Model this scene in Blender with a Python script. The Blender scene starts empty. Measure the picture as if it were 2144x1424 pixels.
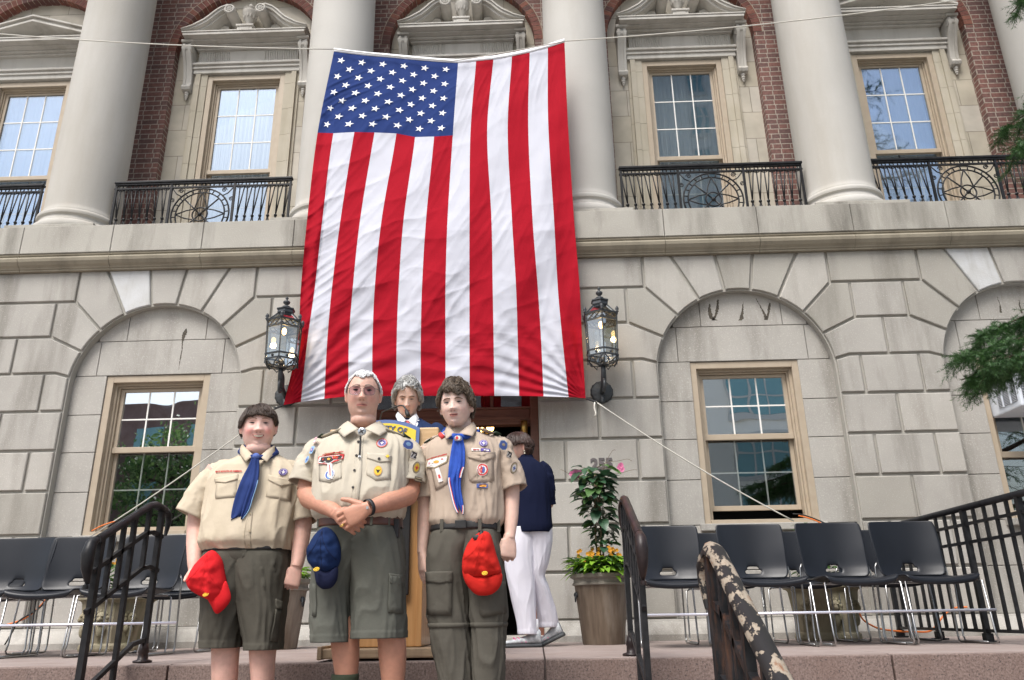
import bpy, bmesh, math, random
import numpy as np
from mathutils import Vector, Matrix, Euler, noise as mnoise
R = math.radians
random.seed(7)
scene = bpy.context.scene
COL = scene.collection

# ---------------------------------------------------------------- camera
CAM_Z = .21
PITCH, ROLL, YAW, FPX = .3403, -.0161, -.0261, 1635.0
def cam_to_world(x, y, f):
    c, s = math.cos(ROLL), math.sin(ROLL); x, y = c*x - s*y, s*x + c*y
    c, s = math.cos(PITCH), math.sin(PITCH); Y = c*f - s*y; Z = s*f + c*y; X = x
    c, s = math.cos(YAW), math.sin(YAW)
    return Vector((c*X + s*Y, -s*X + c*Y, Z))
cam_d = bpy.data.cameras.new('camera'); cam = bpy.data.objects.new('camera', cam_d); COL.objects.link(cam)
cam_d.sensor_width = 36; cam_d.lens = 36*FPX/2144; cam_d.clip_start = .05; cam_d.clip_end = 500
r_, u_, f_ = cam_to_world(1, 0, 0), cam_to_world(0, 1, 0), cam_to_world(0, 0, 1)
cam.matrix_world = Matrix(((r_.x, u_.x, -f_.x, 0), (r_.y, u_.y, -f_.y, 0), (r_.z, u_.z, -f_.z, CAM_Z), (0, 0, 0, 1)))
scene.camera = cam
def P(px, py, Y):
    """measured photo position on the plane at distance Y -> world"""
    d = cam_to_world((px-1072)/FPX, -(py-712)/FPX, 1)
    return Vector((d.x/d.y*Y, Y, d.z/d.y*Y + CAM_Z))

# ---------------------------------------------------------------- light
SUN_EL, SUN_AZ = 58, 207       # azimuth: 0 = +Y, 90 = +X
w = bpy.data.worlds.new("World"); scene.world = w; w.use_nodes = True
nt = w.node_tree; nt.nodes.clear()
sky = nt.nodes.new('ShaderNodeTexSky'); sky.sky_type = 'NISHITA'; sky.sun_disc = False
sky.sun_elevation = R(SUN_EL); sky.sun_rotation = R(SUN_AZ); sky.air_density = 1.3; sky.dust_density = 4.0; sky.ozone_density = .8
hs = nt.nodes.new('ShaderNodeHueSaturation'); hs.inputs['Saturation'].default_value = .75; hs.inputs['Value'].default_value = 1.0
bg = nt.nodes.new('ShaderNodeBackground'); bg.inputs['Strength'].default_value = .125
wo = nt.nodes.new('ShaderNodeOutputWorld')
nt.links.new(sky.outputs[0], hs.inputs['Color']); nt.links.new(hs.outputs[0], bg.inputs[0]); nt.links.new(bg.outputs[0], wo.inputs[0])
sl = bpy.data.lights.new('sun', 'SUN'); sl.energy = 2.0; sl.angle = R(27); sl.color = (1, .985, .96)
so = bpy.data.objects.new('sun', sl); COL.objects.link(so)
sd = Vector((math.sin(R(SUN_AZ))*math.cos(R(SUN_EL)), math.cos(R(SUN_AZ))*math.cos(R(SUN_EL)), math.sin(R(SUN_EL))))
so.rotation_euler = sd.to_track_quat('Z', 'Y').to_euler(); so.location = sd*30
scene.view_settings.view_transform = 'Standard'; scene.view_settings.look = 'None'
scene.view_settings.exposure = .81; scene.view_settings.gamma = 1; scene.view_settings.use_curve_mapping = False

# ---------------------------------------------------------------- tags
def tag(o, label=None, cat=None, group=None, kind=None):
    if label: o['label'] = label
    if cat: o['category'] = cat
    if group: o['group'] = group
    if kind: o['kind'] = kind
    return o
def empty(name, loc=(0, 0, 0), rz=0, **k):
    o = bpy.data.objects.new(name, None); COL.objects.link(o); o.location = loc; o.rotation_euler = (0, 0, rz)
    o.empty_display_size = .1
    return tag(o, **k)
def children(o): return [c for c in bpy.data.objects if c.parent == o]
def copy_tree(o, parent=None):
    c = o.copy(); COL.objects.link(c)
    if parent: c.parent = parent
    for ch in children(o): copy_tree(ch, c)
    return c

# ---------------------------------------------------------------- mesh builder
def offset_poly(pts, d):
    n = len(pts); A = sum(pts[i][0]*pts[(i+1) % n][1] - pts[(i+1) % n][0]*pts[i][1] for i in range(n))
    s = 1 if A > 0 else -1; out = []
    for i in range(n):
        p0, p1, p2 = pts[i-1], pts[i], pts[(i+1) % n]
        def nrm(a, b):
            dx, dy = b[0]-a[0], b[1]-a[1]; L = math.hypot(dx, dy) or 1
            return (-dy/L*s, dx/L*s)
        a, b = nrm(p0, p1), nrm(p1, p2); k = 1 + a[0]*b[0] + a[1]*b[1]; k = max(k, .35)
        out.append((p1[0] + d*(a[0]+b[0])/k, p1[1] + d*(a[1]+b[1])/k))
    return out
class MB:
    def __init__(s): s.v = []; s.f = []; s.m = []; s.mi = 0; s.sm = []; s.smooth = False
    def add(s, vs, fs, mi=None):
        o = len(s.v); s.v += [tuple(x) for x in vs]
        for f in fs: s.f.append([o+i for i in f]); s.m.append(s.mi if mi is None else mi); s.sm.append(s.smooth)
        return s
    def box(s, x0, x1, y0, y1, z0, z1, mi=None):
        v = [(x, y, z) for z in (z0, z1) for y in (y0, y1) for x in (x0, x1)]
        return s.add(v, [(0, 2, 3, 1), (4, 5, 7, 6), (0, 1, 5, 4), (2, 6, 7, 3), (0, 4, 6, 2), (1, 3, 7, 5)], mi)
    def bbox(s, x0, x1, y0, y1, z0, z1, b=.01, mi=None):
        """box with chamfered edges"""
        bm = bmesh.new(); bmesh.ops.create_cube(bm, size=1)
        for v in bm.verts: v.co = ((x0+x1)/2 + v.co.x*(x1-x0), (y0+y1)/2 + v.co.y*(y1-y0), (z0+z1)/2 + v.co.z*(z1-z0))
        bmesh.ops.bevel(bm, geom=bm.edges[:], offset=b, segments=2, affect='EDGES', profile=.6)
        s.frombm(bm, mi); return s
    def frombm(s, bm, mi=None, M=None):
        bm.verts.index_update()
        s.add([(M @ v.co) if M else v.co.copy() for v in bm.verts], [[v.index for v in f.verts] for f in bm.faces], mi); bm.free()
    def bar(s, a, b, w, h, up=(0, 0, 1), mi=None):
        a, b = Vector(a), Vector(b); d = (b-a).normalized(); u = Vector(up)
        if abs(d.dot(u)) > .95: u = Vector((0, 1, 0))
        r = d.cross(u).normalized(); u = r.cross(d).normalized()
        v = [p + r*sx*w/2 + u*sz*h/2 for p in (a, b) for sz in (-1, 1) for sx in (-1, 1)]
        return s.add(v, [(0, 2, 3, 1), (4, 5, 7, 6), (0, 1, 5, 4), (2, 6, 7, 3), (0, 4, 6, 2), (1, 3, 7, 5)], mi)
    def loft(s, rings, cap0=True, cap1=True, close=False, mi=None):
        n = len(rings[0]); vs = [p for r in rings for p in r]; fs = []
        m = len(rings)
        for i in range(m if close else m-1):
            a, b = i*n, ((i+1) % m)*n
            for j in range(n): k = (j+1) % n; fs.append((a+j, a+k, b+k, b+j))
        if cap0 and not close: fs.append(list(range(n))[::-1])
        if cap1 and not close: fs.append([(m-1)*n + j for j in range(n)])
        return s.add(vs, fs, mi)
    def tube(s, pts, r, n=8, cap=True, mi=None, close=False, flat=None):
        pts = [Vector(p) for p in pts]; m = len(pts)
        rs = r if isinstance(r, (list, tuple)) else [r]*m
        rings = []; prev = None
        for i in range(m):
            if close: d = pts[(i+1) % m] - pts[i-1]
            else: d = pts[min(i+1, m-1)] - pts[max(i-1, 0)]
            if d.length < 1e-9: d = Vector((0, 0, 1))
            d.normalize()
            if prev is None: u = Vector((0, 0, 1)) if abs(d.z) < .9 else Vector((1, 0, 0))
            else: u = prev
            u = (u - d*u.dot(d)).normalized(); prev = u; q = d.cross(u)
            fl = flat or 1
            rings.append([pts[i] + (u*math.cos(t)*fl + q*math.sin(t))*rs[i] for t in [2*math.pi*k/n for k in range(n)]])
        return s.loft(rings, cap, cap, close, mi)
    def lathe(s, prof, c=(0, 0, 0), n=24, mi=None, cap=True):
        rings = [[(c[0]+r*math.cos(2*math.pi*k/n), c[1]+r*math.sin(2*math.pi*k/n), c[2]+z) for k in range(n)] for r, z in prof]
        return s.loft(rings, cap, cap, False, mi)
    def sphere(s, c, r, n=12, m=8, mi=None):
        rx, ry, rz = r if isinstance(r, (tuple, list)) else (r, r, r)
        rings = []
        for i in range(m+1):
            t = math.pi*i/m; t = min(max(t, .02), math.pi-.02)
            rings.append([(c[0]+rx*math.sin(t)*math.cos(2*math.pi*k/n), c[1]+ry*math.sin(t)*math.sin(2*math.pi*k/n), c[2]-rz*math.cos(t)) for k in range(n)])
        return s.loft(rings, True, True, False, mi)
    def prism(s, poly, y0, y1, mi=None):
        """poly in XZ, extruded along Y"""
        n = len(poly); v = [(x, y0, z) for x, z in poly] + [(x, y1, z) for x, z in poly]
        f = [list(range(n)), [n+i for i in range(n)][::-1]] + [(i, (i+1) % n, n+(i+1) % n, n+i) for i in range(n)]
        return s.add(v, f, mi)
    def block(s, poly, yf, yb, gap=.0135, ch=.007, mi=None):
        """stone with chamfered face in XZ plane; yf front"""
        a = offset_poly(poly, gap); b = offset_poly(poly, gap+ch); n = len(poly)
        v = [(x, yf, z) for x, z in b] + [(x, yf+ch, z) for x, z in a] + [(x, yb, z) for x, z in a]
        f = [list(range(n))]
        for o in (0, n): f += [(o+i, o+(i+1) % n, o+n+(i+1) % n, o+n+i) for i in range(n)]
        return s.add(v, f, mi)
    def build(s, name, mats, parent=None, world=False, smooth=None, bevel=0, solid=0, autosmooth=None):
        me = bpy.data.meshes.new(name)
        vs = s.v
        if world and parent is not None:
            M = parent_world(parent).inverted(); vs = [tuple(M @ Vector(p)) for p in vs]
        me.from_pydata(vs, [], s.f); me.validate()
        if not isinstance(mats, (list, tuple)): mats = [mats]
        for m in mats: me.materials.append(m)
        if len(me.polygons) == len(s.m):
            me.polygons.foreach_set('material_index', s.m)
            sm = s.sm if smooth is None else [smooth]*len(s.m)
            me.polygons.foreach_set('use_smooth', sm)
        bm = bmesh.new(); bm.from_mesh(me); bmesh.ops.recalc_face_normals(bm, faces=bm.faces); bm.to_mesh(me); bm.free()
        o = bpy.data.objects.new(name, me); COL.objects.link(o)
        if parent is not None: o.parent = parent
        if solid:
            md = o.modifiers.new('solid', 'SOLIDIFY'); md.thickness = solid; md.offset = 1
        if bevel:
            md = o.modifiers.new('bev', 'BEVEL'); md.width = bevel; md.segments = 2; md.limit_method = 'ANGLE'
        if autosmooth:
            try: me.set_sharp_from_angle(angle=R(autosmooth))
            except Exception: pass
        return o
def _mark(s):
    if not hasattr(s, 'marks'): s.marks = []
    s.marks.append((len(s.v), len(s.f)))
def _build_parts(s, name, mats, parent=None, **k):
    mk = sorted(set([(0, 0)] + getattr(s, 'marks', []) + [(len(s.v), len(s.f))])); out = []
    for (v0, f0), (v1, f1) in zip(mk, mk[1:]):
        if v1 == v0: continue
        b = MB(); b.v = s.v[v0:v1]; b.f = [[i-v0 for i in f] for f in s.f[f0:f1]]; b.m = s.m[f0:f1]; b.sm = s.sm[f0:f1]
        out.append(b.build(name, mats, parent, **k))
    return out
MB.mark = _mark; MB.build_parts = _build_parts
def parent_world(o):
    M = Matrix.LocRotScale(o.location, o.rotation_euler, o.scale)
    return parent_world(o.parent) @ M if o.parent else M
def rotM(rx=0, ry=0, rz=0, loc=(0, 0, 0)):
    return Matrix.Translation(loc) @ Euler((rx, ry, rz)).to_matrix().to_4x4()
_txt = {}
def text_geo(s, size, depth=.002, bold=0):
    """letters as flat extruded geometry in the XZ plane, centred, facing -Y"""
    k = (s, size, depth, bold)
    if k in _txt: return _txt[k]
    cu = bpy.data.curves.new('t', 'FONT'); cu.body = s; cu.size = size; cu.extrude = depth; cu.offset = bold; cu.align_x = 'CENTER'; cu.align_y = 'CENTER'; cu.resolution_u = 3
    ob = bpy.data.objects.new('t', cu); COL.objects.link(ob)
    dg = bpy.context.evaluated_depsgraph_get(); me = bpy.data.meshes.new_from_object(ob.evaluated_get(dg))
    vs = [(v.co.x, -v.co.z, v.co.y) for v in me.vertices]; fs = [list(p.vertices) for p in me.polygons]
    bpy.data.objects.remove(ob); bpy.data.curves.remove(cu); bpy.data.meshes.remove(me)
    _txt[k] = (vs, fs); return vs, fs
def fbm(x, y, z=0, o=3):
    v = 0; a = 1
    for i in range(o): v += a*mnoise.noise((x, y, z)); x *= 2.03; y *= 2.03; z *= 2.03; a *= .5
    return v

# ---------------------------------------------------------------- materials
def mat(name, col, rough=.7, metal=0, spec=.5, col2=None, nscale=8, ndetail=6, bump=0, bscale=60, stretch=(1, 1, 1), stain=None,
        stain_fac=0, stain_scale=1.2, speck=None, speck_scale=300, speck_amt=.5, coat=0, transl=0, emit=0, rvar=0):
    m = bpy.data.materials.new(name); m.use_nodes = True; t = m.node_tree; N = t.nodes; Lk = t.links
    b = N['Principled BSDF']; b.inputs['Roughness'].default_value = rough; b.inputs['Metallic'].default_value = metal
    b.inputs['Specular IOR Level'].default_value = spec; b.inputs['Coat Weight'].default_value = coat
    tc = N.new('ShaderNodeTexCoord'); mp = N.new('ShaderNodeMapping'); mp.inputs['Scale'].default_value = stretch
    Lk.new(tc.outputs['Object'], mp.inputs[0]); vec = mp.outputs[0]
    def rgb(c):
        n = N.new('ShaderNodeRGB'); n.outputs[0].default_value = (*c[:3], 1); return n.outputs[0]
    def nz(sc, det=5, v=None, ro=.55):
        n = N.new('ShaderNodeTexNoise'); n.inputs['Scale'].default_value = sc; n.inputs['Detail'].default_value = det; n.inputs['Roughness'].default_value = ro
        Lk.new(v or vec, n.inputs['Vector']); return n.outputs['Fac']
    def ramp(fac, a, bb):
        n = N.new('ShaderNodeMapRange'); n.inputs[1].default_value = a; n.inputs[2].default_value = bb; Lk.new(fac, n.inputs[0]); return n.outputs[0]
    def mix(fac, a, c):
        n = N.new('ShaderNodeMix'); n.data_type = 'RGBA'
        if isinstance(fac, float): n.inputs[0].default_value = fac
        else: Lk.new(fac, n.inputs[0])
        Lk.new(a, n.inputs[6]); Lk.new(c, n.inputs[7]); return n.outputs[2]
    def mul(a, k):
        n = N.new('ShaderNodeMath'); n.operation = 'MULTIPLY'; Lk.new(a, n.inputs[0]); n.inputs[1].default_value = k; return n.outputs[0]
    c = rgb(col)
    if col2: c = mix(ramp(nz(nscale, ndetail), .32, .68), c, rgb(col2))
    if stain:
        mp2 = N.new('ShaderNodeMapping'); mp2.inputs['Scale'].default_value = (2.0, 2.0, .32); Lk.new(tc.outputs['Object'], mp2.inputs[0])
        s1 = ramp(nz(stain_scale, 7, mp2.outputs[0], .62), .48, .72); c = mix(mul(s1, stain_fac), c, rgb(stain))
    if speck:
        n = N.new('ShaderNodeTexNoise'); n.inputs['Scale'].default_value = speck_scale; n.inputs['Detail'].default_value = 2; Lk.new(tc.outputs['Object'], n.inputs['Vector'])
        c = mix(mul(ramp(n.outputs['Fac'], .60, .70), speck_amt), c, rgb(speck))
    Lk.new(c, b.inputs['Base Color'])
    if rvar:
        rr = N.new('ShaderNodeMapRange'); Lk.new(nz(nscale*1.7, 4), rr.inputs[0]); rr.inputs[3].default_value = max(0, rough-rvar); rr.inputs[4].default_value = min(1, rough+rvar)
        Lk.new(rr.outputs[0], b.inputs['Roughness'])
    if bump:
        bn = N.new('ShaderNodeBump'); bn.inputs['Strength'].default_value = 1; bn.inputs['Distance'].default_value = bump
        Lk.new(nz(bscale, 5), bn.inputs['Height']); Lk.new(bn.outputs[0], b.inputs['Normal'])
    if emit: b.inputs['Emission Color'].default_value = (*col[:3], 1); b.inputs['Emission Strength'].default_value = emit
    if transl:
        tr = N.new('ShaderNodeBsdfTranslucent'); Lk.new(c, tr.inputs[0]); ms = N.new('ShaderNodeMixShader'); ms.inputs[0].default_value = transl
        out = N['Material Output']; Lk.new(b.outputs[0], ms.inputs[1]); Lk.new(tr.outputs[0], ms.inputs[2]); Lk.new(ms.outputs[0], out.inputs[0])
    return m
M = {}
M['stone'] = mat('limestone_block', (.345, .328, .30), .85, col2=(.40, .382, .35), nscale=2.2, bump=.0025, bscale=140, stain=(.14, .127, .105), stain_fac=.75, stain_scale=1.5, speck=(.62, .6, .55), speck_scale=110, speck_amt=.45)
M['stone_joint'] = mat('limestone_joint', (.36, .345, .31), .95, bump=.002, bscale=90)
M['stone_new'] = mat('patched_pale_stone', (.55, .56, .57), .8, col2=(.48, .48, .47), nscale=6, bump=.003, bscale=60, stain=(.3, .28, .25), stain_fac=.5, stain_scale=4)
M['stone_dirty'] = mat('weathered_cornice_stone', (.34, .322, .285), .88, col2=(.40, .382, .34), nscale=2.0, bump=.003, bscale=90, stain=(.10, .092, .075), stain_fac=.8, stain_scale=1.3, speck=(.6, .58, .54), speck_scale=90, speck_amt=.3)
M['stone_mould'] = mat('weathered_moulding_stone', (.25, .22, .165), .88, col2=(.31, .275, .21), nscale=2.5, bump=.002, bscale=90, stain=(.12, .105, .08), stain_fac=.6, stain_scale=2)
M['column'] = mat('column_limestone', (.43, .415, .385), .8, col2=(.47, .455, .425), nscale=1.3, bump=.0015, bscale=160, stain=(.34, .31, .26), stain_fac=.6, stain_scale=.8, speck=(.6, .58, .53), speck_scale=150, speck_amt=.25)
M['trim'] = mat('carved_limestone', (.48, .46, .42), .8, col2=(.53, .51, .47), nscale=3, bump=.001, bscale=120, stain=(.25, .22, .18), stain_fac=.5, stain_scale=2)
M['buff'] = mat('buff_surround_stone', (.40, .36, .28), .85, col2=(.47, .43, .355), nscale=2.2, bump=.0015, bscale=120, stain=(.25, .22, .16), stain_fac=.5, stain_scale=2)
M['granite'] = mat('pink_granite', (.11, .075, .065), .6, col2=(.27, .20, .175), nscale=95, bump=.001, bscale=150, stain=(.17, .11, .09), stain_fac=.5, stain_scale=3, speck=(.05, .04, .038), speck_scale=130, speck_amt=.9)
M['paving'] = mat('pink_paving', (.25, .20, .182), .7, col2=(.31, .255, .235), nscale=3, bump=.001, bscale=120, stain=(.22, .16, .14), stain_fac=.6, stain_scale=2.5, speck=(.5, .42, .4), speck_scale=260, speck_amt=.4)
M['ground'] = mat('concrete_ground', (.30, .29, .27), .9, col2=(.36, .35, .33), nscale=2, bump=.002)
M['frame'] = mat('tan_painted_frame', (.38, .31, .23), .5, col2=(.42, .35, .265), nscale=10, stain=(.4, .32, .22), stain_fac=.3)
M['muntin'] = mat('white_muntin', (.75, .74, .7), .5)
M['curtain'] = mat('sheer_curtain', (.85, .85, .86), .9, transl=.4)
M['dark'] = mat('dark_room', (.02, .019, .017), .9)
M['iron'] = mat('black_painted_iron', (.006, .006, .007), .42, spec=.28, col2=(.02, .02, .022), nscale=20, bump=.0006, bscale=120, rvar=.1)
M['iron_rust'] = mat('worn_purplish_iron', (.014, .010, .011), .4, spec=.3, col2=(.035, .024, .024), nscale=30, stain=(.16, .07, .03), stain_fac=.3, stain_scale=8, bump=.0006, bscale=90)
M['lamp_iron'] = mat('lantern_iron', (.022, .026, .03), .45, col2=(.04, .045, .05), nscale=30, bump=.001, bscale=100)
M['chair'] = mat('charcoal_chair_plastic', (.010, .012, .017), .36, spec=.35, bump=.0002, bscale=700)
M['chrome'] = mat('chromed_steel', (.42, .42, .42), .3, metal=1, col2=(.34, .34, .34), nscale=20, rvar=.08)
M['bar_white'] = mat('bright_rail', (.72, .73, .82), .25, metal=.6)
M['red'] = mat('flag_red', (.36, .007, .019), .6, bump=.0006, bscale=500, transl=.12)
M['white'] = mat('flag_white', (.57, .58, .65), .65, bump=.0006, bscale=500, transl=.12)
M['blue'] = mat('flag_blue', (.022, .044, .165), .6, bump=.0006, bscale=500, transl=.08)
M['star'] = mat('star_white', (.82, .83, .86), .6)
M['rope'] = mat('white_rope', (.6, .58, .52), .8, bump=.001, bscale=300)
M['strap'] = mat('black_strap', (.015, .015, .018), .6)
M['oak'] = mat('oak_veneer', (.46, .25, .10), .42, col2=(.36, .18, .065), nscale=5, stretch=(9, 9, .5), bump=.0003, bscale=30, coat=.15)
M['oak_pale'] = mat('pale_oak_top', (.60, .40, .21), .4, col2=(.52, .33, .16), nscale=5, stretch=(.6, 3, 14), coat=.15)
M['oak_old'] = mat('worn_oak_base', (.26, .18, .11), .6, col2=(.34, .25, .16), nscale=6, stretch=(.7, 4, 10), stain=(.1, .07, .05), stain_fac=.6, stain_scale=6)
M['black_panel'] = mat('black_speaker_panel', (.008, .008, .009), .6)
M['door_wood'] = mat('brown_door_wood', (.20, .085, .055), .45, col2=(.15, .06, .04), nscale=5, stretch=(1, 4, 8))
M['gold'] = mat('brass', (.6, .4, .12), .35, metal=1)
M['khaki'] = mat('khaki_cloth_bright', (.53, .455, .35), .85, col2=(.50, .43, .325), nscale=14, bump=.004, bscale=17)
M['khaki2'] = mat('khaki_cloth_pale', (.50, .455, .375), .85, col2=(.475, .43, .35), nscale=12, bump=.004, bscale=17)
M['khaki3'] = mat('khaki_cloth_rosy', (.44, .355, .285), .85, col2=(.41, .33, .265), nscale=12, bump=.0035, bscale=17)
M['khaki_thread'] = mat('khaki_seam', (.40, .33, .23), .9)
M['olive'] = mat('olive_cloth', (.088, .082, .067), .85, col2=(.078, .073, .06), nscale=15, bump=.004, bscale=17)
M['olive2'] = mat('grey_green_cloth', (.115, .117, .10), .85, col2=(.102, .105, .09), nscale=15, bump=.004, bscale=17)
M['olive3'] = mat('drab_olive_cloth', (.098, .091, .076), .85, col2=(.088, .082, .068), nscale=15, bump=.004, bscale=17)
M['green_loop'] = mat('dark_green_shoulder_loop', (.03, .045, .03), .8)
M['scarf_navy'] = mat('navy_neckerchief', (.02, .037, .135), .8, col2=(.027, .048, .165), nscale=20, bump=.001, bscale=40)
M['scarf_royal'] = mat('royal_blue_neckerchief', (.028, .07, .34), .6, col2=(.04, .10, .43), nscale=20, bump=.001, bscale=40)
M['cap_red'] = mat('red_felt', (.62, .02, .025), .85, col2=(.54, .015, .02), nscale=12, bump=.0012, bscale=60)
M['cap_orange'] = mat('scarlet_felt', (.52, .022, .016), .85, col2=(.46, .018, .014), nscale=12, bump=.0012, bscale=60)
M['cap_navy'] = mat('navy_cotton', (.008, .018, .062), .75, col2=(.013, .03, .095), nscale=12, bump=.0012, bscale=60)
M['cap_navy_brim'] = mat('dark_navy_brim', (.012, .015, .04), .7)
M['yellow'] = mat('yellow_thread', (.75, .5, .04), .7)
M['sign_yellow'] = mat('shield_yellow', (.85, .60, .05), .5)
M['sign_blue'] = mat('shield_blue', (.10, .16, .36), .5)
M['sign_ink'] = mat('shield_lettering', (.06, .09, .2), .5)
M['suit'] = mat('navy_suit_cloth', (.02, .035, .09), .8, bump=.001, bscale=30)
M['shirt_white'] = mat('white_shirt', (.82, .82, .84), .7)
M['tie'] = mat('dark_red_tie', (.35, .01, .03), .5)
M['navy_polo'] = mat('navy_polo', (.007, .010, .030), .8, bump=.0015, bscale=14)
M['white_trousers'] = mat('white_trousers', (.70, .69, .76), .8, bump=.003, bscale=9)
M['shoe'] = mat('grey_trainer', (.30, .32, .34), .6, col2=(.62, .64, .66), nscale=34)
M['shoe_dark'] = mat('dark_sole', (.06, .065, .07), .7)
M['shoe_brown'] = mat('brown_shoe_leather', (.05, .03, .02), .5)
M['pink'] = mat('pink', (.75, .08, .3), .6)
M['sock_green'] = mat('green_sock', (.035, .045, .025), .9, bump=.001, bscale=200)
M['belt_brown'] = mat('brown_belt_leather', (.09, .035, .025), .45)
M['belt_black'] = mat('black_webbing', (.014, .014, .015), .6)
M['rim'] = mat('dull_wire_rim', (.16, .15, .14), .4, metal=1)
M['stone_b'] = mat('limestone_block_light', (.375, .355, .32), .85, col2=(.43, .41, .375), nscale=2.6, bump=.0025, bscale=140, stain=(.2, .18, .15), stain_fac=.55, stain_scale=1.9, speck=(.64, .62, .57), speck_scale=100, speck_amt=.5)
M['stone_c'] = mat('limestone_block_dark', (.315, .298, .265), .85, col2=(.36, .343, .305), nscale=1.7, bump=.0025, bscale=140, stain=(.15, .138, .115), stain_fac=.75, stain_scale=1.2, speck=(.6, .58, .53), speck_scale=120, speck_amt=.4)
M['steel'] = mat('steel', (.5, .52, .54), .3, metal=1)
M['brow_pale'] = mat('greying_brow', (.33, .25, .21), .8); M['brow_brown'] = mat('soft_brown_brow', (.32, .18, .13), .8); M['brow_dark'] = mat('brown_brow', (.15, .09, .06), .8)
M['eye_w'] = mat('eye_white', (.33, .27, .25), .3)
M['eye_d'] = mat('eye_dark', (.012, .008, .006), .3)
M['mouth'] = mat('mouth_inner', (.09, .015, .012), .6)
M['teeth'] = mat('teeth', (.72, .66, .54), .4)
M['lip'] = mat('lip', (.50, .20, .165), .5)
M['hair_dark'] = mat('dark_brown_hair', (.035, .021, .014), .45, col2=(.06, .036, .023), nscale=60, spec=.5)
M['hair_brown'] = mat('tousled_brown_hair', (.055, .038, .025), .5, col2=(.12, .086, .056), nscale=45)
M['hair_white'] = mat('white_hair', (.80, .80, .81), .6, col2=(.72, .72, .72), nscale=60)
M['hair_grey'] = mat('grey_hair', (.50, .50, .49), .5, col2=(.24, .24, .235), nscale=45)
M['hair_woman'] = mat('dark_bob_hair', (.030, .014, .010), .38, col2=(.055, .026, .018), nscale=50)
M['patch_red'] = mat('patch_red', (.6, .05, .05), .8)
M['patch_white'] = mat('patch_white', (.75, .72, .7), .8)
M['patch_blue'] = mat('patch_blue', (.08, .13, .38), .8)
M['patch_sky'] = mat('patch_light_blue', (.25, .42, .65), .8)
M['patch_purple'] = mat('patch_purple', (.09, .06, .30), .8)
M['patch_khaki'] = mat('patch_khaki', (.42, .34, .22), .8)
M['patch_black'] = mat('patch_black', (.03, .025, .025), .8)
M['patch_orange'] = mat('patch_orange', (.75, .35, .06), .8)
M['patch_pink'] = mat('patch_pink', (.7, .35, .42), .8)
M['plant_wood'] = mat('weathered_wood_planter', (.105, .075, .052), .75, col2=(.19, .145, .105), nscale=4, stretch=(6, 6, .5), bump=.002, bscale=30, stain=(.38, .34, .29), stain_fac=.5, stain_scale=4)
M['plant_rim'] = mat('grey_planter_rim', (.20, .18, .15), .85, col2=(.3, .28, .24), nscale=8, bump=.002)
M['plant_stone'] = mat('mossy_cast_stone', (.27, .235, .155), .9, col2=(.36, .32, .235), nscale=5, bump=.003, bscale=50, stain=(.12, .125, .06), stain_fac=.8, stain_scale=4)
M['soil'] = mat('soil', (.03, .02, .015), .95, bump=.01, bscale=40)
M['leaf'] = mat('dark_glossy_leaf', (.022, .065, .038), .38, col2=(.05, .12, .055), nscale=12, transl=.15)
M['leaf2'] = mat('mid_green_leaf', (.06, .15, .035), .5, col2=(.09, .17, .05), nscale=12, transl=.2)
M['leaf_lime'] = mat('lime_leaf', (.25, .46, .03), .55, col2=(.17, .34, .03), nscale=10, transl=.25)
M['flower_pink'] = mat('pink_petal', (.75, .22, .42), .6, transl=.3)
M['flower_yellow'] = mat('yellow_orange_petal', (.75, .34, .02), .6, transl=.2)
M['stem'] = mat('plant_stem', (.12, .09, .05), .8)
M['needle'] = mat('conifer_needles', (.035, .095, .025), .6, col2=(.055, .14, .03), nscale=6, transl=.2)
M['needle_dk'] = mat('conifer_needles_dark', (.018, .05, .016), .6, col2=(.03, .075, .022), nscale=6, transl=.15)
M['bark'] = mat('bark', (.06, .04, .028), .95, bump=.01, bscale=20)
M['cord'] = mat('orange_cord', (.75, .18, .03), .5)
M['cable'] = mat('black_cable', (.01, .01, .01), .5)
M['ac_white'] = mat('white_metal_case', (.68, .72, .78), .4)
M['ac_dark'] = mat('dark_coil', (.04, .04, .045), .6)
M['number'] = mat('grey_metal_numeral', (.09, .08, .08), .5, col2=(.14, .12, .12), nscale=30)
M['bulb'] = mat('lit_bulb', (1, .62, .22), .5, emit=5)
M['chand'] = mat('lit_chandelier', (1, .6, .18), .5, emit=9)
M['tar'] = mat('tar_residue', (.045, .038, .03), .9, col2=(.1, .085, .065), nscale=40)
for _k in ('red','white','blue','star','khaki','khaki2','khaki3','olive','olive2','olive3','scarf_navy','scarf_royal','cap_red','cap_orange','cap_navy','cap_navy_brim','suit','navy_polo','white_trousers','curtain','green_loop'):
    for _n in M[_k].node_tree.nodes:
        if _n.type == 'BSDF_PRINCIPLED': _n.inputs['Specular IOR Level'].default_value = .12; _n.inputs['Roughness'].default_value = .9
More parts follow.
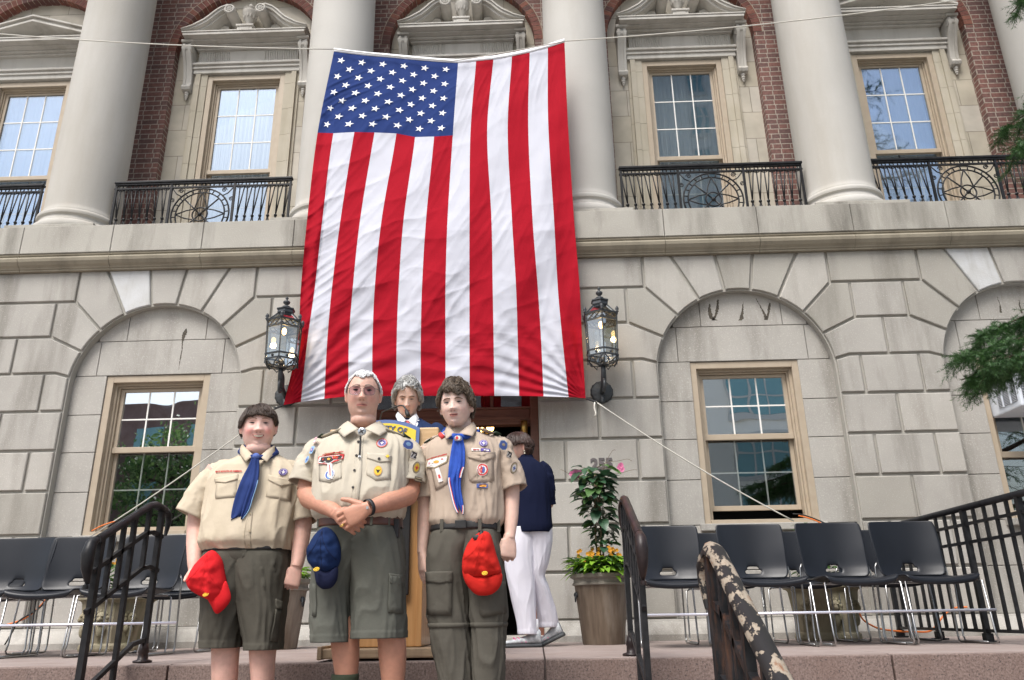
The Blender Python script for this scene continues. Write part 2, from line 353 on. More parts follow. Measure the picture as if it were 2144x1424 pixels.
# brick
def brick_mat(name, flat=True):
    m = bpy.data.materials.new(name); m.use_nodes = True; t = m.node_tree; N = t.nodes; Lk = t.links; b = N['Principled BSDF']; b.inputs['Roughness'].default_value = .85
    tc = N.new('ShaderNodeTexCoord'); sp = N.new('ShaderNodeSeparateXYZ'); Lk.new(tc.outputs['Object'], sp.inputs[0])
    ad = N.new('ShaderNodeMath'); ad.operation = 'ADD'; Lk.new(sp.outputs[0], ad.inputs[0]); Lk.new(sp.outputs[1], ad.inputs[1])
    cb = N.new('ShaderNodeCombineXYZ'); Lk.new(ad.outputs[0], cb.inputs[0]); Lk.new(sp.outputs[2], cb.inputs[1])
    br = N.new('ShaderNodeTexBrick'); Lk.new(cb.outputs[0], br.inputs['Vector'])
    br.inputs['Scale'].default_value = 1; br.inputs['Brick Width'].default_value = .205; br.inputs['Row Height'].default_value = .071
    br.inputs['Mortar Size'].default_value = .0065; br.inputs['Mortar Smooth'].default_value = .15; br.offset = .5; br.squash = .52; br.squash_frequency = 2
    br.inputs['Color1'].default_value = (.19, .088, .072, 1); br.inputs['Color2'].default_value = (.115, .066, .06, 1); br.inputs['Mortar'].default_value = (.34, .29, .245, 1); br.inputs['Bias'].default_value = -.1
    # darker headers picked by a second brick pattern of the same bond
    b2 = N.new('ShaderNodeTexBrick'); Lk.new(cb.outputs[0], b2.inputs['Vector'])
    for k, v in (('Scale', 1), ('Brick Width', .205), ('Row Height', .071), ('Mortar Size', 0), ('Bias', -.62)): b2.inputs[k].default_value = v
    b2.offset = .5; b2.squash = .52; b2.squash_frequency = 2; b2.inputs['Color1'].default_value = (0, 0, 0, 1); b2.inputs['Color2'].default_value = (1, 1, 1, 1)
    ns = N.new('ShaderNodeTexNoise'); ns.inputs['Scale'].default_value = 30; ns.inputs['Detail'].default_value = 6; Lk.new(tc.outputs['Object'], ns.inputs['Vector'])
    n2 = N.new('ShaderNodeTexNoise'); n2.inputs['Scale'].default_value = 3; n2.inputs['Detail'].default_value = 3; Lk.new(tc.outputs['Object'], n2.inputs['Vector'])
    mx = N.new('ShaderNodeMix'); mx.data_type = 'RGBA'; mx.blend_type = 'MULTIPLY'; mx.inputs[0].default_value = .75
    mr = N.new('ShaderNodeMapRange'); Lk.new(ns.outputs['Fac'], mr.inputs[0]); mr.inputs[1].default_value = .3; mr.inputs[2].default_value = .7; mr.inputs[3].default_value = .65; mr.inputs[4].default_value = 1.35
    cc = N.new('ShaderNodeCombineColor'); [Lk.new(mr.outputs[0], cc.inputs[i]) for i in range(3)]
    Lk.new(br.outputs['Color'], mx.inputs[6]); Lk.new(cc.outputs[0], mx.inputs[7]); Lk.new(mx.outputs[2], b.inputs['Base Color'])
    bp = N.new('ShaderNodeBump'); bp.invert = True; bp.inputs['Distance'].default_value = .006; Lk.new(br.outputs['Fac'], bp.inputs['Height'])
    b3 = N.new('ShaderNodeBump'); b3.inputs['Distance'].default_value = .002; Lk.new(ns.outputs['Fac'], b3.inputs['Height']); Lk.new(bp.outputs[0], b3.inputs['Normal']); Lk.new(b3.outputs[0], b.inputs['Normal'])
    return m
M['brick'] = brick_mat('red_brick_wall')
M['brick_a'] = mat('brick_red', (.19, .07, .053), .85, col2=(.11, .038, .03), nscale=14, bump=.002)
M['brick_b'] = mat('brick_dark', (.11, .055, .05), .85, col2=(.1, .04, .034), nscale=14, bump=.002)
M['brick_c'] = mat('brick_orange', (.24, .095, .065), .85, col2=(.14, .05, .035), nscale=14, bump=.002)
M['mortar'] = mat('mortar', (.34, .28, .22), .95)
def ashlar_mat(name):
    m = bpy.data.materials.new(name); m.use_nodes = True; t = m.node_tree; N = t.nodes; Lk = t.links; b = N['Principled BSDF']; b.inputs['Roughness'].default_value = .85
    tc = N.new('ShaderNodeTexCoord'); sp = N.new('ShaderNodeSeparateXYZ'); Lk.new(tc.outputs['Object'], sp.inputs[0])
    cb = N.new('ShaderNodeCombineXYZ'); Lk.new(sp.outputs[0], cb.inputs[0]); Lk.new(sp.outputs[2], cb.inputs[1])
    br = N.new('ShaderNodeTexBrick'); Lk.new(cb.outputs[0], br.inputs['Vector'])
    for k, v in (('Scale', 1), ('Brick Width', .52), ('Row Height', .385), ('Mortar Size', .0035), ('Mortar Smooth', .3), ('Bias', 0)): br.inputs[k].default_value = v
    br.inputs['Color1'].default_value = (.43, .39, .31, 1); br.inputs['Color2'].default_value = (.48, .445, .385, 1); br.inputs['Mortar'].default_value = (.22, .19, .15, 1)
    ns = N.new('ShaderNodeTexNoise'); ns.inputs['Scale'].default_value = 3; ns.inputs['Detail'].default_value = 8; Lk.new(tc.outputs['Object'], ns.inputs['Vector'])
    mr = N.new('ShaderNodeMapRange'); Lk.new(ns.outputs['Fac'], mr.inputs[0]); mr.inputs[1].default_value = .3; mr.inputs[2].default_value = .7; mr.inputs[3].default_value = .78; mr.inputs[4].default_value = 1.12
    cc = N.new('ShaderNodeCombineColor'); [Lk.new(mr.outputs[0], cc.inputs[i]) for i in range(3)]
    mx = N.new('ShaderNodeMix'); mx.data_type = 'RGBA'; mx.blend_type = 'MULTIPLY'; mx.inputs[0].default_value = 1
    Lk.new(br.outputs['Color'], mx.inputs[6]); Lk.new(cc.outputs[0], mx.inputs[7]); Lk.new(mx.outputs[2], b.inputs['Base Color'])
    bp = N.new('ShaderNodeBump'); bp.invert = True; bp.inputs['Distance'].default_value = .004; Lk.new(br.outputs['Fac'], bp.inputs['Height']); Lk.new(bp.outputs[0], b.inputs['Normal'])
    return m
M['ashlar'] = ashlar_mat('smooth_ashlar')
def glass_mat(name, refl, tint=(.9, .95, 1), rough=.01):
    m = bpy.data.materials.new(name); m.use_nodes = True; t = m.node_tree; N = t.nodes; Lk = t.links; N.remove(N['Principled BSDF'])
    g = N.new('ShaderNodeBsdfGlossy'); g.inputs['Roughness'].default_value = rough; g.inputs['Color'].default_value = (*tint, 1)
    tr = N.new('ShaderNodeBsdfTransparent'); tr.inputs[0].default_value = (.8, .83, .82, 1)
    lw = N.new('ShaderNodeLayerWeight'); lw.inputs['Blend'].default_value = .35
    ad = N.new('ShaderNodeMath'); ad.operation = 'MULTIPLY_ADD'; Lk.new(lw.outputs['Fresnel'], ad.inputs[0]); ad.inputs[1].default_value = .5; ad.inputs[2].default_value = refl; ad.use_clamp = True
    tc = N.new('ShaderNodeTexCoord'); ns = N.new('ShaderNodeTexNoise'); ns.inputs['Scale'].default_value = 2.5; ns.inputs['Detail'].default_value = 1; Lk.new(tc.outputs['Object'], ns.inputs['Vector'])
    bp = N.new('ShaderNodeBump'); bp.inputs['Distance'].default_value = .0014; Lk.new(ns.outputs['Fac'], bp.inputs['Height']); Lk.new(bp.outputs[0], g.inputs['Normal'])
    ms = N.new('ShaderNodeMixShader'); Lk.new(ad.outputs[0], ms.inputs[0]); Lk.new(tr.outputs[0], ms.inputs[1]); Lk.new(g.outputs[0], ms.inputs[2]); Lk.new(ms.outputs[0], N['Material Output'].inputs[0])
    return m
M['glass'] = glass_mat('window_glass', .24, (.72, .84, 1))
M['glass_low'] = glass_mat('window_glass_low', .62)
M['glass_screen'] = glass_mat('screened_glass', .2)
M['lantern_glass'] = glass_mat('lantern_glass', .22)
M['lens'] = glass_mat('tinted_lens', -.02, (.8, .7, .9)); M['lens'].node_tree.nodes['Transparent BSDF'].inputs[0].default_value = (.74, .66, .76, 1)
def skin_mat(name):
    m = bpy.data.materials.new(name); m.use_nodes = True; t = m.node_tree; N = t.nodes; Lk = t.links; b = N['Principled BSDF']; b.inputs['Roughness'].default_value = .5
    at = N.new('ShaderNodeAttribute'); at.attribute_name = 'Col'
    tc = N.new('ShaderNodeTexCoord'); ns = N.new('ShaderNodeTexNoise'); ns.inputs['Scale'].default_value = 45; ns.inputs['Detail'].default_value = 4; Lk.new(tc.outputs['Object'], ns.inputs['Vector'])
    mr = N.new('ShaderNodeMapRange'); Lk.new(ns.outputs['Fac'], mr.inputs[0]); mr.inputs[1].default_value = .3; mr.inputs[2].default_value = .7; mr.inputs[3].default_value = .92; mr.inputs[4].default_value = 1.06
    cc = N.new('ShaderNodeCombineColor'); [Lk.new(mr.outputs[0], cc.inputs[i]) for i in range(3)]
    mx = N.new('ShaderNodeMix'); mx.data_type = 'RGBA'; mx.blend_type = 'MULTIPLY'; mx.inputs[0].default_value = 1
    Lk.new(at.outputs['Color'], mx.inputs[6]); Lk.new(cc.outputs[0], mx.inputs[7]); Lk.new(mx.outputs[2], b.inputs['Base Color'])
    b.inputs['Subsurface Weight'].default_value = .12; b.inputs['Subsurface Radius'].default_value = (1, .35, .2); b.inputs['Subsurface Scale'].default_value = .008
    bp = N.new('ShaderNodeBump'); bp.inputs['Distance'].default_value = .0006; n2 = N.new('ShaderNodeTexNoise'); n2.inputs['Scale'].default_value = 300; Lk.new(tc.outputs['Object'], n2.inputs['Vector'])
    Lk.new(n2.outputs['Fac'], bp.inputs['Height']); Lk.new(bp.outputs[0], b.inputs['Normal'])
    return m
M['skin'] = skin_mat('skin')
# ================================================================ setting
YW, YU, YB = 7.10, 8.42, 8.30          # rusticated wall face, upper stone infill face, brick face
BAYS = [-6.485, -3.646, -.808, 2.03, 4.72]
COLS = [-5.07, -2.23, .615, 3.45, 6.12]
DOOR = -.808
g = MB(); g.box(-45, 45, -60, 7.0, -1.60, -1.40)
tag(g.build('ground', M['ground']), kind='structure')
g = MB()
xs = [-9, -6.9, -4.4, -1.95, .03, 1.81, 4.6, 7.2, 9]
for i in range(len(xs)-1):
    ys = [4.42, 4.98, 5.6, 6.3, 7.2]
    for j in range(4): g.bbox(xs[i]+.004, xs[i+1]-.004, ys[j]+.003, ys[j+1]-.003, -.05, 0, .004)
g.box(-9, 9, 4.43, 7.3, -1.4, -.051)
tag(g.build('stone_terrace', M['paving']), kind='structure')
g = MB()
for i in range(len(xs)-1): g.bbox(xs[i]+.005, xs[i+1]-.005, 4.38, 4.42, -.165, -.004, .006)
g.box(-9, 4.2, 4.0, 4.44, -1.4, -.171); g.box(-9, 4.2, 2.3, 4.0, -1.4, -.341)
for k in range(6): g.box(-9, 4.2, 2.3-.28*(k+1), 2.3-.28*k, -1.4, -.341-.17*(k+1))
tag(g.build('steps', M['granite']), kind='structure')

# ---------------------------------------------------------------- town hall
hall = empty('town_hall', (0, YW, 0), label='red brick and limestone civic building with tall columns and arched ground floor', cat='building')
Z = [3.585, 3.245, 2.875, 2.50, 2.12, 1.74, 1.36, .965, .565, .17]
def wall_lower():
    st = MB(); bk = MB(); _b = st.block
    def blk(poly, a, b, gap=.0135, ch=.007, mi=None): return _b(poly, a+random.uniform(-.0015, .0015), b, gap+random.uniform(-.0015, .001), ch, mi if mi else random.choice([0, 0, 2, 3]))
    st.block = blk
    n_bay = len(BAYS)
    for bi, c in enumerate(BAYS):
        Rr = .835 if abs(c-DOOR) > .1 else .86; zc = 2.355
        pl = (BAYS[bi-1]+c)/2 if bi else c-1.42; pr = (BAYS[bi+1]+c)/2 if bi < n_bay-1 else c+1.42
        arc = [(c+Rr*math.cos(t), zc+Rr*math.sin(t)) for t in [math.pi*k/36 for k in range(37)]]
        # backing with arched opening, right to left arc
        poly = [(pl, 0), (c-Rr, 0)] + arc[::-1] + [(c+Rr, 0), (pr, 0), (pr, 3.62), (pl, 3.62)]
        bk.prism(poly, YW+.025, YW+.55)
        A = [7, 25.5, 44, 62.7, 81.3, 98.7, 117.3, 136, 154.5, 173]
        def apt(a, r=Rr): return (c+r*math.cos(R(a)), zc+r*math.sin(R(a)))
        def arcp(a0, a1, n=6): return [apt(a0+(a1-a0)*k/n) for k in range(n+1)]
        def mir(p): return [(2*c-x, z) for x, z in p][::-1]
        # polygons on the right-hand side, then mirrored with that side's pier
        for side in (1, -1):
            px = (pr-c) if side == 1 else (c-pl)
            v1 = [(c+px, Z[3])] + [(c+px, Z[2])] + [(c+1.09, Z[2])] + arcp(25.5, 7) + [(c+Rr+.14, Z[3])]
            v2 = [(c+1.09, Z[2]), (c+1.09, Z[1]), (c+.905, Z[1])] + arcp(44, 25.5)
            v3 = [(c+.905, Z[1]), (c+.905, Z[0]), (c+.63, Z[0])] + arcp(62.7, 44)
            v4 = [(c+.63, Z[0]), (c+.19, Z[0])] + arcp(81.3, 62.7)
            for k, v in enumerate((v1, v2, v3, v4)):
                if side == -1: v = mir(v)
                mi = 1 if (abs(c+3.646) < .1 and side == -1 and k == 3) or (bi == 4 and side == -1 and k == 3) else 0
                st.block(v, YW, YW+.08, mi=mi)
            if side == 1:
                # between arches: row C-D centre block and top block
                pass
            # jamb quoins below springing
            rows = [(Z[k], Z[k+1]) for k in range(3, 9)]
            for k, (zt, zb) in enumerate(rows):
                if k % 2 == 0:
                    segs = [(Rr, Rr+.24), (Rr+.24, px)]
                else:
                    segs = [(Rr, px)]
                for si, (a, b) in enumerate(segs):
                    top = [(c+b, zt), (c+a, zt)]
                    if k == 0 and si == 0: top = [(c+b, zt), (c+Rr+.14, zt), (c+a, zt-.04)]
                    poly = [(c+a, zb), (c+b, zb)] + top
                    if k % 2 == 0 and si == 1:
                        # centre block spans the two half piers: build once, from the right-hand side of a bay
                        if side == 1:
                            nx = BAYS[bi+1] if bi < n_bay-1 else pr
                            rr2 = (.86 if abs(nx-DOOR) < .1 else .835) + .24 if bi < n_bay-1 else 0
                            poly = [(c+a, zb), (nx-rr2, zb), (nx-rr2, zt), (c+a, zt)]
                        elif bi == 0: poly = mir([(c+a, zb), (c+px, zb), (c+px, zt), (c+a, zt)])
                        else: continue
                        st.block(poly, YW, YW+.08); continue
                    if side == -1: poly = mir(poly)
                    st.block(poly, YW, YW+.08)
        st.block([(c-.19, Z[0])] + arcp(98.7, 81.3) + [(c+.19, Z[0])], YW, YW+.08)
        # row blocks between arches
        if bi < n_bay-1:
            nx = BAYS[bi+1]
            st.block([(c+1.09, Z[2]), (nx-1.09, Z[2]), (nx-1.09, Z[1]), (c+1.09, Z[1])], YW, YW+.08)
            st.block([(c+.905, Z[1]), (nx-.905, Z[1]), (nx-.905, Z[0]), (c+.905, Z[0])], YW, YW+.08)
    # base course and moulded plinth, broken at the door
    for x0, x1 in ((-7.9, DOOR-.86), (DOOR+.86, 6.14)):
        prof = [(YW+.1, .17), (YW-.02, .17), (YW-.03, .15), (YW-.05, .13), (YW-.10, .075), (YW-.12, .05), (YW-.12, 0), (YW+.1, 0)]
        v = [(x, y, z) for x in (x0, x1) for y, z in prof]; n = len(prof)
        st.add(v, [list(range(n)), [n+i for i in range(n)][::-1]] + [(i, (i+1) % n, n+(i+1) % n, n+i) for i in range(n)])
    st.build('rusticated_wall', [M['stone'], M['stone_new'], M['stone_b'], M['stone_c']], hall, world=True)
    bk.build('wall_core', M['stone_joint'], hall, world=True)
    # recessed infill round the windows
    inf = MB()
    for bi, c in enumerate(BAYS):
        if abs(c-DOOR) < .1: continue
        inf.mark(); Rr = .84; zc = 2.355; yf = YW+.095
        top = lambda x: zc+math.sqrt(max(0, Rr*Rr-(x-c)**2))
        rows = [2.49, 2.10, 1.735, 1.36, .955]
        for s in (-1, 1):
            for k in range(4):
                a, b = sorted((c+s*.51, c+s*Rr)); inf.block([(a, rows[k+1]), (b, rows[k+1]), (b, rows[k]), (a, rows[k])], yf, yf+.3, .003, .003)
        for (zb, zt) in ((.565, .955), (.17, .565)):
            for a, b in ((-Rr, -.28), (-.28, .3), (.3, Rr)): inf.block([(c+a, zb), (c+b, zb), (c+b, zt-.0), (c+a, zt)], yf, yf+.3, .003, .003)
        inf.bbox(c-.56, c+.56, YW+.04, YW+.2, .90, .962, .008)
        def tp(xa, xb, z0, z1):
            pts = [(xa, z0), (xb, z0)]
            n = 10; tt = []
            for k in range(n+1):
                x = xb+(xa-xb)*k/n; z = min(z1, top(x))
                if z > z0+.004: tt.append((x, z))
            if not tt: return
            x0 = min(p[0] for p in tt); x1 = max(p[0] for p in tt)
            inf.block([(x0, z0), (x1, z0)] + tt, yf, yf+.3, .003, .003)
        dx = Rr-.001
        tp(c-dx, c-.62, 2.49, 2.845); tp(c-.62, c+.62, 2.49, 2.845); tp(c+.62, c+dx, 2.49, 2.845)
        xx = math.sqrt(Rr*Rr-(2.845-zc)**2)-.002
        tp(c-xx, c-.37, 2.845, 3.3); tp(c-.37, c+.42, 2.845, 3.3); tp(c+.42, c+xx, 2.845, 3.3)
    inf.build_parts('arch_infill', M['stone'], hall, world=True)
wall_lower()
# old lettering ghosts and drips of tar on the arch heads
t = MB()
def streak(px, Y=YW+.094):
    t.mark()
    pts = [P(a, b, Y) for a, b, *_ in px]; ws = [q[2] for q in px]
    L = [(p.x-w_, Y, p.z) for p, w_ in zip(pts, ws)]; Rr = [(p.x+w_, Y, p.z) for p, w_ in zip(pts, ws)]
    n = len(L); t.add([v for v in L+Rr], [(i, i+1, n+i+1, n+i) for i in range(n-1)])
def jag(px, n=9, j=.003):
    out = []
    for i in range(len(px)-1):
        for k in range(n):
            u = k/n; a, b = px[i], px[i+1]; out.append((a[0]+(b[0]-a[0])*u+random.uniform(-.7, .7), a[1]+(b[1]-a[1])*u, max(.001, a[2]+(b[2]-a[2])*u+random.uniform(-j, j))))
    return out + [px[-1]]
streak(jag([(1486, 636, .004), (1485, 650, .016), (1490, 667, .022), (1500, 671, .016)])); streak(jag([(1503, 627, .006), (1502, 645, .014), (1499, 660, .012), (1492, 671, .014)]))
streak(jag([(1556, 632, .002), (1555, 650, .008), (1552, 668, .02), (1549, 671, .016)])); streak(jag([(1583, 625, .003), (1591, 640, .005), (1602, 660, .012), (1604, 670, .018)]))
streak(jag([(1612, 634, .008), (1610, 648, .014), (1606, 670, .006)]))
streak(jag([(390, 688, .004), (387, 697, .022), (384, 706, .016), (382, 716, .006), (381, 735, .004), (377, 755, .003), (374, 775, .002)]))
streak(jag([(2088, 622, .002), (2094, 640, .006), (2096, 655, .012)])); streak(jag([(2133, 628, .003), (2136, 645, .006), (2140, 656, .01)]))
t.build_parts('tar_mark', M['tar'], hall, world=True)

# cornice band: blocks + moulding
b = MB(); md = MB()
jx = [-9+.93*k+.12 for k in range(18)]
for i in range(len(jx)-1): b.block([(jx[i], 3.742), (jx[i+1], 3.742), (jx[i+1], 4.05), (jx[i], 4.05)], 7.0, 8.3, .003, .004)
prof = [(7.2, 3.74), (7.012, 3.742), (7.012, 3.725), (7.022, 3.72), (7.018, 3.705), (7.0, 3.70), (6.992, 3.685), (6.998, 3.655), (7.02, 3.625), (7.045, 3.605), (7.05, 3.592), (7.06, 3.59), (7.06, 3.572), (7.2, 3.572)]
n = len(prof)
for i in range(len(jx)-1):
    v = [(x, y, z) for x in (jx[i]+.002, jx[i+1]-.002) for y, z in prof]
    md.add(v, [list(range(n)), [n+k for k in range(n)][::-1]] + [(k, (k+1) % n, n+(k+1) % n, n+k) for k in range(n)])
b.box(-9, 7, 8.28, 8.7, 3.6, 4.09)
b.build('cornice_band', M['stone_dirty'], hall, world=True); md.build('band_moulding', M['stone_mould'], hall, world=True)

# columns
for x in COLS:
    m = MB(); m.smooth = True
    m.lathe([(.445, 4.20), (.468, 4.225), (.476, 4.26), (.468, 4.30), (.445, 4.325), (.43, 4.33), (.43, 4.345), (.418, 4.36), (.415, 4.385), (.425, 4.40), (.436, 4.405), (.44, 4.425), (.436, 4.445), (.42, 4.46), (.405, 4.465), (.405, 4.48), (.393, 4.50), (.388, 4.54), (.387, 4.6), (.384, 5.5), (.379, 7), (.366, 9.4), (.43, 9.5), (.43, 9.6)], (x, 7.757, 0), 56)
    c = m.build('column', M['column'], hall, world=True, autosmooth=40)
    p = MB(); p.bbox(x-.48, x+.48, 7.22, 8.25, 4.052, 4.198, .006); p.build('plinth', M['stone_dirty'], c, world=True)
e = MB(); e.box(-9, 7.6, 7.3, 9.2, 9.6, 10.0); e.box(-9, 7.6, 7.15, 9.2, 10.0, 10.2); e.build('entablature', M['column'], hall, world=True)

# brick upper wall with arched openings
bw = MB(); ring = MB(); rev = MB()
for bi, c in enumerate(BAYS):
    pl = (BAYS[bi-1]+c)/2 if bi else c-1.7; pr = (BAYS[bi+1]+c)/2 if bi < 4 else c+1.6
    Ra, zc = .95, 7.30
    arc = [(c+Ra*math.cos(math.pi*k/40), zc+Ra*math.sin(math.pi*k/40)) for k in range(41)]
    bw.prism([(pl, 4.09), (c-Ra, 4.09)] + arc[::-1] + [(c+Ra, 4.09), (pr, 4.09), (pr, 9.7), (pl, 9.7)], YB, YB+.18)
    nb = 44
    for k in range(nb):
        a0, a1 = math.pi*k/nb, math.pi*(k+1)/nb; g_ = .0045/Ra
        for (r0, r1, off) in ((Ra-.004, Ra+.105, 0),):
            q = [(c+r*math.cos(a), zc+r*math.sin(a)) for r, a in ((r0, a0+g_), (r1, a0+g_), (r1, a1-g_), (r0, a1-g_))]
            ring.prism(q, YB-.006, YB+.1, random.choice([0, 0, 1, 2]))
    rr = [(c+r*math.cos(math.pi*k/40), zc+r*math.sin(math.pi*k/40)) for r, ks in ((Ra-.001, range(41)), (Ra+.118, range(40, -1, -1))) for k in ks]
    ring.prism(rr, YB-.002, YB+.05, 3)
bw.build('brick_wall', M['brick'], hall, world=True); ring.build('brick_arch', [M['brick_a'], M['brick_b'], M['brick_c'], M['mortar']], hall, world=True)

def sash_window(c, z0, z1, hw, yf, up_rows, low_rows, zmeet, glass_up, glass_lo, open_gap=0, curtain=False, screen=False, recess=.10, reveal=.1):
    """wooden double-hung window; yf = front of the frame; all world coordinates"""
    f = MB()
    fw = .065
    for a, b in ((c-hw, c-hw+fw), (c+hw-fw, c+hw)): f.bbox(a, b, yf, yf+.14, z0, z1, .004)
    f.bbox(c-hw+fw, c+hw-fw, yf, yf+.14, z1-fw, z1, .004); f.bbox(c-hw+fw, c+hw-fw, yf-.01, yf+.14, z0, z0+.035, .004)
    i = fw
    for (d, y) in ((.022, yf+.05), (.016, yf+.075)):
        for a, b in ((c-hw+i, c-hw+i+d), (c+hw-i-d, c+hw-i)): f.box(a, b, y, yf+.139, z0+.036, z1-fw-.001)
        f.box(c-hw+i+d, c+hw-i-d, y, yf+.139, z1-fw-d-(i-fw), z1-fw-.001-(i-fw)); i += d+.001
    win = f.build('window', M['frame'], hall, world=True)
    ih = hw-i; yt = yf+recess
    zt = z1-i-.002
    s = MB(); sw = .035
    s.bbox(c-ih, c-ih+sw, yt, yt+.035, zmeet-.02, zt, .003); s.bbox(c+ih-sw, c+ih, yt, yt+.035, zmeet-.02, zt, .003)
    s.bbox(c-ih+sw, c+ih-sw, yt, yt+.035, zt-.03, zt, .003); s.bbox(c-ih, c+ih, yt-.012, yt+.036, zmeet-.025, zmeet+.03, .004)
    s.build('upper_sash', M['frame'], win, world=True)
    zl0 = z0+.04+open_gap; yl = yt+.04
    s = MB()
    s.bbox(c-ih, c-ih+sw, yl, yl+.035, zl0, zmeet+.015, .003); s.bbox(c+ih-sw, c+ih, yl, yl+.035, zl0, zmeet+.015, .003)
    s.bbox(c-ih+sw, c+ih-sw, yl, yl+.035, zl0, zl0+.045, .003)
    s.build('lower_sash', M['frame'], win, world=True)
    cols = 3
    mu = MB(); gx0, gx1 = c-ih+sw, c+ih-sw
    for k in range(1, cols): x = gx0+(gx1-gx0)*k/cols; mu.box(x-.007, x+.007, yt+.012, yt+.03, zmeet+.03, zt-.03)
    for k in range(1, up_rows): z = zmeet+.03+(zt-.06-zmeet)*k/up_rows; mu.box(gx0, gx1, yt+.013, yt+.029, z-.007, z+.007)
    mu.mark()
    for k in range(1, cols): x = gx0+(gx1-gx0)*k/cols; mu.box(x-.006, x+.006, yl+.02, yl+.034, zl0+.045, zmeet-.02)
    for k in range(1, low_rows): z = zl0+.045+(zmeet-.065-zl0)*k/low_rows; mu.box(gx0, gx1, yl+.021, yl+.033, z-.006, z+.006)
    mu.build_parts('muntins', M['muntin'], win, world=True)
    p = MB(); p.box(gx0-.004, gx1+.004, yt+.016, yt+.022, zmeet+.02, zt-.025); p.build('pane', glass_up, win, world=True)
    p = MB(); p.box(gx0-.004, gx1+.004, yl+.018, yl+.024, zl0+.04, zmeet-.01); p.build('pane', glass_lo, win, world=True)
    if curtain:
        cu = MB(); cu.smooth = True; n = 90; L = []
        for k in range(n+1):
            u = k/n; x = gx0-.03+(gx1-gx0+.06)*u; y = yl+.09+.018*math.sin(u*95)+.01*math.sin(u*41+1)+.008*math.sin(u*190)
            L.append((x, y))
        if curtain == 2:  # parted in the middle
            L1 = [p_ for p_ in L if p_[0] < c-.06]; L2 = [p_ for p_ in L if p_[0] > c-.02]; segs = [L1, L2]
        else: segs = [L]
        for sg in segs:
            m_ = len(sg); v = [(x, y, z0) for x, y in sg] + [(x, y, z1) for x, y in sg]
            cu.add(v, [(j, j+1, m_+j+1, m_+j) for j in range(m_-1)])
        cu.build('curtain', M['curtain'], win, world=True, solid=.003)
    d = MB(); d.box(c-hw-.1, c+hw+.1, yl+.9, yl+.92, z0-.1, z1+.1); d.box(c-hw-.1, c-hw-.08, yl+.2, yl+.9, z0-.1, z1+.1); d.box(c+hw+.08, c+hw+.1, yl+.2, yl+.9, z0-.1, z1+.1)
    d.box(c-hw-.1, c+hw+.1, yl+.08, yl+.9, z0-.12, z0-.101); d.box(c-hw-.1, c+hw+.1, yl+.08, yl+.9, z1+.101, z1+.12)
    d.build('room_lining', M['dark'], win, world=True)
    return win

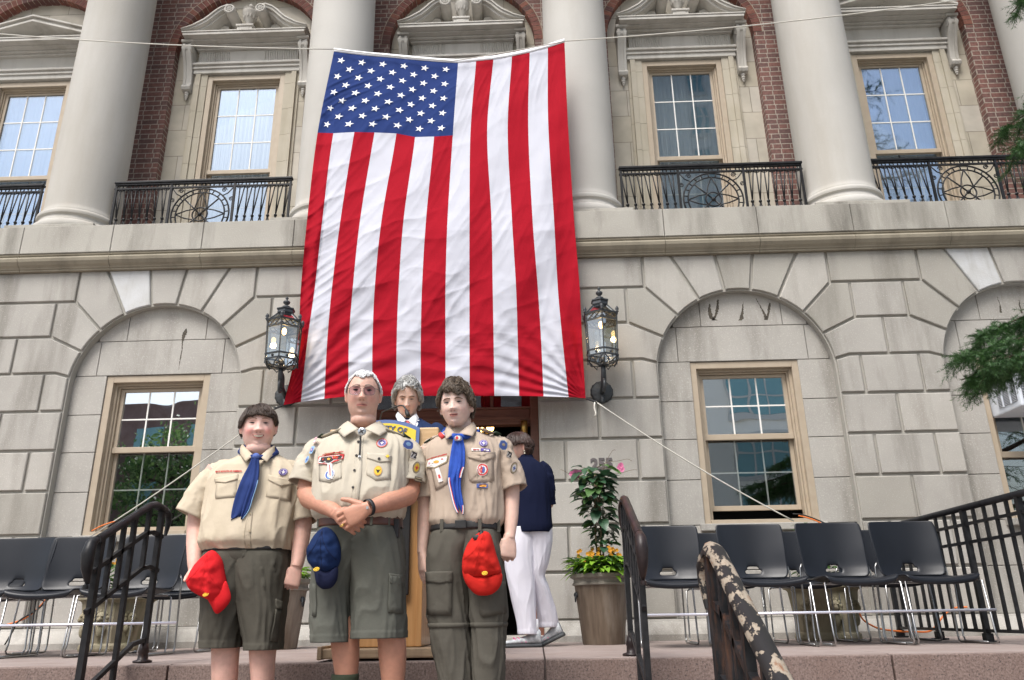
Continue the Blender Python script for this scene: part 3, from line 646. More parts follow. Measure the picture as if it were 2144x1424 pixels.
# upper bays: stone infill, architrave, entablature and pediment
def upper_bay(c, tri, curtain):
    inf = MB(); Ra, zc = .955, 7.30; y = YU
    # infill with window hole (two L-shaped halves + head)
    arc = [(c+Ra*math.cos(math.pi*k/40), zc+Ra*math.sin(math.pi*k/40)) for k in range(41)]
    inf.prism([(c+.52, 4.09), (c+Ra, 4.09)] + arc[:21] + [(c, 6.965), (c+.52, 6.965)], y, y+.25)
    inf.mark(); inf.prism([(c-.52, 4.09), (c-.52, 6.965), (c, 6.965)] + arc[20:] + [(c-Ra, 4.09)], y, y+.25)
    inf.build_parts('arch_infill', M['ashlar'], hall, world=True)
    t = MB()
    # buff architrave jambs in three stepped faces, in courses
    zs = [4.09, 4.47, 4.86, 5.25, 5.63, 6.02, 6.41, 6.80, 6.985]
    for s in (-1, 1):
        t.mark()
        for k in range(len(zs)-1):
            for (a, b2, yy) in ((.512, .60, y-.035), (.60, .665, y-.055), (.665, .70, y-.02)):
                x0, x1 = sorted((c+s*a, c+s*b2)); t.bbox(x0, x1, yy, y+.01, zs[k]+.001, zs[k+1]-.001, .003)
    t.build_parts('architrave', M['buff'], hall, world=True)
    t = MB()
    e = MB()
    # head moulding (shouldered), frieze, bed mouldings, cornice
    e.bbox(c-.70, c+.70, y-.06, y+.01, 6.987, 7.05, .006); e.bbox(c-.715, c+.715, y-.08, y+.01, 7.05, 7.075, .006); e.bbox(c-.72, c+.72, y-.10, y+.01, 7.10, 7.135, .008); e.box(c-.70, c+.70, y-.07, y, 7.075, 7.10)
    e.box(c-.66, c+.66, y-.045, y+.01, 7.135, 7.34)
    if not tri:
        e.bbox(c-.23, c+.23, y-.056, y-.03, 7.15, 7.325, .004)
        e.smooth = True
        for s in (-1, 1):
            for k in range(13):
                x = c+s*(.26+.031*k)
                e.tube([(x+.006*math.sin(j*1.26), y-.046, 7.15+.175*j/5) for j in range(6)], .0095, 6)
        e.smooth = False
    e.bbox(c-.68, c+.68, y-.09, y, 7.34, 7.365, .006); e.bbox(c-.70, c+.70, y-.13, y, 7.368, 7.395, .006)
    e.box(c-.74, c+.74, y-.20, y, 7.397, 7.415)
    e.bbox(c-.80, c+.80, y-.29, y, 7.417, 7.455, .005); e.bbox(c-.815, c+.815, y-.30, y, 7.457, 7.475, .004)
    ent = e.build('window_entablature', M['trim'], hall, world=True)
    # consoles
    for s in (-1, 1):
        k_ = MB(); x = c+s*.765; k_.smooth = True
        k_.bbox(x-.075, x+.075, y-.22, y, 7.375, 7.412, .004)
        side = [(0, 7.36), (-.20, 7.36), (-.215, 7.31), (-.20, 7.25), (-.15, 7.17), (-.10, 7.05), (-.07, 6.93), (-.06, 6.82), (-.085, 6.80), (-.095, 6.77), (-.08, 6.735), (-.05, 6.725), (0, 6.72)]
        for (xa, xb, sc) in ((x-.055, x-.02, 1), (x-.018, x+.018, .93), (x+.02, x+.055, 1)):
            v = [(xx, y+yy*sc, zz) for xx in (xa, xb) for yy, zz in side]; n = len(side)
            k_.add(v, [list(range(n)), [n+i for i in range(n)][::-1]] + [(i, (i+1) % n, n+(i+1) % n, n+i) for i in range(n)])
        k_.tube([(x-.065, y-.16, 7.30), (x+.065, y-.16, 7.30)], .05, 14); k_.tube([(x-.06, y-.055, 6.775), (x+.06, y-.055, 6.775)], .034, 12)
        for dz, r in ((6.70, .032), (6.665, .028), (6.635, .022), (6.61, .014)): k_.sphere((x, y-.03, dz), (r, r*.9, r*.8), 10, 6)
        k_.build('console', M['trim'], ent, world=True, autosmooth=35)
    pd = MB()
    if tri:
        ap = 7.83
        for s in (-1, 1):
            for (o0, o1, yy) in ((0, .028, .30), (.03, .075, .27), (.077, .10, .31)):
                q = [(c+s*.82, 7.478+o0), (c, ap-.105+o0), (c, ap-.105+o1), (c+s*.82, 7.478+o1)]
                pd.prism(q, y-yy, y+.02)
        pd.prism([(c-.80, 7.476), (c+.80, 7.476), (c, ap-.11)], y-.05, y+.02)
    else:
        # swan-neck pediment: S-curves ending in scrolls
        pd.smooth = True
        for s in (-1, 1):
            cv = [(-.825, 7.485), (-.75, 7.492), (-.66, 7.51), (-.57, 7.545), (-.49, 7.595), (-.42, 7.66), (-.36, 7.725), (-.30, 7.775), (-.245, 7.80), (-.20, 7.79)]
            for (w0, w1, yy) in ((-.0, .03, .24), (.032, .062, .29), (.064, .082, .31)):
                rings = []
                for i, (a, z) in enumerate(cv):
                    d = Vector(cv[min(i+1, len(cv)-1)]) - Vector(cv[max(i-1, 0)]); d.normalize(); nn = Vector((-d.y, d.x))
                    fade = .35+.65*min(1, i/3)
                    p0 = Vector((a, z))+nn*w0*fade; p1 = Vector((a, z))+nn*w1*fade
                    rings.append([(c-s*p0.x, y-yy, p0.y), (c-s*p1.x, y-yy, p1.y), (c-s*p1.x, y+.02, p1.y), (c-s*p0.x, y+.02, p0.y)])
                pd.loft(rings)
            xs_ = c+s*.205
            pd.tube([(xs_, y-.325, 7.785), (xs_, y+.02, 7.785)], .072, 20); 
            pd.tube([(xs_+.056*math.cos(a), y-.33, 7.785+.056*math.sin(a)) for a in [2*math.pi*k/20 for k in range(20)]], .012, 6, close=True)
            for k in range(6): a = k*math.pi/3; pd.sphere((xs_+.025*math.cos(a), y-.33, 7.785+.025*math.sin(a)), (.014, .012, .014), 8, 5)
            pd.sphere((xs_, y-.335, 7.785), .012, 8, 5)
            # fluted web under the curve
            q = [(c+s*.80, 7.477), (c+s*.30, 7.477), (c+s*.27, 7.56), (c+s*.29, 7.70), (c+s*.36, 7.715), (c+s*.45, 7.62), (c+s*.6, 7.52)]
            pd.smooth = False; pd.prism(q, y-.10, y+.02); pd.smooth = True
    pdo = pd.build('pediment', M['trim'], hall, world=True, autosmooth=35)
    if not tri:
        u = MB(); u.bbox(c-.10, c+.10, y-.27, y+.01, 7.477, 7.545, .004); u.bbox(c-.115, c+.115, y-.285, y+.01, 7.545, 7.575, .005); u.box(c-.055, c+.055, y-.275, y-.2, 7.49, 7.53)
        u.smooth = True
        u.lathe([(.055, 7.575), (.06, 7.59), (.035, 7.62), (.03, 7.65), (.038, 7.68), (.062, 7.73), (.085, 7.79), (.098, 7.85), (.10, 7.87), (.09, 7.885), (.095, 7.90), (.10, 7.91), (.06, 7.93), (.03, 7.99), (.015, 8.02)], (c, y-.14, 0), 28)
        for k in range(12): a = 2*math.pi*k/12; u.sphere((c+.075*math.cos(a), y-.14+.075*math.sin(a), 7.80), (.016, .016, .05), 6, 6)
        u.build('urn', M['trim'], pdo, world=True, autosmooth=40)
    sash_window(c, 4.10, 6.963, .51, YU-.02, 3, 3, 5.56, M['glass'], M['glass'], curtain=curtain, recess=.09)
for c, tri, cu in zip(BAYS, (1, 0, 0, 0, 1), (1, 1, 1, 1, 2)): upper_bay(c, tri, cu)

# ground-floor windows
sash_window(BAYS[0], .965, 2.488, .51, YW+.11, 2, 2, 1.77, M['glass_low'], M['glass_screen'])
sash_window(BAYS[1], .965, 2.488, .51, YW+.11, 2, 2, 1.77, M['glass_low'], M['glass_screen'])
sash_window(BAYS[3], .965, 2.488, .52, YW+.11, 2, 2, 1.77, M['glass_low'], M['glass_screen'], open_gap=.09)
sash_window(BAYS[4], .965, 2.488, .52, YW+.11, 2, 1, 1.55, M['glass_screen'], M['glass_screen'])

# doorway
y = YW+.42; d = MB(); c = DOOR
for a, b in ((c-.86, c-.78), (c+.78, c+.86)): d.bbox(a, b, y-.1, y+.08, 0, 3.2, .006)
d.bbox(c-.78, c+.78, y-.04, y+.08, 1.985, 2.14, .008); d.bbox(c-.78, c+.78, y-.06, y+.06, 2.03, 2.06, .006); d.bbox(c-.78, c+.78, y-.055, y+.06, 2.14, 2.16, .006)
d.bbox(c-.03, c+.03, y-.03, y+.05, 2.16, 3.15, .004)
for x in (c-.40, c+.40): d.bbox(x-.015, x+.015, y-.02, y+.04, 2.16, 3.1, .003)
dr = d.build('doorway', M['door_wood'], hall, world=True)
p = MB(); p.box(c-.78, c+.78, y+.01, y+.02, 2.16, 3.15); p.build('transom_pane', M['glass_screen'], dr, world=True)
dl = MB()                                        # right leaf folded back into the hall, left leaf too
for s in (1, -1):
    dl.mark(); x = c+s*.70
    dl.bbox(x-.025, x+.025, y+.10, y+.85, .01, 1.965, .005)
    for (z0, z1) in ((.15, .75), (.9, 1.72)): dl.bbox(x-.035, x+.035, y+.2, y+.75, z0, z1, .01)
dl.build_parts('door_leaf', M['door_wood'], dr, world=True)
br = MB(); br.smooth = True; br.tube([(c+.72, y-.1, 2.0), (c+.72, y-.1, 1.88)], [.035, .03], 12); br.build('door_closer', M['gold'], dr, world=True)
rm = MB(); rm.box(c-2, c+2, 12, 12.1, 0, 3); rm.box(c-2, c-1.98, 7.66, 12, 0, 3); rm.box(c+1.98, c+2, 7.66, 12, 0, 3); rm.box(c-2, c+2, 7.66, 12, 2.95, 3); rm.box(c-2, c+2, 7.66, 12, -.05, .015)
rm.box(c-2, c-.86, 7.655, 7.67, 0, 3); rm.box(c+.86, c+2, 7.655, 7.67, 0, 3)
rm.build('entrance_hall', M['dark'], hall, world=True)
th = MB(); th.bbox(c-.86, c+.86, YW-.16, YW+.5, .002, .05, .006); th.build('door_step', M['stone'], hall, world=True)
pc = P(1013, 896, 9.6); ch = MB(); ch.smooth = True
for k in range(7): a = 2*math.pi*k/7; ch.mark(); ch.sphere((pc.x+.10*math.cos(a), pc.y+.10*math.sin(a), pc.z+.03*(k % 2)), (.026, .026, .045), 8, 6)
chr_ = empty('chandelier', (pc.x, pc.y, pc.z), label='lit brass chandelier glowing inside the dark doorway', cat='chandelier')
ch.build_parts('bulb', M['chand'], chr_, world=True)
k = MB(); k.smooth = True; k.tube([(0, 0, -.06), (0, 0, 2.95-pc.z)], .01, 8)
for q in range(7): a = 2*math.pi*q/7; k.tube([(0, 0, -.05), (.06*math.cos(a), .06*math.sin(a), -.07), (.10*math.cos(a), .10*math.sin(a), -.04)], .006, 6)
k.build('arms', M['gold'], chr_)
# street number
nv = MB(); n0 = P(1260, 972, YW-.004); vs, fs = text_geo('255', .135, .004, .006)
nv.add([(v[0]*1.0+n0.x, v[1]+n0.y, v[2]+n0.z) for v in vs], fs); nv.build('house_number', M['number'], hall, world=True)

# window air conditioner
ac = empty('air_conditioner', (4.55, 7.1, 1.95), label='white window air conditioner sticking out above the right window, behind the conifer', cat='air conditioner')
pa = P(2093, 790, 7.0); pb = P(2117, 862, 7.0)
ac.location = (pa.x+.32, 7.0, pb.z)
m = MB(); m.bbox(-.32, .32, -.22, .25, 0, .40, .015); m.build('case', M['ac_white'], ac)
m = MB(); m.box(-.29, .29, -.226, -.2, .05, .37); m.box(-.326, -.3, -.18, .1, .06, .36); m.build('coil', M['ac_dark'], ac)
m = MB()
for k in range(22): z = .06+.014*k; m.box(-.29, .29, -.232, -.227, z, z+.004); m.box(-.332, -.327, -.18, .1, z, z+.004)
for x in (-.1, .1): m.box(x-.01, x+.01, -.236, -.226, .05, .37)
for yy in (-.1, .02): m.box(-.336, -.326, yy-.008, yy+.008, .05, .37)
m.build('grille', M['ac_white'], ac)

# balcony railings
def railing_parts(root):
    f = MB(); f.smooth = True; Lh = 1.01; zt = .82; z2 = .745
    f.smooth = False
    f.bbox(-Lh, Lh, -.03, .03, zt-.012, zt+.014, .005); f.box(-Lh+.01, Lh-.01, -.018, .018, zt-.03, zt-.013)
    f.box(-Lh, Lh, -.011, .011, z2-.009, z2+.009); f.box(-Lh, Lh, -.011, .011, .05, .07)
    for x in (-Lh+.02, -.36, .36, Lh-.02): f.box(x-.012, x+.012, -.012, .012, 0, zt-.013)
    f.build('rail_frame', M['iron'], root)
    s = MB(); s.smooth = True
    def ringc(x, z, r, t=.007, n=18): s.tube([(x+r*math.cos(a), 0, z+r*math.sin(a)) for a in [2*math.pi*k/n for k in range(n)]], t, 5, close=True)
    zk = .36; zr = (zt-.03+z2+.009)/2
    for sg in (-1, 1):
        n = 7; x0, x1 = .375, Lh-.03; st = (x1-x0)/n
        for k in range(n):
            x = sg*(x0+st*(k+.5)); ringc(x, zr, .021)
            xn = sg*(x0+st*(k+1.1)); xp = sg*(x0+st*(k-.1))
            for xx in (xn, x): s.tube([(xx, .004, z2), (x, 0, zk)], .0075, 5)
            for xx in (xp, xn): s.tube([(x, 0, zk), (xx, 0, .06)], .0075, 5)
            s.sphere((x, 0, zk), .019, 8, 6)
            s.tube([(x-st*.5, 0, z2-.005), (x-st*.25, 0, z2-.022), (x, 0, z2-.027), (x+st*.25, 0, z2-.022), (x+st*.5, 0, z2-.005)], .005, 5)
    for k in range(7): ringc(-.3+.1*k, zr, .021)
    zc = .40; ringc(0, zc, .325, .010, 40); ringc(0, zc, .275, .009, 36); ringc(0, zc, .085, .009, 20); s.sphere((0, 0, zc), .025, 8, 6)
    for k in range(24): a = 2*math.pi*k/24+.1; s.tube([(.275*math.cos(a), 0, zc+.275*math.sin(a)), (.325*math.cos(a), 0, zc+.325*math.sin(a))], .007, 5)
    for k in range(4):
        a = math.pi/4+math.pi/2*k; s.tube([(0, 0, zc), (.275*math.cos(a), 0, zc+.275*math.sin(a))], .009, 5)
        a0, a1 = math.pi/2*k, math.pi/2*(k+1)      # curved quatrefoil
        q = [(.275*math.cos(a0), .275*math.sin(a0)), (.17*math.cos(a0+.28), .17*math.sin(a0+.28)), (.095*math.cos(a), .095*math.sin(a)), (.17*math.cos(a1-.28), .17*math.sin(a1-.28)), (.275*math.cos(a1), .275*math.sin(a1))]
        s.tube([(x, 0, zc+z) for x, z in q], .008, 5)
    for sg in (-1, 1):
        for (dx, dz, r) in ((.335, .585, .03), (.245, .70, .03)):
            s.tube([(sg*(dx+r*(1-k/16)*math.cos(k*.75)), 0, dz+r*(1-k/16)*math.sin(k*.75)) for k in range(14)], .006, 5)
        s.tube([(sg*.235, 0, .63), (sg*.29, 0, .66), (sg*.345, 0, .73)], .007, 5)
    s.build('scrollwork', M['iron'], root)
RL = ['black iron balcony railing at the far left edge, before the leftmost column', 'black iron balcony railing between the two left columns, left of the flag',
      'black iron balcony railing hidden behind the flag', 'black iron balcony railing between the two columns right of the flag', 'black iron balcony railing at the far right, partly behind conifer tips']
r0 = None
for c, lb, bi in zip(BAYS, RL, range(5)):
    if bi == 2: continue
    if r0 is None:
        r0 = empty('balcony_railing', (c, 7.6, 4.075)); railing_parts(r0); rr = r0
    else: rr = copy_tree(r0); rr.location = (c, 7.6, 4.075)
    if bi == 4: rr.location.x += .06
    tag(rr, lb, 'railing', 'iron balcony railings above the cornice')
# ================================================================ flag
FX = {  # stripe boundaries (14) measured across the cloth at several heights: (y at each, x at each)
 0: ([108, 113, 117, 120, 123.5, 127, 130, 132, 128, 124.5, 118, 110, 100, 88.5], [699, 736, 773, 810, 847, 884, 922, 959, 997, 1033, 1072, 1109, 1147, 1182]),
 .235: ([278, 279, 276.5, 277.5, 279.5, 287, 286, 283.5, 280, 276, 272, 268, 262, 255], [665, 698, 742, 784, 830, 869, 909, 948, 985, 1020, 1063, 1106, 1148, 1189]),
 .47: ([460]*14, [643, 675, 713, 754, 799, 845, 892, 937, 983, 1029, 1072, 1115, 1160, 1202]),
 .675: ([603]*14, [630, 659, 695, 738.6, 784.6, 834.7, 883.5, 932.7, 982.8, 1031.6, 1080.5, 1126, 1168, 1213.7]),
 .84: ([722, 718, 716, 714, 714, 714, 714, 714, 714, 714, 714, 714, 715, 716], [622, 643, 685, 730.6, 780, 830.5, 881, 932.7, 983, 1033.5, 1084, 1133, 1178, 1219]),
 1.0: ([848, 841.5, 835, 830, 829.5, 829, 829, 829, 829, 829, 829, 830, 831.5, 834], [594, 630, 679, 729.5, 779, 830, 881, 932.7, 983.4, 1035, 1087, 1138, 1190.5, 1226])}
VK = sorted(FX)
def catmull(t, ks, vals):
    i = max(0, min(len(ks)-2, np.searchsorted(ks, t, side='right')-1)); h = ks[i+1]-ks[i]; u = (t-ks[i])/h
    def sl(j):
        if j == 0: return (vals[1]-vals[0])/(ks[1]-ks[0])
        if j == len(ks)-1: return (vals[-1]-vals[-2])/(ks[-1]-ks[-2])
        return (vals[j+1]-vals[j-1])/(ks[j+1]-ks[j-1])
    a, b = vals[i], vals[i+1]; m0, m1 = sl(i)*h, sl(i+1)*h
    return (2*u**3-3*u*u+1)*a + (u**3-2*u*u+u)*m0 + (-2*u**3+3*u*u)*b + (u**3-u*u)*m1
def flag_pt(s, v):
    """s in stripes 0..13, v 0 (top) .. 1 (bottom)"""
    i = min(12, int(s)); u = s-i
    def at(j):
        return catmull(v, VK, [FX[k][1][j] for k in VK]), catmull(v, VK, [FX[k][0][j] for k in VK])
    x0, y0 = at(i); x1, y1 = at(i+1); px, py = x0+(x1-x0)*u, y0+(y1-y0)*u
    Y = 7.08 - .22*min(1, v/.5) + .03*max(0, v-.5)/.5
    X = s/13
    Y -= .10*math.sin(math.pi*X)*max(0, min(1, (v-.25)/.4)) - .02
    # long drapery folds, finer gathers and edge pull
    f = 0
    d1 = X*3.4 + v*1.9; f += .016*math.sin(d1*7.0+2*fbm(X*2, v*2, 3))*math.exp(-((v-.55)/.5)**2)
    # creases running up to the right in the left half, from the lower corner
    d2 = v*34 + X*16 + 2.5*fbm(X*3, v*4, 9); left = max(0, 1-X*1.15); f += .0095*(1-abs(math.sin(d2)))**2*(.35+left)*min(1, v*3)
    # fan from each lower corner
    for cx, sgn in ((0, 1), (1, -1)):
        dx = (X-cx)*sgn*2.9+.02; dy = (1-v)*4.2+.02; an = math.atan2(dy, dx); rr_ = math.hypot(dx, dy)
        f += .012*math.sin(an*34+fbm(X*4, v*4, 5)*2)*math.exp(-rr_/1.3)*min(1, rr_*3)
    # vertical gathers under the top rope
    f += .007*math.sin(X*60+3*fbm(X*5, v*3, 1))*math.exp(-v/.12)
    # horizontal sag ripples low down
    low = max(0, (v-.72)/.28); f += .0055*(1-abs(math.sin(v*74+3.2*math.sin(X*3.1)+2.5*fbm(X*4, v*6, 2))))**2*low
    # diagonal pulls across the canton and upper right
    if v < .5: f += .005*math.sin(v*52 + X*30 + 3*fbm(X*3, v*3, 7))*(1-v/.5)*min(1, v*8)
    if s > 9: f += .010*math.sin((X*52)-v*3)*max(0, (s-9)/4)*min(1, v*2)
    if s < 1.2: f += .014*math.sin(X*90+v*5)*min(1, v*2)
    f += .006*fbm(X*9, v*14, 4)
    xm, zm = 2.7*X, 4.1*v; wv = fbm(X*2.5, v*4, 11, 2)
    an = R(38 if v < .2 and X < .54 else 56+26*X); q = xm*math.sin(an)+zm*math.cos(an)
    mk = .25+max(0, .75+1.6*mnoise.noise((X*4, v*5, 20)))*(1.0-.45*X); rd = (1-abs(math.sin(q*24+2.4*wv)))**2.2; r2 = (1-abs(math.sin(q*53+4.1*wv+1)))**2
    f += (.0062*rd+.0024*r2)*mk*min(1, v*12)*(1-.7*max(0, (v-.8)/.2))
    return P(px, py, Y-f)
flag = empty('flag', tuple(P(940, 128, 7.08)), label='huge stars and stripes flag hung vertically between the columns over the doorway', cat='flag')
fm = MB(); fm.smooth = True
NS, NV = 15, 400; vcan = .2350
vs_ = [i/NV for i in range(NV+1)]; kc = min(range(NV+1), key=lambda i: abs(vs_[i]-vcan)); vs_[kc] = vcan
grid = [[flag_pt(s/NS, v) for s in range(13*NS+1)] for v in vs_]
W_ = 13*NS+1
fm.v = [tuple(p) for r in grid for p in r]
for i in range(NV):
    for j in range(13*NS):
        st = j//NS
        mi = 2 if (i < kc and st < 7) else (1 if st % 2 == (1 if True else 0) else 0)
        if st >= 7: mi = 1 if st % 2 == 1 else 0
        fm.f.append([i*W_+j, i*W_+j+1, (i+1)*W_+j+1, (i+1)*W_+j]); fm.m.append(mi); fm.sm.append(True)
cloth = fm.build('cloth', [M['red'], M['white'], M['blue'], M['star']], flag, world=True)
# white heading along the top
hd = MB(); hd.smooth = True
top = [flag_pt(s/4, 0) for s in range(53)]
hd.add([tuple(p) for p in top] + [(p.x, p.y-.004, p.z+.045) for p in top], [(i, i+1, 53+i+1, 53+i) for i in range(52)])
hd.build('heading', M['star'], flag, world=True, solid=.004)
# stars: nine columns of 5 and 6 across, measured columns follow the cloth; laid 3 mm in front
sm_ = MB(); sm_.mi = 0
def star(s0, v0, rs=.34, rot=0):
    rv = rs*.0566*.74
    pts = []
    for k in range(10):
        a = math.pi/2*3 + math.pi*k/5 + rot; r = 1 if k % 2 == 0 else .40
        pts.append((s0+rs*r*math.cos(a), max(.003, v0+rv*r*math.sin(a))))
    vv = [flag_pt(s0, v0)] + [flag_pt(*p) for p in pts]
    vv = [(p.x, p.y-.006, p.z) for p in vv]
    sm_.add(vv, [(0, 1+k, 1+(k+1) % 10) for k in range(10)])
for rI in range(11):          # the flag hangs on its side: 11 columns across, 9 rows down
    for cI in range(9):
        if (rI+cI) % 2 == 0:
            star(7*(rI+.9)/12-.05+.04, vcan*(cI+1.0)/10.0, .24, R(14))
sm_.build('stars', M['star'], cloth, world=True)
flag['category'] = 'flag'

# ropes
def rope(pts, r, lb, sag=0, extra=None, nm='rope', mt='rope'):
    pts = [Vector(p) for p in pts]; out = []
    for i in range(len(pts)-1):
        for k in range(12):
            u = k/12; p = pts[i].lerp(pts[i+1], u); p.z -= sag*4*u*(1-u); out.append(p)
    out.append(pts[-1]); o = pts[0]
    m = MB(); m.smooth = True; m.tube([p-o for p in out], r, 6)
    if extra: extra(m, o)
    ob = m.build(nm, M[mt]); ob.location = o
    return tag(ob, lb, 'rope', 'white ropes holding the flag')
tl, tm, tr = P(697, 103, 7.05), P(947, 128, 7.04), P(1184, 86, 7.05)
rope([P(-60, 66, 7.0), tl], .007, 'white rope running left from the top left flag corner past the columns', .05)
rope([tl, tm, tr], .006, 'white rope strung along the top hem of the flag', .01)
rope([tr, P(2060, -8, 7.05)], .007, 'white rope running up to the right from the top right flag corner', .06)
bl, brr = P(594, 848, 6.86), P(1227, 834, 6.86)
rope([bl+Vector((-.06, 0, -.01)), P(190, 1123, 7.0)], .006, 'white rope slanting down left from the lower left flag corner to the window', .03)
rope([brr+Vector((.08, 0, -.03)), P(1662, 1091, 6.9)], .006, 'white rope slanting down right from the lower right flag corner across the window', .04)
def strap(a, b, lb):
    a, b = Vector(a), Vector(b); m = MB(); m.bar((0, 0, 0), b-a, .03, .012); m.smooth = True; m.tube([(b-a)+Vector((.012*math.cos(t), -.005, .012*math.sin(t))) for t in [k*math.pi/4 for k in range(8)]], .004, 5, close=True)
    o = m.build('corner_strap', M['strap']); o.location = a; tag(o, lb, 'strap', 'black straps on the lower flag corners')
strap(bl, bl+Vector((-.075, 0, -.03)), 'black strap and clip at the lower left flag corner, above the left boy')
strap(brr, brr+Vector((.085, 0, -.035)), 'black strap at the lower right flag corner, beside the right lantern')
m = MB(); m.smooth = True; o = brr+Vector((.075, -.01, -.04)); m.tube([(0, 0, 0), (-.005, 0, -.05), (.006, 0, -.1), (0, 0, -.135)], [.006, .007, .007, .014], 6)
ob = m.build('rope_end', M['rope']); ob.location = o; tag(ob, 'short frayed rope end dangling under the lower right flag corner', 'rope')

# ================================================================ lanterns
def lantern(px, pyt, pyb, Y, lb, rz=0, arm=0):
    a, b = P(px, pyt, Y), P(px, pyb, Y)
    root = empty('wall_lantern', (a.x, Y, b.z), rz)
    # local: z 0 = bottom of bracket; body between .20 and .78
    H = a.z-b.z; k = H/1.0
    def hx(r, z, ph=0): return [(r*math.cos(ph+math.pi/3*i), r*math.sin(ph+math.pi/3*i), z) for i in range(6)]
    ph = math.pi/6 if arm == 0 else 0
    rt, rb, z0, z1 = .165, .150, .34*k, .735*k
    f = MB()
    tp, bt = hx(rt, z1, ph), hx(rb, z0, ph)
    for i in range(6):
        j = (i+1) % 6
        f.bar(bt[i], tp[i], .011, .011)
        for z, r in ((z1, rt+.004), (z1-.062*k, rt-.004), (z0, rb+.004), (z0+.05*k, rb+.006)):
            q = hx(r, z, ph); f.bar(q[i], q[j], .014, .012)
        # diamond frieze
        q0, q1 = hx(rt, z1-.005, ph), hx(rt, z1-.056*k, ph)
        for n in range(3):
            for (u0, u1) in ((n/3, (n+.5)/3), ((n+1)/3, (n+.5)/3)):
                for top in (0, 1):
                    A = (Vector(q0[i]).lerp(Vector(q0[j]), u0)+Vector(q1[i]).lerp(Vector(q1[j]), u0))/2
                    B = Vector((q0 if top else q1)[i]).lerp(Vector((q0 if top else q1)[j]), u1); f.bar(A, B, .006, .006)
        # lower frieze studs
        mid = (Vector(bt[i])+Vector(bt[j]))/2; 
        f.sphere((mid.x, mid.y, z0+.025*k), (.013, .013, .013), 8, 6)
        # finials on the corners
        c_ = tp[i]; f.smooth = True; f.lathe([(.010, 0), (.018, .008), (.010, .016), (.017, .03), (.015, .045), (.004, .062)], (c_[0]*1.03, c_[1]*1.03, z1+.006), 10); f.smooth = False
        # roof ribs and basket below
        cap = hx(.075, .835*k, ph); f.bar(tp[i], cap[i], .012, .010)
        bs = hx(.035, .265*k, ph); mm = (Vector(bt[i])*.8+Vector(bs[i])*.2); mm.z = .285*k; f.tube([bt[i], mm, bs[i]], .007, 5)
        m2 = (Vector(bt[i])+Vector(bt[j]))/2; f.tube([bt[i], (Vector(bt[i]).lerp(m2, .6))+Vector((0, 0, -.04)), m2*.78+Vector((0, 0, -.01)) + Vector((0, 0, -.2*0)), (Vector(bt[j]).lerp(m2, .6))+Vector((0, 0, -.04)), bt[j]], .006, 5)
        f.bar(bt[i], Vector(bt[i])*1.02+Vector((0, 0, -.05)), .014, .010)
    f.loft([hx(rt+.012, z1-.002, ph), hx(rt+.016, z1+.010, ph), hx(rt-.01, z1+.016, ph)])
    f.loft([hx(.070, .83*k, ph), hx(.082, .845*k, ph), hx(.078, .87*k, ph), hx(.09, .88*k, ph), hx(.088, .89*k, ph), hx(.05, .905*k, ph)])
    f.smooth = True; f.lathe([(.05, .905*k), (.03, .925*k), (.012, .93*k), (.012, .94*k), (.03, .955*k), (.033, .97*k), (.026, .98*k), (.012, .985*k), (.010, 1.0*k), (.016, 1.01*k), (.003, 1.03*k)], (0, 0, 0), 16)
    f.lathe([(.04, .262*k), (.045, .275*k), (.02, .29*k)], (0, 0, 0), 12); f.smooth = False
    f.build('cage', M['lamp_iron'], root)
    gl = MB(); n = len(tp)
    for i in range(6):
        j = (i+1) % 6; s = .97; q = [Vector(bt[i])*s, Vector(bt[j])*s, Vector(tp[j])*s, Vector(tp[i])*s]
        for v, z in zip(q, (z0, z0, z1, z1)): v.z = z
        gl.add(q, [(0, 1, 2, 3)])
        cap = hx(.073, .835*k, ph); q = [Vector(tp[i]), Vector(tp[j]), Vector(cap[j]), Vector(cap[i])]; gl.add([v*1.0-Vector((0, 0, .004)) for v in q], [(0, 1, 2, 3)])
    gl.build('glass_pane', M['lantern_glass'], root)
    bu = MB(); bu.smooth = True; bu.sphere((0, 0, .655*k), (.022, .022, .034), 12, 8); bu.build('bulb', M['bulb'], root)
    cs = MB(); cs.smooth = True; cs.tube([(0, 0, .29*k), (0, 0, .34*k)], .02, 10); cs.mark(); cs.tube([(0, 0, .69*k), (0, 0, .76*k)], .014, 8); cs.build_parts('socket', M['lamp_iron'], root)
    ar = MB(); yw = YW-Y-.005; ar.smooth = True
    ar.tube([(0, 0, .27*k), (0, 0, .20*k), (0, .03, .14*k), (0, .10, .10*k), (0, .2, .09*k), (0, yw-.02, .09*k)], [.022, .022, .026, .026, .024, .022], 10)
    ar.tube([(0, .10+.065*math.cos(t), .17*k+.065*math.sin(t)) for t in [-1.8+k_*.36 for k_ in range(16)]], [.013]*16, 8)
    ar.tube([(0, .02+.05*math.cos(t), .09*k+.055*math.sin(t)) for t in [k_*.4 for k_ in range(16)]], .012, 8)
    ar.lathe([(.02, -.02), (.022, 0), (.022, .05)], (0, yw-.05, 0), 10)
    ar.build('bracket', M['lamp_iron'], root)
    ro = MB(); ro.smooth = False
    n = 28; ring0 = [(.105*math.cos(2*math.pi*i/n)*(1+.05*(i % 2)), yw, .10*k+.105*math.sin(2*math.pi*i/n)*(1+.05*(i % 2))) for i in range(n)]
    ring1 = [(.09*math.cos(2*math.pi*i/n)*(1+.06*(i % 2)), yw-.022, .10*k+.09*math.sin(2*math.pi*i/n)*(1+.06*(i % 2))) for i in range(n)]
    ring2 = [(.03*math.cos(2*math.pi*i/n), yw-.035, .10*k+.03*math.sin(2*math.pi*i/n)) for i in range(n)]
    ro.loft([ring0, ring1, ring2]); ro.build('wall_rose', M['lamp_iron'], root)
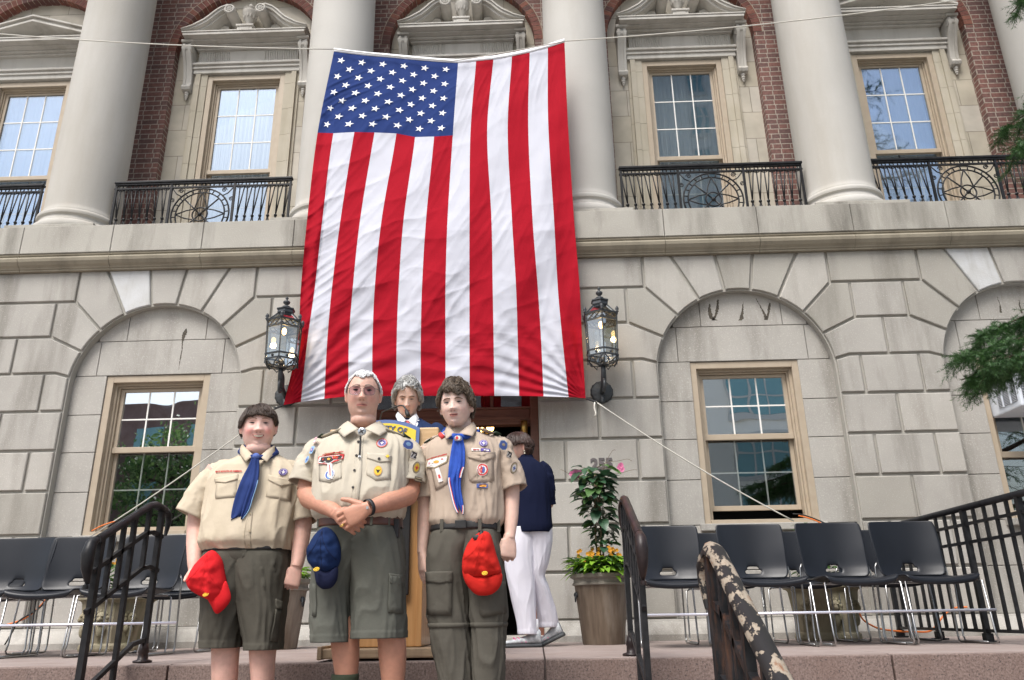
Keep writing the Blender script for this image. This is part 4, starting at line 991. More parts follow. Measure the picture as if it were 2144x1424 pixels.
    pl = bpy.data.lights.new('lantern_glow', 'POINT'); pl.energy = 1.2; pl.color = (1, .65, .3); pl.shadow_soft_size = .03
    po = bpy.data.objects.new('lantern_glow', pl); COL.objects.link(po); po.parent = root; po.location = (0, 0, .60*k)
    return tag(root, lb, 'lantern', 'lit wall lanterns either side of the flag')
lantern(601, 627, 826, 6.72, 'lit black iron wall lantern at the left edge of the flag, above the left boy', R(8))
lantern(1254, 607, 826, 6.80, 'lit black iron wall lantern right of the flag, above the number 255', 0)

# ================================================================ chairs
def make_chair():
    root = empty('stacking_chair', (0, 0, 0))
    def shell(name, sec, hw, th, hole=None):
        # sec: list of (y,z,halfwidth, side curl) along the shell
        m = MB(); m.smooth = True; nx = 24; rows = []
        for (y, z, w_, cy, cz) in sec:
            r = []
            for i in range(nx+1):
                u = -1+2*i/nx; r.append(Vector((u*w_, y+cy*u*u, z+cz*abs(u)**2.5)))
            rows.append(r)
        v = [tuple(p) for r in rows for p in r]; f = []
        for j in range(len(rows)-1):
            for i in range(nx):
                if hole and hole(j, i, nx): continue
                f.append((j*(nx+1)+i, j*(nx+1)+i+1, (j+1)*(nx+1)+i+1, (j+1)*(nx+1)+i))
        m.add(v, f); o = m.build(name, M['chair'], root, solid=th); o.modifiers['solid'].offset = 0
        sb = o.modifiers.new('sub', 'SUBSURF'); sb.levels = 1; sb.render_levels = 1
        return o
    bs = [(.20, .435, .19, -.045, 0), (.207, .445, .218, -.05, 0), (.218, .47, .226, -.055, 0), (.226, .492, .229, -.055, 0), (.234, .515, .231, -.055, 0), (.243, .58, .231, -.055, 0), (.252, .64, .236, -.055, 0), (.264, .715, .239, -.05, 0), (.274, .78, .238, -.045, 0), (.279, .808, .232, -.04, 0), (.281, .818, .212, -.035, -.004)]
    shell('backrest', bs, .23, .012, lambda j, i, nx: j == 2 and 9 <= i <= 14 or j == 3 and 10 <= i <= 13)
    ss = [(-.235, .362, .20, 0, .016), (-.250, .385, .228, 0, .026), (-.236, .402, .242, 0, .030), (-.16, .400, .245, 0, .030), (-.05, .394, .243, 0, .03), (.05, .392, .238, 0, .03), (.14, .398, .228, 0, .03), (.19, .412, .212, -.01, .03), (.208, .436, .19, -.03, .01)]
    shell('seat', ss, .23, .014)
    fr = MB(); fr.smooth = True; r = .0065
    for s in (-1, 1):
        x = s*.245
        fr.tube([(s*.225, .205, .53), (s*.24, .21, .50), (x, .20, .46), (x, .20, .42), (x, .215, .05), (x, .205, .012), (x, .18, .007), (x, -.22, .007), (x, -.265, .012), (x, -.28, .03), (x, -.262, .08), (x, -.230, .385), (s*.20, -.20, .39)], r, 8)
        fr.tube([(s*.205, .12, .385), (x-.012*s, .10, .37), (x-.012*s, .12, .05), (x-.012*s, .10, .012), (x-.012*s, -.18, .012)], r*.9, 8)
    for yy in (-.19, .12): fr.tube([(-.21, yy, .386), (.21, yy, .386)], r*.9, 6)
    fr.build('wire_frame', M['chrome'], root)
    return root
chair0 = make_chair(); used = [False]
def place_chair(x, y, rz, lb, grp, z=0):
    o = chair0 if not used[0] else copy_tree(chair0); used[0] = True
    o.location = (x, y, z); o.rotation_euler = (0, 0, rz); tag(o, lb, 'chair', grp)
yF, yR = 5.58, 6.18
G1 = 'charcoal stacking chairs on the left of the terrace'; G2 = 'charcoal stacking chairs on the right of the terrace'
for xx, rz, lb in ((-.654*5.75, 0, 'charcoal chair at the far left edge of the front row'), (-.574*5.78, R(1), 'charcoal chair behind the left black handrail, second in the front row'), (-.484*5.78, R(-2), 'charcoal chair just left of the boy in the blue neckerchief, front row')):
    place_chair(xx, yF, rz, lb, G1)
for xx, lb in ((-.635*6.4, 'charcoal chair in the back row seen through the gap at far left'), (-.425*6.35, 'charcoal chair in the back row partly behind the left boy and his red cap')):
    place_chair(xx, yR, 0, lb, G1)
for xx, rz, lb in ((.160*5.80, 0, 'charcoal chair between the two right handrails, nearest the wooden planter'), (.264*5.78, R(-1), 'charcoal chair right of the peeling handrail, second in the right front row'), (.364*5.76, R(1), 'charcoal chair third in the right front row, before the lion planter'), (.456*5.74, R(0), 'charcoal chair at the right end of the front row, beside the black fence')):
    place_chair(xx, yF, rz, lb, G2)
for xx, lb in ((.215*6.35, 'charcoal back-row chair seen between first and second right front chairs'), (.313*6.35, 'charcoal back-row chair seen between second and third right front chairs'), (.403*6.35, 'charcoal back-row chair seen between the last two right front chairs')):
    place_chair(xx, yR, 0, lb, G2)
def gang(x0, x1, y, z, lb):
    m = MB(); m.smooth = True; m.tube([(0, 0, 0), (x1-x0, 0, 0)], .0085, 8); o = m.build('ganging_bar', M['bar_white']); o.location = (x0, y, z); tag(o, lb, 'bar', 'bright bars linking the front legs of the chairs')
gang(-4.1, -2.35, yF-.255, .205, 'bright horizontal bar joining the left front-row chairs at shin height')
gang(.66, 2.9, yF-.255, .205, 'bright horizontal bar joining the right front-row chairs at shin height')

# ================================================================ stair handrails
def handrail(name, X, prof, posts, base, lb, capm, cw=.044, volute=True, low=.13, kick=None, rust=None):
    """prof: [(Y,Ztop)] from the high end to the low end; posts: list of (Y, thickness); base(Y)->z"""
    root = empty(name, (X, prof[0][0], base(prof[0][0])))
    o = Vector(root.location)
    def zt(Y):
        for (ya, za), (yb, zb) in zip(prof, prof[1:]):
            if yb <= Y <= ya: return za+(zb-za)*(ya-Y)/(ya-yb)
        return prof[-1][1] if Y < prof[-1][0] else prof[0][1]
    c = MB(); c.smooth = True
    sec = [(-cw/2, -.012), (-cw/2, .004), (-cw*.33, .018), (0, .024), (cw*.33, .018), (cw/2, .004), (cw/2, -.012)]
    rings = []
    for i, (Y, z) in enumerate(prof): rings.append([(sx, Y-o.y, z-o.z+sz) for sx, sz in sec])
    c.loft(rings)
    if volute:
        Y, z = prof[-1]; q = [(0, Y-.01, z), (0, Y-.045, z-.02), (0, Y-.06, z-.07), (0, Y-.05, z-.14), (0, Y-.03, z-.19), (0, Y-.02, z-.21)]
        c.tube([(a, b-o.y, d-o.z) for a, b, d in q], [.020, .027, .031, .026, .016, .009], 12)
        c.tube([(0, Y-.035-o.y, z-.235-o.z), (0, Y-.035-o.y, z-.215-o.z)], .014, 10)
    Y, z = prof[0]; q = [(0, Y+.01, z), (0, Y+.05, z-.02), (0, Y+.06, z-.06), (0, Y+.04, z-.14)]
    c.tube([(a, b-o.y, d-o.z) for a, b, d in q], [cw*.45, cw*.45, cw*.4, cw*.2], 10)
    c.build('cap_rail', capm, root, autosmooth=45)
    b = MB()
    for (Y, th) in posts:
        b.box(-th/2*.8, th/2*.8, Y-th/2-o.y, Y+th/2-o.y, base(Y)-o.z, zt(Y)-.01-o.z)
    for (Y, th), (Y2, _) in zip(posts, posts[1:]):      # short pickets in the upper two bands
        n = 2 if abs(Y-Y2) > .3 else 1
        for k in range(1, n+1):
            Yk = Y+(Y2-Y)*k/(n+1); b.box(-.011, .011, Yk-.011-o.y, Yk+.011-o.y, zt(Yk)-.34-o.z, zt(Yk)-.01-o.z)
    for dz in (.15, .34):
        for (ya, za), (yb, zb) in zip(prof, prof[1:]): b.bar((0, ya-o.y, za-dz-o.z), (0, yb-o.y, zb-dz-o.z), .022, .022)
    if kick:
        for a, d in zip(kick, kick[1:]): b.bar((0, a[0]-o.y, a[1]-o.z), (0, d[0]-o.y, d[1]-o.z), .022, .022)
    b.build('balusters', rust or M['iron'], root)
    bp = MB(); Y = posts[0][0]; bp.smooth = True; bp.lathe([(.05, .002), (.05, .012), (.028, .018), (.026, .05), (.03, .055), (.02, .10)], (0, Y-o.y, base(Y)-o.z), 16); bp.build('post_foot', M['iron_rust'], root)
    return tag(root, lb, 'handrail', 'black iron handrails down the steps')
def base1(Y): return 0 if Y > 4.38 else (-.17 if Y > 4.0 else -.34)
xl = P(300, 1385, 4.55).x
handrail('stair_handrail', xl-.02, [(4.62, .83), (4.50, .845), (4.42, .83), (3.93, .60)], [(4.58, .034), (4.28, .028), (3.97, .036)], base1, 'black iron handrail at the left end of the steps, beside the chairs', M['iron'], kick=[(4.58, .12), (4.44, .10), (3.97, -.12)])
handrail('stair_handrail', .50, [(4.60, .80), (4.48, .825), (4.40, .81), (3.90, .575)], [(4.55, .034), (4.24, .028), (3.93, .036)], base1, 'dark purplish handrail right of the wooden planter on the upper steps', M['iron_rust'], kick=[(4.55, .12), (4.42, .10), (3.93, -.12)])
# lower flight: paint flaked off the cap rail
mp = bpy.data.materials.new('flaking_black_paint'); mp.use_nodes = True; t_ = mp.node_tree; N = t_.nodes; Lk = t_.links; b_ = N['Principled BSDF']; b_.inputs['Roughness'].default_value = .5
tc = N.new('ShaderNodeTexCoord'); mpg = N.new('ShaderNodeMapping'); mpg.inputs['Scale'].default_value = (1.3, .55, 1); n1 = N.new('ShaderNodeTexNoise'); n1.inputs['Scale'].default_value = 26; n1.inputs['Detail'].default_value = 8; n1.inputs['Roughness'].default_value = .62
Lk.new(tc.outputs['Object'], mpg.inputs[0]); Lk.new(mpg.outputs[0], n1.inputs['Vector'])
cr = N.new('ShaderNodeValToRGB'); cr.color_ramp.interpolation = 'LINEAR'; e_ = cr.color_ramp.elements; e_[0].position = .508; e_[0].color = (.012, .011, .011, 1); e_[1].position = .518; e_[1].color = (.27, .22, .165, 1)
x_ = cr.color_ramp.elements.new(.60); x_.color = (.33, .28, .22, 1); x_ = cr.color_ramp.elements.new(.70); x_.color = (.2, .09, .04, 1)
Lk.new(n1.outputs['Fac'], cr.inputs[0]); Lk.new(cr.outputs[0], b_.inputs['Base Color']); bp_ = N.new('ShaderNodeBump'); bp_.inputs['Distance'].default_value = .003; bp_.invert = True
Lk.new(cr.outputs[0], bp_.inputs['Height']); Lk.new(bp_.outputs[0], b_.inputs['Normal'])
def base2(Y): return -.341 if Y > 2.3 else -.341-.17*(1+int((2.3-Y)/.28))
rust = mat('rusting_black_iron', (.007, .007, .008), .5, spec=.25, col2=(.02, .02, .022), nscale=20, stain=(.28, .11, .045), stain_fac=.3, stain_scale=22, bump=.001, bscale=60)
handrail('stair_handrail', .50, [(2.40, .362), (2.32, .382), (2.25, .365), (.60, -.64)], [(2.34, .042), (2.02, .03), (1.75, .03), (1.46, .042), (1.18, .03), (.9, .03), (.62, .042)], base2, 'nearest handrail with black paint flaking off its cap rail', mp, cw=.050, low=.13, rust=rust,
         kick=[(2.34, -.24), (2.2, -.28), (.62, -1.24)])

# ================================================================ ramp fence on the right
fc = empty('picket_fence', (2.95, 6.9, 0), label='black iron picket fence along the ramp, right of the chairs', cat='fence')
yA, yB = 6.95, 3.6
b = MB(); b.smooth = True
tA = P(1815, 1113, 6.95)
b.tube([(tA.x-2.95, 0.05, tA.z-.02), (tA.x-2.95+.10, .06, tA.z+.03), (-.02, .04, .855), (0, -.1, .868), (0, yB-6.9, .868)], .022, 10); b.smooth = False
for z in (.76, .64, .075): b.box(-.011, .011, yB-6.9, .03, z-.010, z+.010)
n = 26
for k in range(n):
    y = .0-(6.9-yB)*k/(n-1)
    if k % 5 == 0: continue
    b.box(-.009, .009, y-.011, y+.011, .07, .855)
b.build('pickets', M['iron'], fc)
for k in range(0, n, 5):
    y = -(6.9-yB)*k/(n-1); b = MB(); b.box(-.017, .017, y-.017, y+.017, 0, .86); b.bbox(-.045, .045, y-.045, y+.045, .002, .014, .003); b.bbox(-.026, .026, y-.026, y+.026, .014, .06, .004); b.build('post', M['iron'], fc)

# ================================================================ planters
def leaf_geo(m, base, d, L, W, up, mi=None, fold=.25, droop=.3):
    base = Vector(base); d = Vector(d).normalized(); up = Vector(up); s = d.cross(up)
    if s.length < 1e-3: s = Vector((1, 0, 0))
    s.normalize(); u = s.cross(d).normalized(); rows = [(0, .05), (.2, .72), (.45, 1), (.7, .78), (.88, .4), (1, .0)]
    v = []
    for t, w_ in rows:
        c = base + d*L*t - u*droop*L*t*t
        v += [c - s*W*w_/2 + u*fold*W*w_*.5, c, c + s*W*w_/2 + u*fold*W*w_*.5]
    f = []
    for i in range(len(rows)-1):
        a = i*3; f += [(a, a+1, a+4, a+3), (a+1, a+2, a+5, a+4)]
    m.add(v, f, mi)
def wood_planter(x, y, lb, plant=True):
    root = empty('wooden_planter', (x, y, 0), label=lb, cat='planter', group='tapered wooden planters flanking the doorway')
    m = MB(); m.smooth = True; m.lathe([(.155, .0), (.16, .01), (.205, .42), (.207, .43)], n=32); m.build('tub', M['plant_wood'], root, autosmooth=40)
    m = MB(); m.smooth = True; m.lathe([(.205, .425), (.222, .43), (.222, .445), (.212, .45), (.212, .475), (.236, .485), (.24, .51), (.225, .515), (.215, .505), (.21, .48)], n=32); m.build('rim', M['plant_rim'], root, autosmooth=40)
    m = MB(); m.lathe([(.2, .47), (.19, .485)], n=24); m.build('soil', M['soil'], root)
    for s in (-1, 1):
        m = MB(); m.smooth = True; m.sphere((s*.195, -.05, .36), .022, 10, 8); m.tube([(s*.205+.03*s*0, -.06+.022*math.cos(t), .335+.026*math.sin(t)) for t in [k*.45 for k in range(14)]], .006, 6, close=True); m.build('ring_handle', M['lamp_iron'], root)
    return root
wp = P(1252, 1348, 6.35)
wood_planter(.495, 6.38, 'round tapered wooden planter right of the doorway, holding the climbing plant')
wood_planter(-2.02, 6.38, 'round tapered wooden planter left of the doorway, half hidden behind the left boy')
# mandevilla on its canes
rnd = random.Random(3)
mv = empty('flowering_vine', (.50, 6.36, .48), label='tall leafy vine with pink flowers climbing out of the wooden planter below 255', cat='plant')
cn = MB(); cn.smooth = True; lf = MB(); lf.smooth = True; fl = MB(); fl.smooth = True
for a in (0, 2.1, 4.2): cn.tube([(.035*math.cos(a), .035*math.sin(a), 0), (.03*math.cos(a+1), .03*math.sin(a+1), .35), (.02*math.cos(a+2), .02*math.sin(a+2), .8)], .007, 6)
for (a, b2, c_) in (((-.02, -.03, .42), (-.08, -.05, .5), (-.13, -.05, .60)), ((0, -.04, .85), (.2, -.04, .95), (.29, -.04, .90)), ((-.1, -.04, .82), (-.22, -.04, .80), (-.29, -.05, .84)), ((.05, 0, .8), (.1, 0, 1.0), (.17, 0, 1.0)), ((0, 0, .8), (.2, -.02, .82), (.33, -.02, .83))):
    cn.tube([Vector(a)*(1-u)**2+Vector(b2)*2*u*(1-u)+Vector(c_)*u*u+Vector((0, 0, .008*math.sin(u*9))) for u in [j/10 for j in range(11)]], .0018, 5)
for k in range(300):
    t = rnd.random()**.75; z = .02+.84*t
    r = .055+.04*rnd.random() if z < .45 else .08+.13*min(1, (z-.45)/.3)*rnd.random()
    if z > .84: r *= 1.15-(z-.84)*2
    a = rnd.uniform(0, 2*math.pi); bx = .03*math.sin(z*6)
    if z < .5 and rnd.random() < .35: continue
    b0 = (bx+r*.35*math.cos(a), r*.35*math.sin(a), z)
    L = rnd.uniform(.065, .14)*(1 if z > .4 else .85)
    leaf_geo(lf, (bx+r*.7*math.cos(a), r*.7*math.sin(a), z), (math.cos(a), math.sin(a), rnd.uniform(-.5, .5)), L, L*.68, (rnd.uniform(-.3, .3), rnd.uniform(-.3, .3), 1), mi=0 if rnd.random() < .75 else 1, droop=rnd.uniform(.1, .6))
    cn.tube([b0, (bx+r*.72*math.cos(a), r*.72*math.sin(a), z)], .002, 4)
for (cx, cz) in ((-.20, .80), (-.175, .815), (-.16, .79), (-.185, .78), (-.145, .81), (.195, .86), (.20, .83), (.185, .845)):
    for k in range(5):
        a = k*2*math.pi/5+rnd.random(); leaf_geo(fl, (cx, -.08, cz), (math.cos(a), -.35, math.sin(a)), .026, .034, (0, -1, 0), droop=.1)
cn.build('canes', M['stem'], mv); lf.build('leaves', [M['leaf'], M['leaf2']], mv); fl.build('flowers', M['flower_pink'], mv)
def bedding(x, y, z, rx, lb, nleaf=150, nfl=22, lime=True, hscale=1, loc_cat='plant', seed=1, seg=2*math.pi):
    rr = random.Random(seed); root = empty('bedding_plant', (x, y, z), label=lb, cat=loc_cat); lf = MB(); lf.smooth = True; fl = MB(); fl.smooth = True
    for k in range(nleaf):
        a = rr.uniform(0, 2*math.pi); r = rx*1.12*rr.random()**.6; e = rr.uniform(.1, .9)
        L = rr.uniform(.055, .115); leaf_geo(lf, (r*math.cos(a), r*math.sin(a), .02+.09*hscale*rr.random()), (math.cos(a), math.sin(a), e), L, L*.5, (0, 0, 1), mi=0 if rr.random() < .7 else 1, droop=rr.uniform(.3, 1.0))
    for k in range(nfl):
        a = rr.uniform(0, 2*math.pi); r = rx*.9*rr.random()**.5; zc = .13+.07*hscale*rr.random()
        for q in range(5): aa = q*1.257; leaf_geo(fl, (r*math.cos(a), r*math.sin(a), zc), (math.cos(aa), -.3, math.sin(aa)), .017, .017, (0, -1, 0), droop=.1)
    lf.build('leaves', [M['leaf_lime'] if lime else M['leaf2'], M['leaf2']], root); fl.build('flowers', M['flower_yellow'], root); return root
bedding(.495, 6.36, .49, .19, 'lime green foliage with small orange flowers filling the wooden planter', 520, 40, hscale=1.3)
bedding(-2.02, 6.38, .49, .17, 'green foliage in the planter behind the left boy', 120, 8, seed=5)
def stone_planter(x, y, lb):
    root = empty('stone_planter', (x, y, 0), label=lb, cat='planter', group='octagonal stone planters with lion masks')
    def oc(r, z): return [(r*math.cos(math.pi/8+math.pi/4*i), r*math.sin(math.pi/8+math.pi/4*i), z) for i in range(8)]
    m = MB(); m.loft([oc(.245, 0), oc(.25, .02), oc(.245, .045), oc(.225, .06), oc(.265, .36), oc(.275, .375), oc(.30, .385), oc(.305, .42), oc(.29, .43), oc(.26, .425), oc(.25, .39)]); m.build('basin', M['plant_stone'], root, bevel=.004)
    for s in (0, -.95, .95):
        l = MB(); l.smooth = True; rr = .232; Mx = rotM(0, 0, s)
        parts = [((0, -rr, .25), (.042, .03, .045)), ((0, -rr-.028, .235), (.018, .018, .02)), ((0, -rr-.02, .215), (.024, .014, .010)), ((-.016, -rr-.026, .262), (.010, .008, .007)), ((.016, -rr-.026, .262), (.010, .008, .007))]
        for k in range(11): a = k*2*math.pi/11; parts.append(((.045*math.cos(a), -rr+.004, .25+.05*math.sin(a)), (.017, .015, .02)))
        parts += [((0, -rr, .15), (.028, .016, .05)), ((-.03, -rr, .17), (.02, .012, .03)), ((.03, -rr, .17), (.02, .012, .03))]
        for c_, r_ in parts: c2 = Mx @ Vector(c_); l.sphere(tuple(c2), r_, 10, 7)
        l.build('lion_mask', M['plant_stone'], root)
    m = MB(); m.lathe([(.24, .40), (.2, .41)], n=16); m.build('soil', M['soil'], root)
    return root
stone_planter(2.27, 6.62, 'mossy octagonal stone planter with lion masks under the right-hand chairs')
stone_planter(-3.42, 6.62, 'mossy octagonal stone planter with lion masks behind the left-hand chairs')
bd = bedding(2.27, 6.62, .42, .15, 'leafy plant with orange flowers rising behind the right chairs below the window', 120, 6, lime=False, hscale=4.2, seed=8)
m = MB(); lf = MB(); lf.smooth = True
for k in range(46):
    z = .15+.32*rnd.random(); a = rnd.uniform(0, 6.28); leaf_geo(lf, (-.05+.07*math.cos(a), .05*math.sin(a), z), (math.cos(a), math.sin(a), .3), .06, .035, (0, 0, 1))
lf.build('tall_leaves', M['leaf2'], bd)
bd = bedding(-3.42, 6.62, .42, .16, 'leafy plant with yellow flowers seen between the left chair backs', 150, 24, lime=False, hscale=3.2, seed=9)

# ================================================================ lectern
LX, LY = -.86, 4.50
lec = empty('lectern', (LX, LY, 0), label='oak lectern with a black front panel behind the older man', cat='lectern')
m = MB(); m.bbox(-.215, .215, -.02, .34, .065, 1.10, .006); m.bbox(-.23, -.20, -.03, .36, .066, 1.098, .004); m.bbox(.20, .23, -.03, .36, .066, 1.098, .004); m.build('body', M['oak'], lec)
m = MB(); m.bbox(-.315, .315, -.11, .42, 1.10, 1.245, .008); m.build('reading_desk', M['oak_pale'], lec)
m = MB(); m.bbox(-.31, .31, -.105, .41, 1.07, 1.097, .003); m.build('desk_trim', M['door_wood'], lec)
m = MB(); m.bbox(-.155, .155, -.055, -.021, .33, .86, .005); m.build('front_panel', M['black_panel'], lec)
m = MB(); m.box(.095, .125, -.0565, -.0555, .355, .395); m.build('panel_label', M['shirt_white'], lec)
m = MB(); m.bbox(-.29, .32, -.085, .42, .012, .062, .008); 
for s in (-.30, .33): m.bbox(s-.012, s+.012, -.10, .44, .008, .075, .006)
m.build('base', M['oak_old'], lec)
mic = empty('gooseneck_microphone', (LX, LY+.15, 1.245), label='black gooseneck microphone bent towards the grey-haired speaker', cat='microphone')
mt, me_ = P(843, 853, 4.55), P(857, 866, 4.53); ms = P(790, 868, 4.6)
o = Vector(mic.location); m = MB(); m.smooth = True
pts = [Vector((LX-.12, LY+.2, 1.246)), Vector((LX-.10, LY+.18, 1.30)), P(800, 863, 4.60), P(820, 855, 4.57), P(838, 849, 4.55), P(845, 850, 4.54), P(850, 857, 4.53), P(853, 862, 4.52)]
m.tube([p-o for p in pts], .005, 8); m.build('gooseneck', M['cable'], mic)
m = MB(); m.smooth = True; e0 = P(850, 858, 4.53)-o; e1 = P(855, 872, 4.50)-o; m.tube([e0, e0.lerp(e1, .2), e0.lerp(e1, .6), e0.lerp(e1, .95), e1], [.007, .011, .014, .012, .004], 12); m.build('foam_head', M['black_panel'], mic)
# shield-shaped city sign on the front of the lectern
sc_ = P(803, 954, 4.36); sh = empty('city_shield', (sc_.x, 4.37, sc_.z), label='blue and yellow shield sign with city lettering hung on the lectern', cat='sign')
def shield(s, n=14):
    w_, t, b2 = .20*s, .205*s, -.25*s
    pts = [(-w_, t*.78)]
    for k in range(1, n): u = -1+2*k/n; pts.append((u*w_, t*.78+.05*s*(1-u*u)))
    pts += [(w_, t*.78), (w_*.97, 0), (w_*.8, -.12*s), (w_*.45, -.2*s), (0, b2), (-w_*.45, -.2*s), (-w_*.8, -.12*s), (-w_*.97, 0)]
    return pts
m = MB(); m.prism(shield(1), 0, .012); m.build('border', M['sign_blue'], sh)
m = MB(); m.prism(shield(.90), -.003, .0); m.build('field', M['sign_yellow'], sh)
m = MB()
def puttext(m, s, x, z, size, y=-.006, arc=0, rot=0, dep=.001, bold=.001, mi=None):
    vs, fs = text_geo(s, size, dep, bold); cr_, sr_ = math.cos(rot), math.sin(rot); out = []
    for v in vs:
        X, Zz = v[0], v[2]
        if arc: a = X/arc; X, Zz = (arc+Zz)*math.sin(a), (arc+Zz)*math.cos(a)-arc
        out.append((x+X*cr_-Zz*sr_, y+v[1], z+X*sr_+Zz*cr_))
    m.add(out, fs, mi)
puttext(m, 'THE CITY OF', 0, .157, .044, arc=.40); puttext(m, 'WHITE PLAINS', 0, .108, .042, arc=.43); m.build('lettering', M['sign_ink'], sh)
m = MB(); m.box(-.18, .18, -.006, -.001, .066, .074); m.box(-.005, .005, -.006, -.001, -.19, .066)
m.build('divider', M['sign_blue'], sh)

# ================================================================ cords and cables
def cord(px, Y, r, mt, lb):
    pts = [P(a, b2, Y) if len(q) == 0 else P(a, b2, q[0]) for a, b2, *q in px]; sm = []
    for i in range(len(pts)-1):
        p0, p1, p2, p3 = pts[max(i-1, 0)], pts[i], pts[i+1], pts[min(i+2, len(pts)-1)]
        for k in range(6):
            u = k/6; sm.append(.5*((2*p1)+(-p0+p2)*u+(2*p0-5*p1+4*p2-p3)*u*u+(-p0+3*p1-3*p2+p3)*u**3))
    sm.append(pts[-1]); o = sm[0].copy(); m = MB(); m.smooth = True; m.tube([p-o for p in sm], r, 6); ob = m.build('power_cord' if mt == 'cord' else 'cable', M[mt]); ob.location = o; return tag(ob, lb, 'cord')
cord([(1795, 1265), (1805, 1295), (1830, 1312), (1850, 1318), (1885, 1322), (1915, 1323), (1945, 1322), (1962, 1308), (1975, 1290), (1995, 1274), (2025, 1271)], 6.85, .007, 'cord', 'orange extension cord looping along the wall behind the right chairs')
cord([(1672, 1080), (1690, 1084), (1712, 1092), (1730, 1103)], 6.95, .006, 'cord', 'orange cord hanging out of the slightly open right window')
cord([(1660, 1076), (1680, 1078), (1705, 1086), (1728, 1096)], 6.97, .006, 'cable', 'black cable hanging out of the slightly open right window')
cord([(103, 1245), (85, 1268), (60, 1290), (35, 1302), (0, 1312)], 6.7, .007, 'cord', 'orange extension cord dropping behind the left chairs')
cord([(112, 1243), (80, 1275), (40, 1300), (25, 1325), (10, 1350)], 6.68, .007, 'cable', 'black cable dropping behind the left chairs')
cord([(192, 1112), (215, 1100), (240, 1092)], 6.98, .006, 'cord', 'orange cord end lying on the left window sill')

# ================================================================ what the windows mirror: street opposite
op = empty('apartment_block', (13, -32, -1.4), label='tall beige apartment block with teal windows across the street, mirrored in the right windows', cat='building')
bei = mat('beige_facade', (.88, .83, .73), .8, col2=(.9, .86, .77), nscale=.5); teal = mat('teal_window', (.22, .42, .44), .15); pale = mat('pale_spandrel', (.62, .60, .55), .6)
m = MB(); m.box(-9.5, 9.5, -12, 0, 0, 46); m.build('wall', bei, op)
wn = MB(); fr = MB()
for fl_ in range(12):
    for k in range(3):
        wn.mark(); fr.mark(); x = -6.4+5.5*k; z = 2.2+3.6*fl_; w9 = 3.3 if fl_ < 5 else 1.2; wn.box(x, x+w9, .01, .06, z, z+2.3); fr.box(x-.1, x+w9+.1, .0, .09, z-.35, z-.02); fr.box(x-.1, x+w9+.1, .0, .09, z+2.32, z+2.5)
        for u in (0, .34, .66, 1): fr.box(x+u*w9-.06, x+u*w9+.06, .0, .1, z, z+2.3)
        fr.box(x, x+w9, .0, .09, z+1.1, z+1.2)
wn.build_parts('window', teal, op); fr.build_parts('window_frame', pale, op)
ob_ = empty('brick_block', (-24, -34, -1.4), label='dark brick building with a blue banner across the street, mirrored in the lower left window', cat='building')
m = MB(); m.box(-13, 9, -10, 0, 0, 15); m.build('wall', mat('dark_brick', (.20, .12, .10), .85, col2=(.26, .17, .15), nscale=2), ob_)
m = MB(); 
for fl_ in range(4):
    for k in range(6): m.mark(); m.box(-12+3.5*k, -10.4+3.5*k, 0, .05, 1.2+3.5*fl_, 3+3.5*fl_)
m.build_parts('window', teal, ob_); m = MB(); m.box(6.2, 8.6, .05, .1, 2, 14); m.build('pale_pier', pale, ob_)
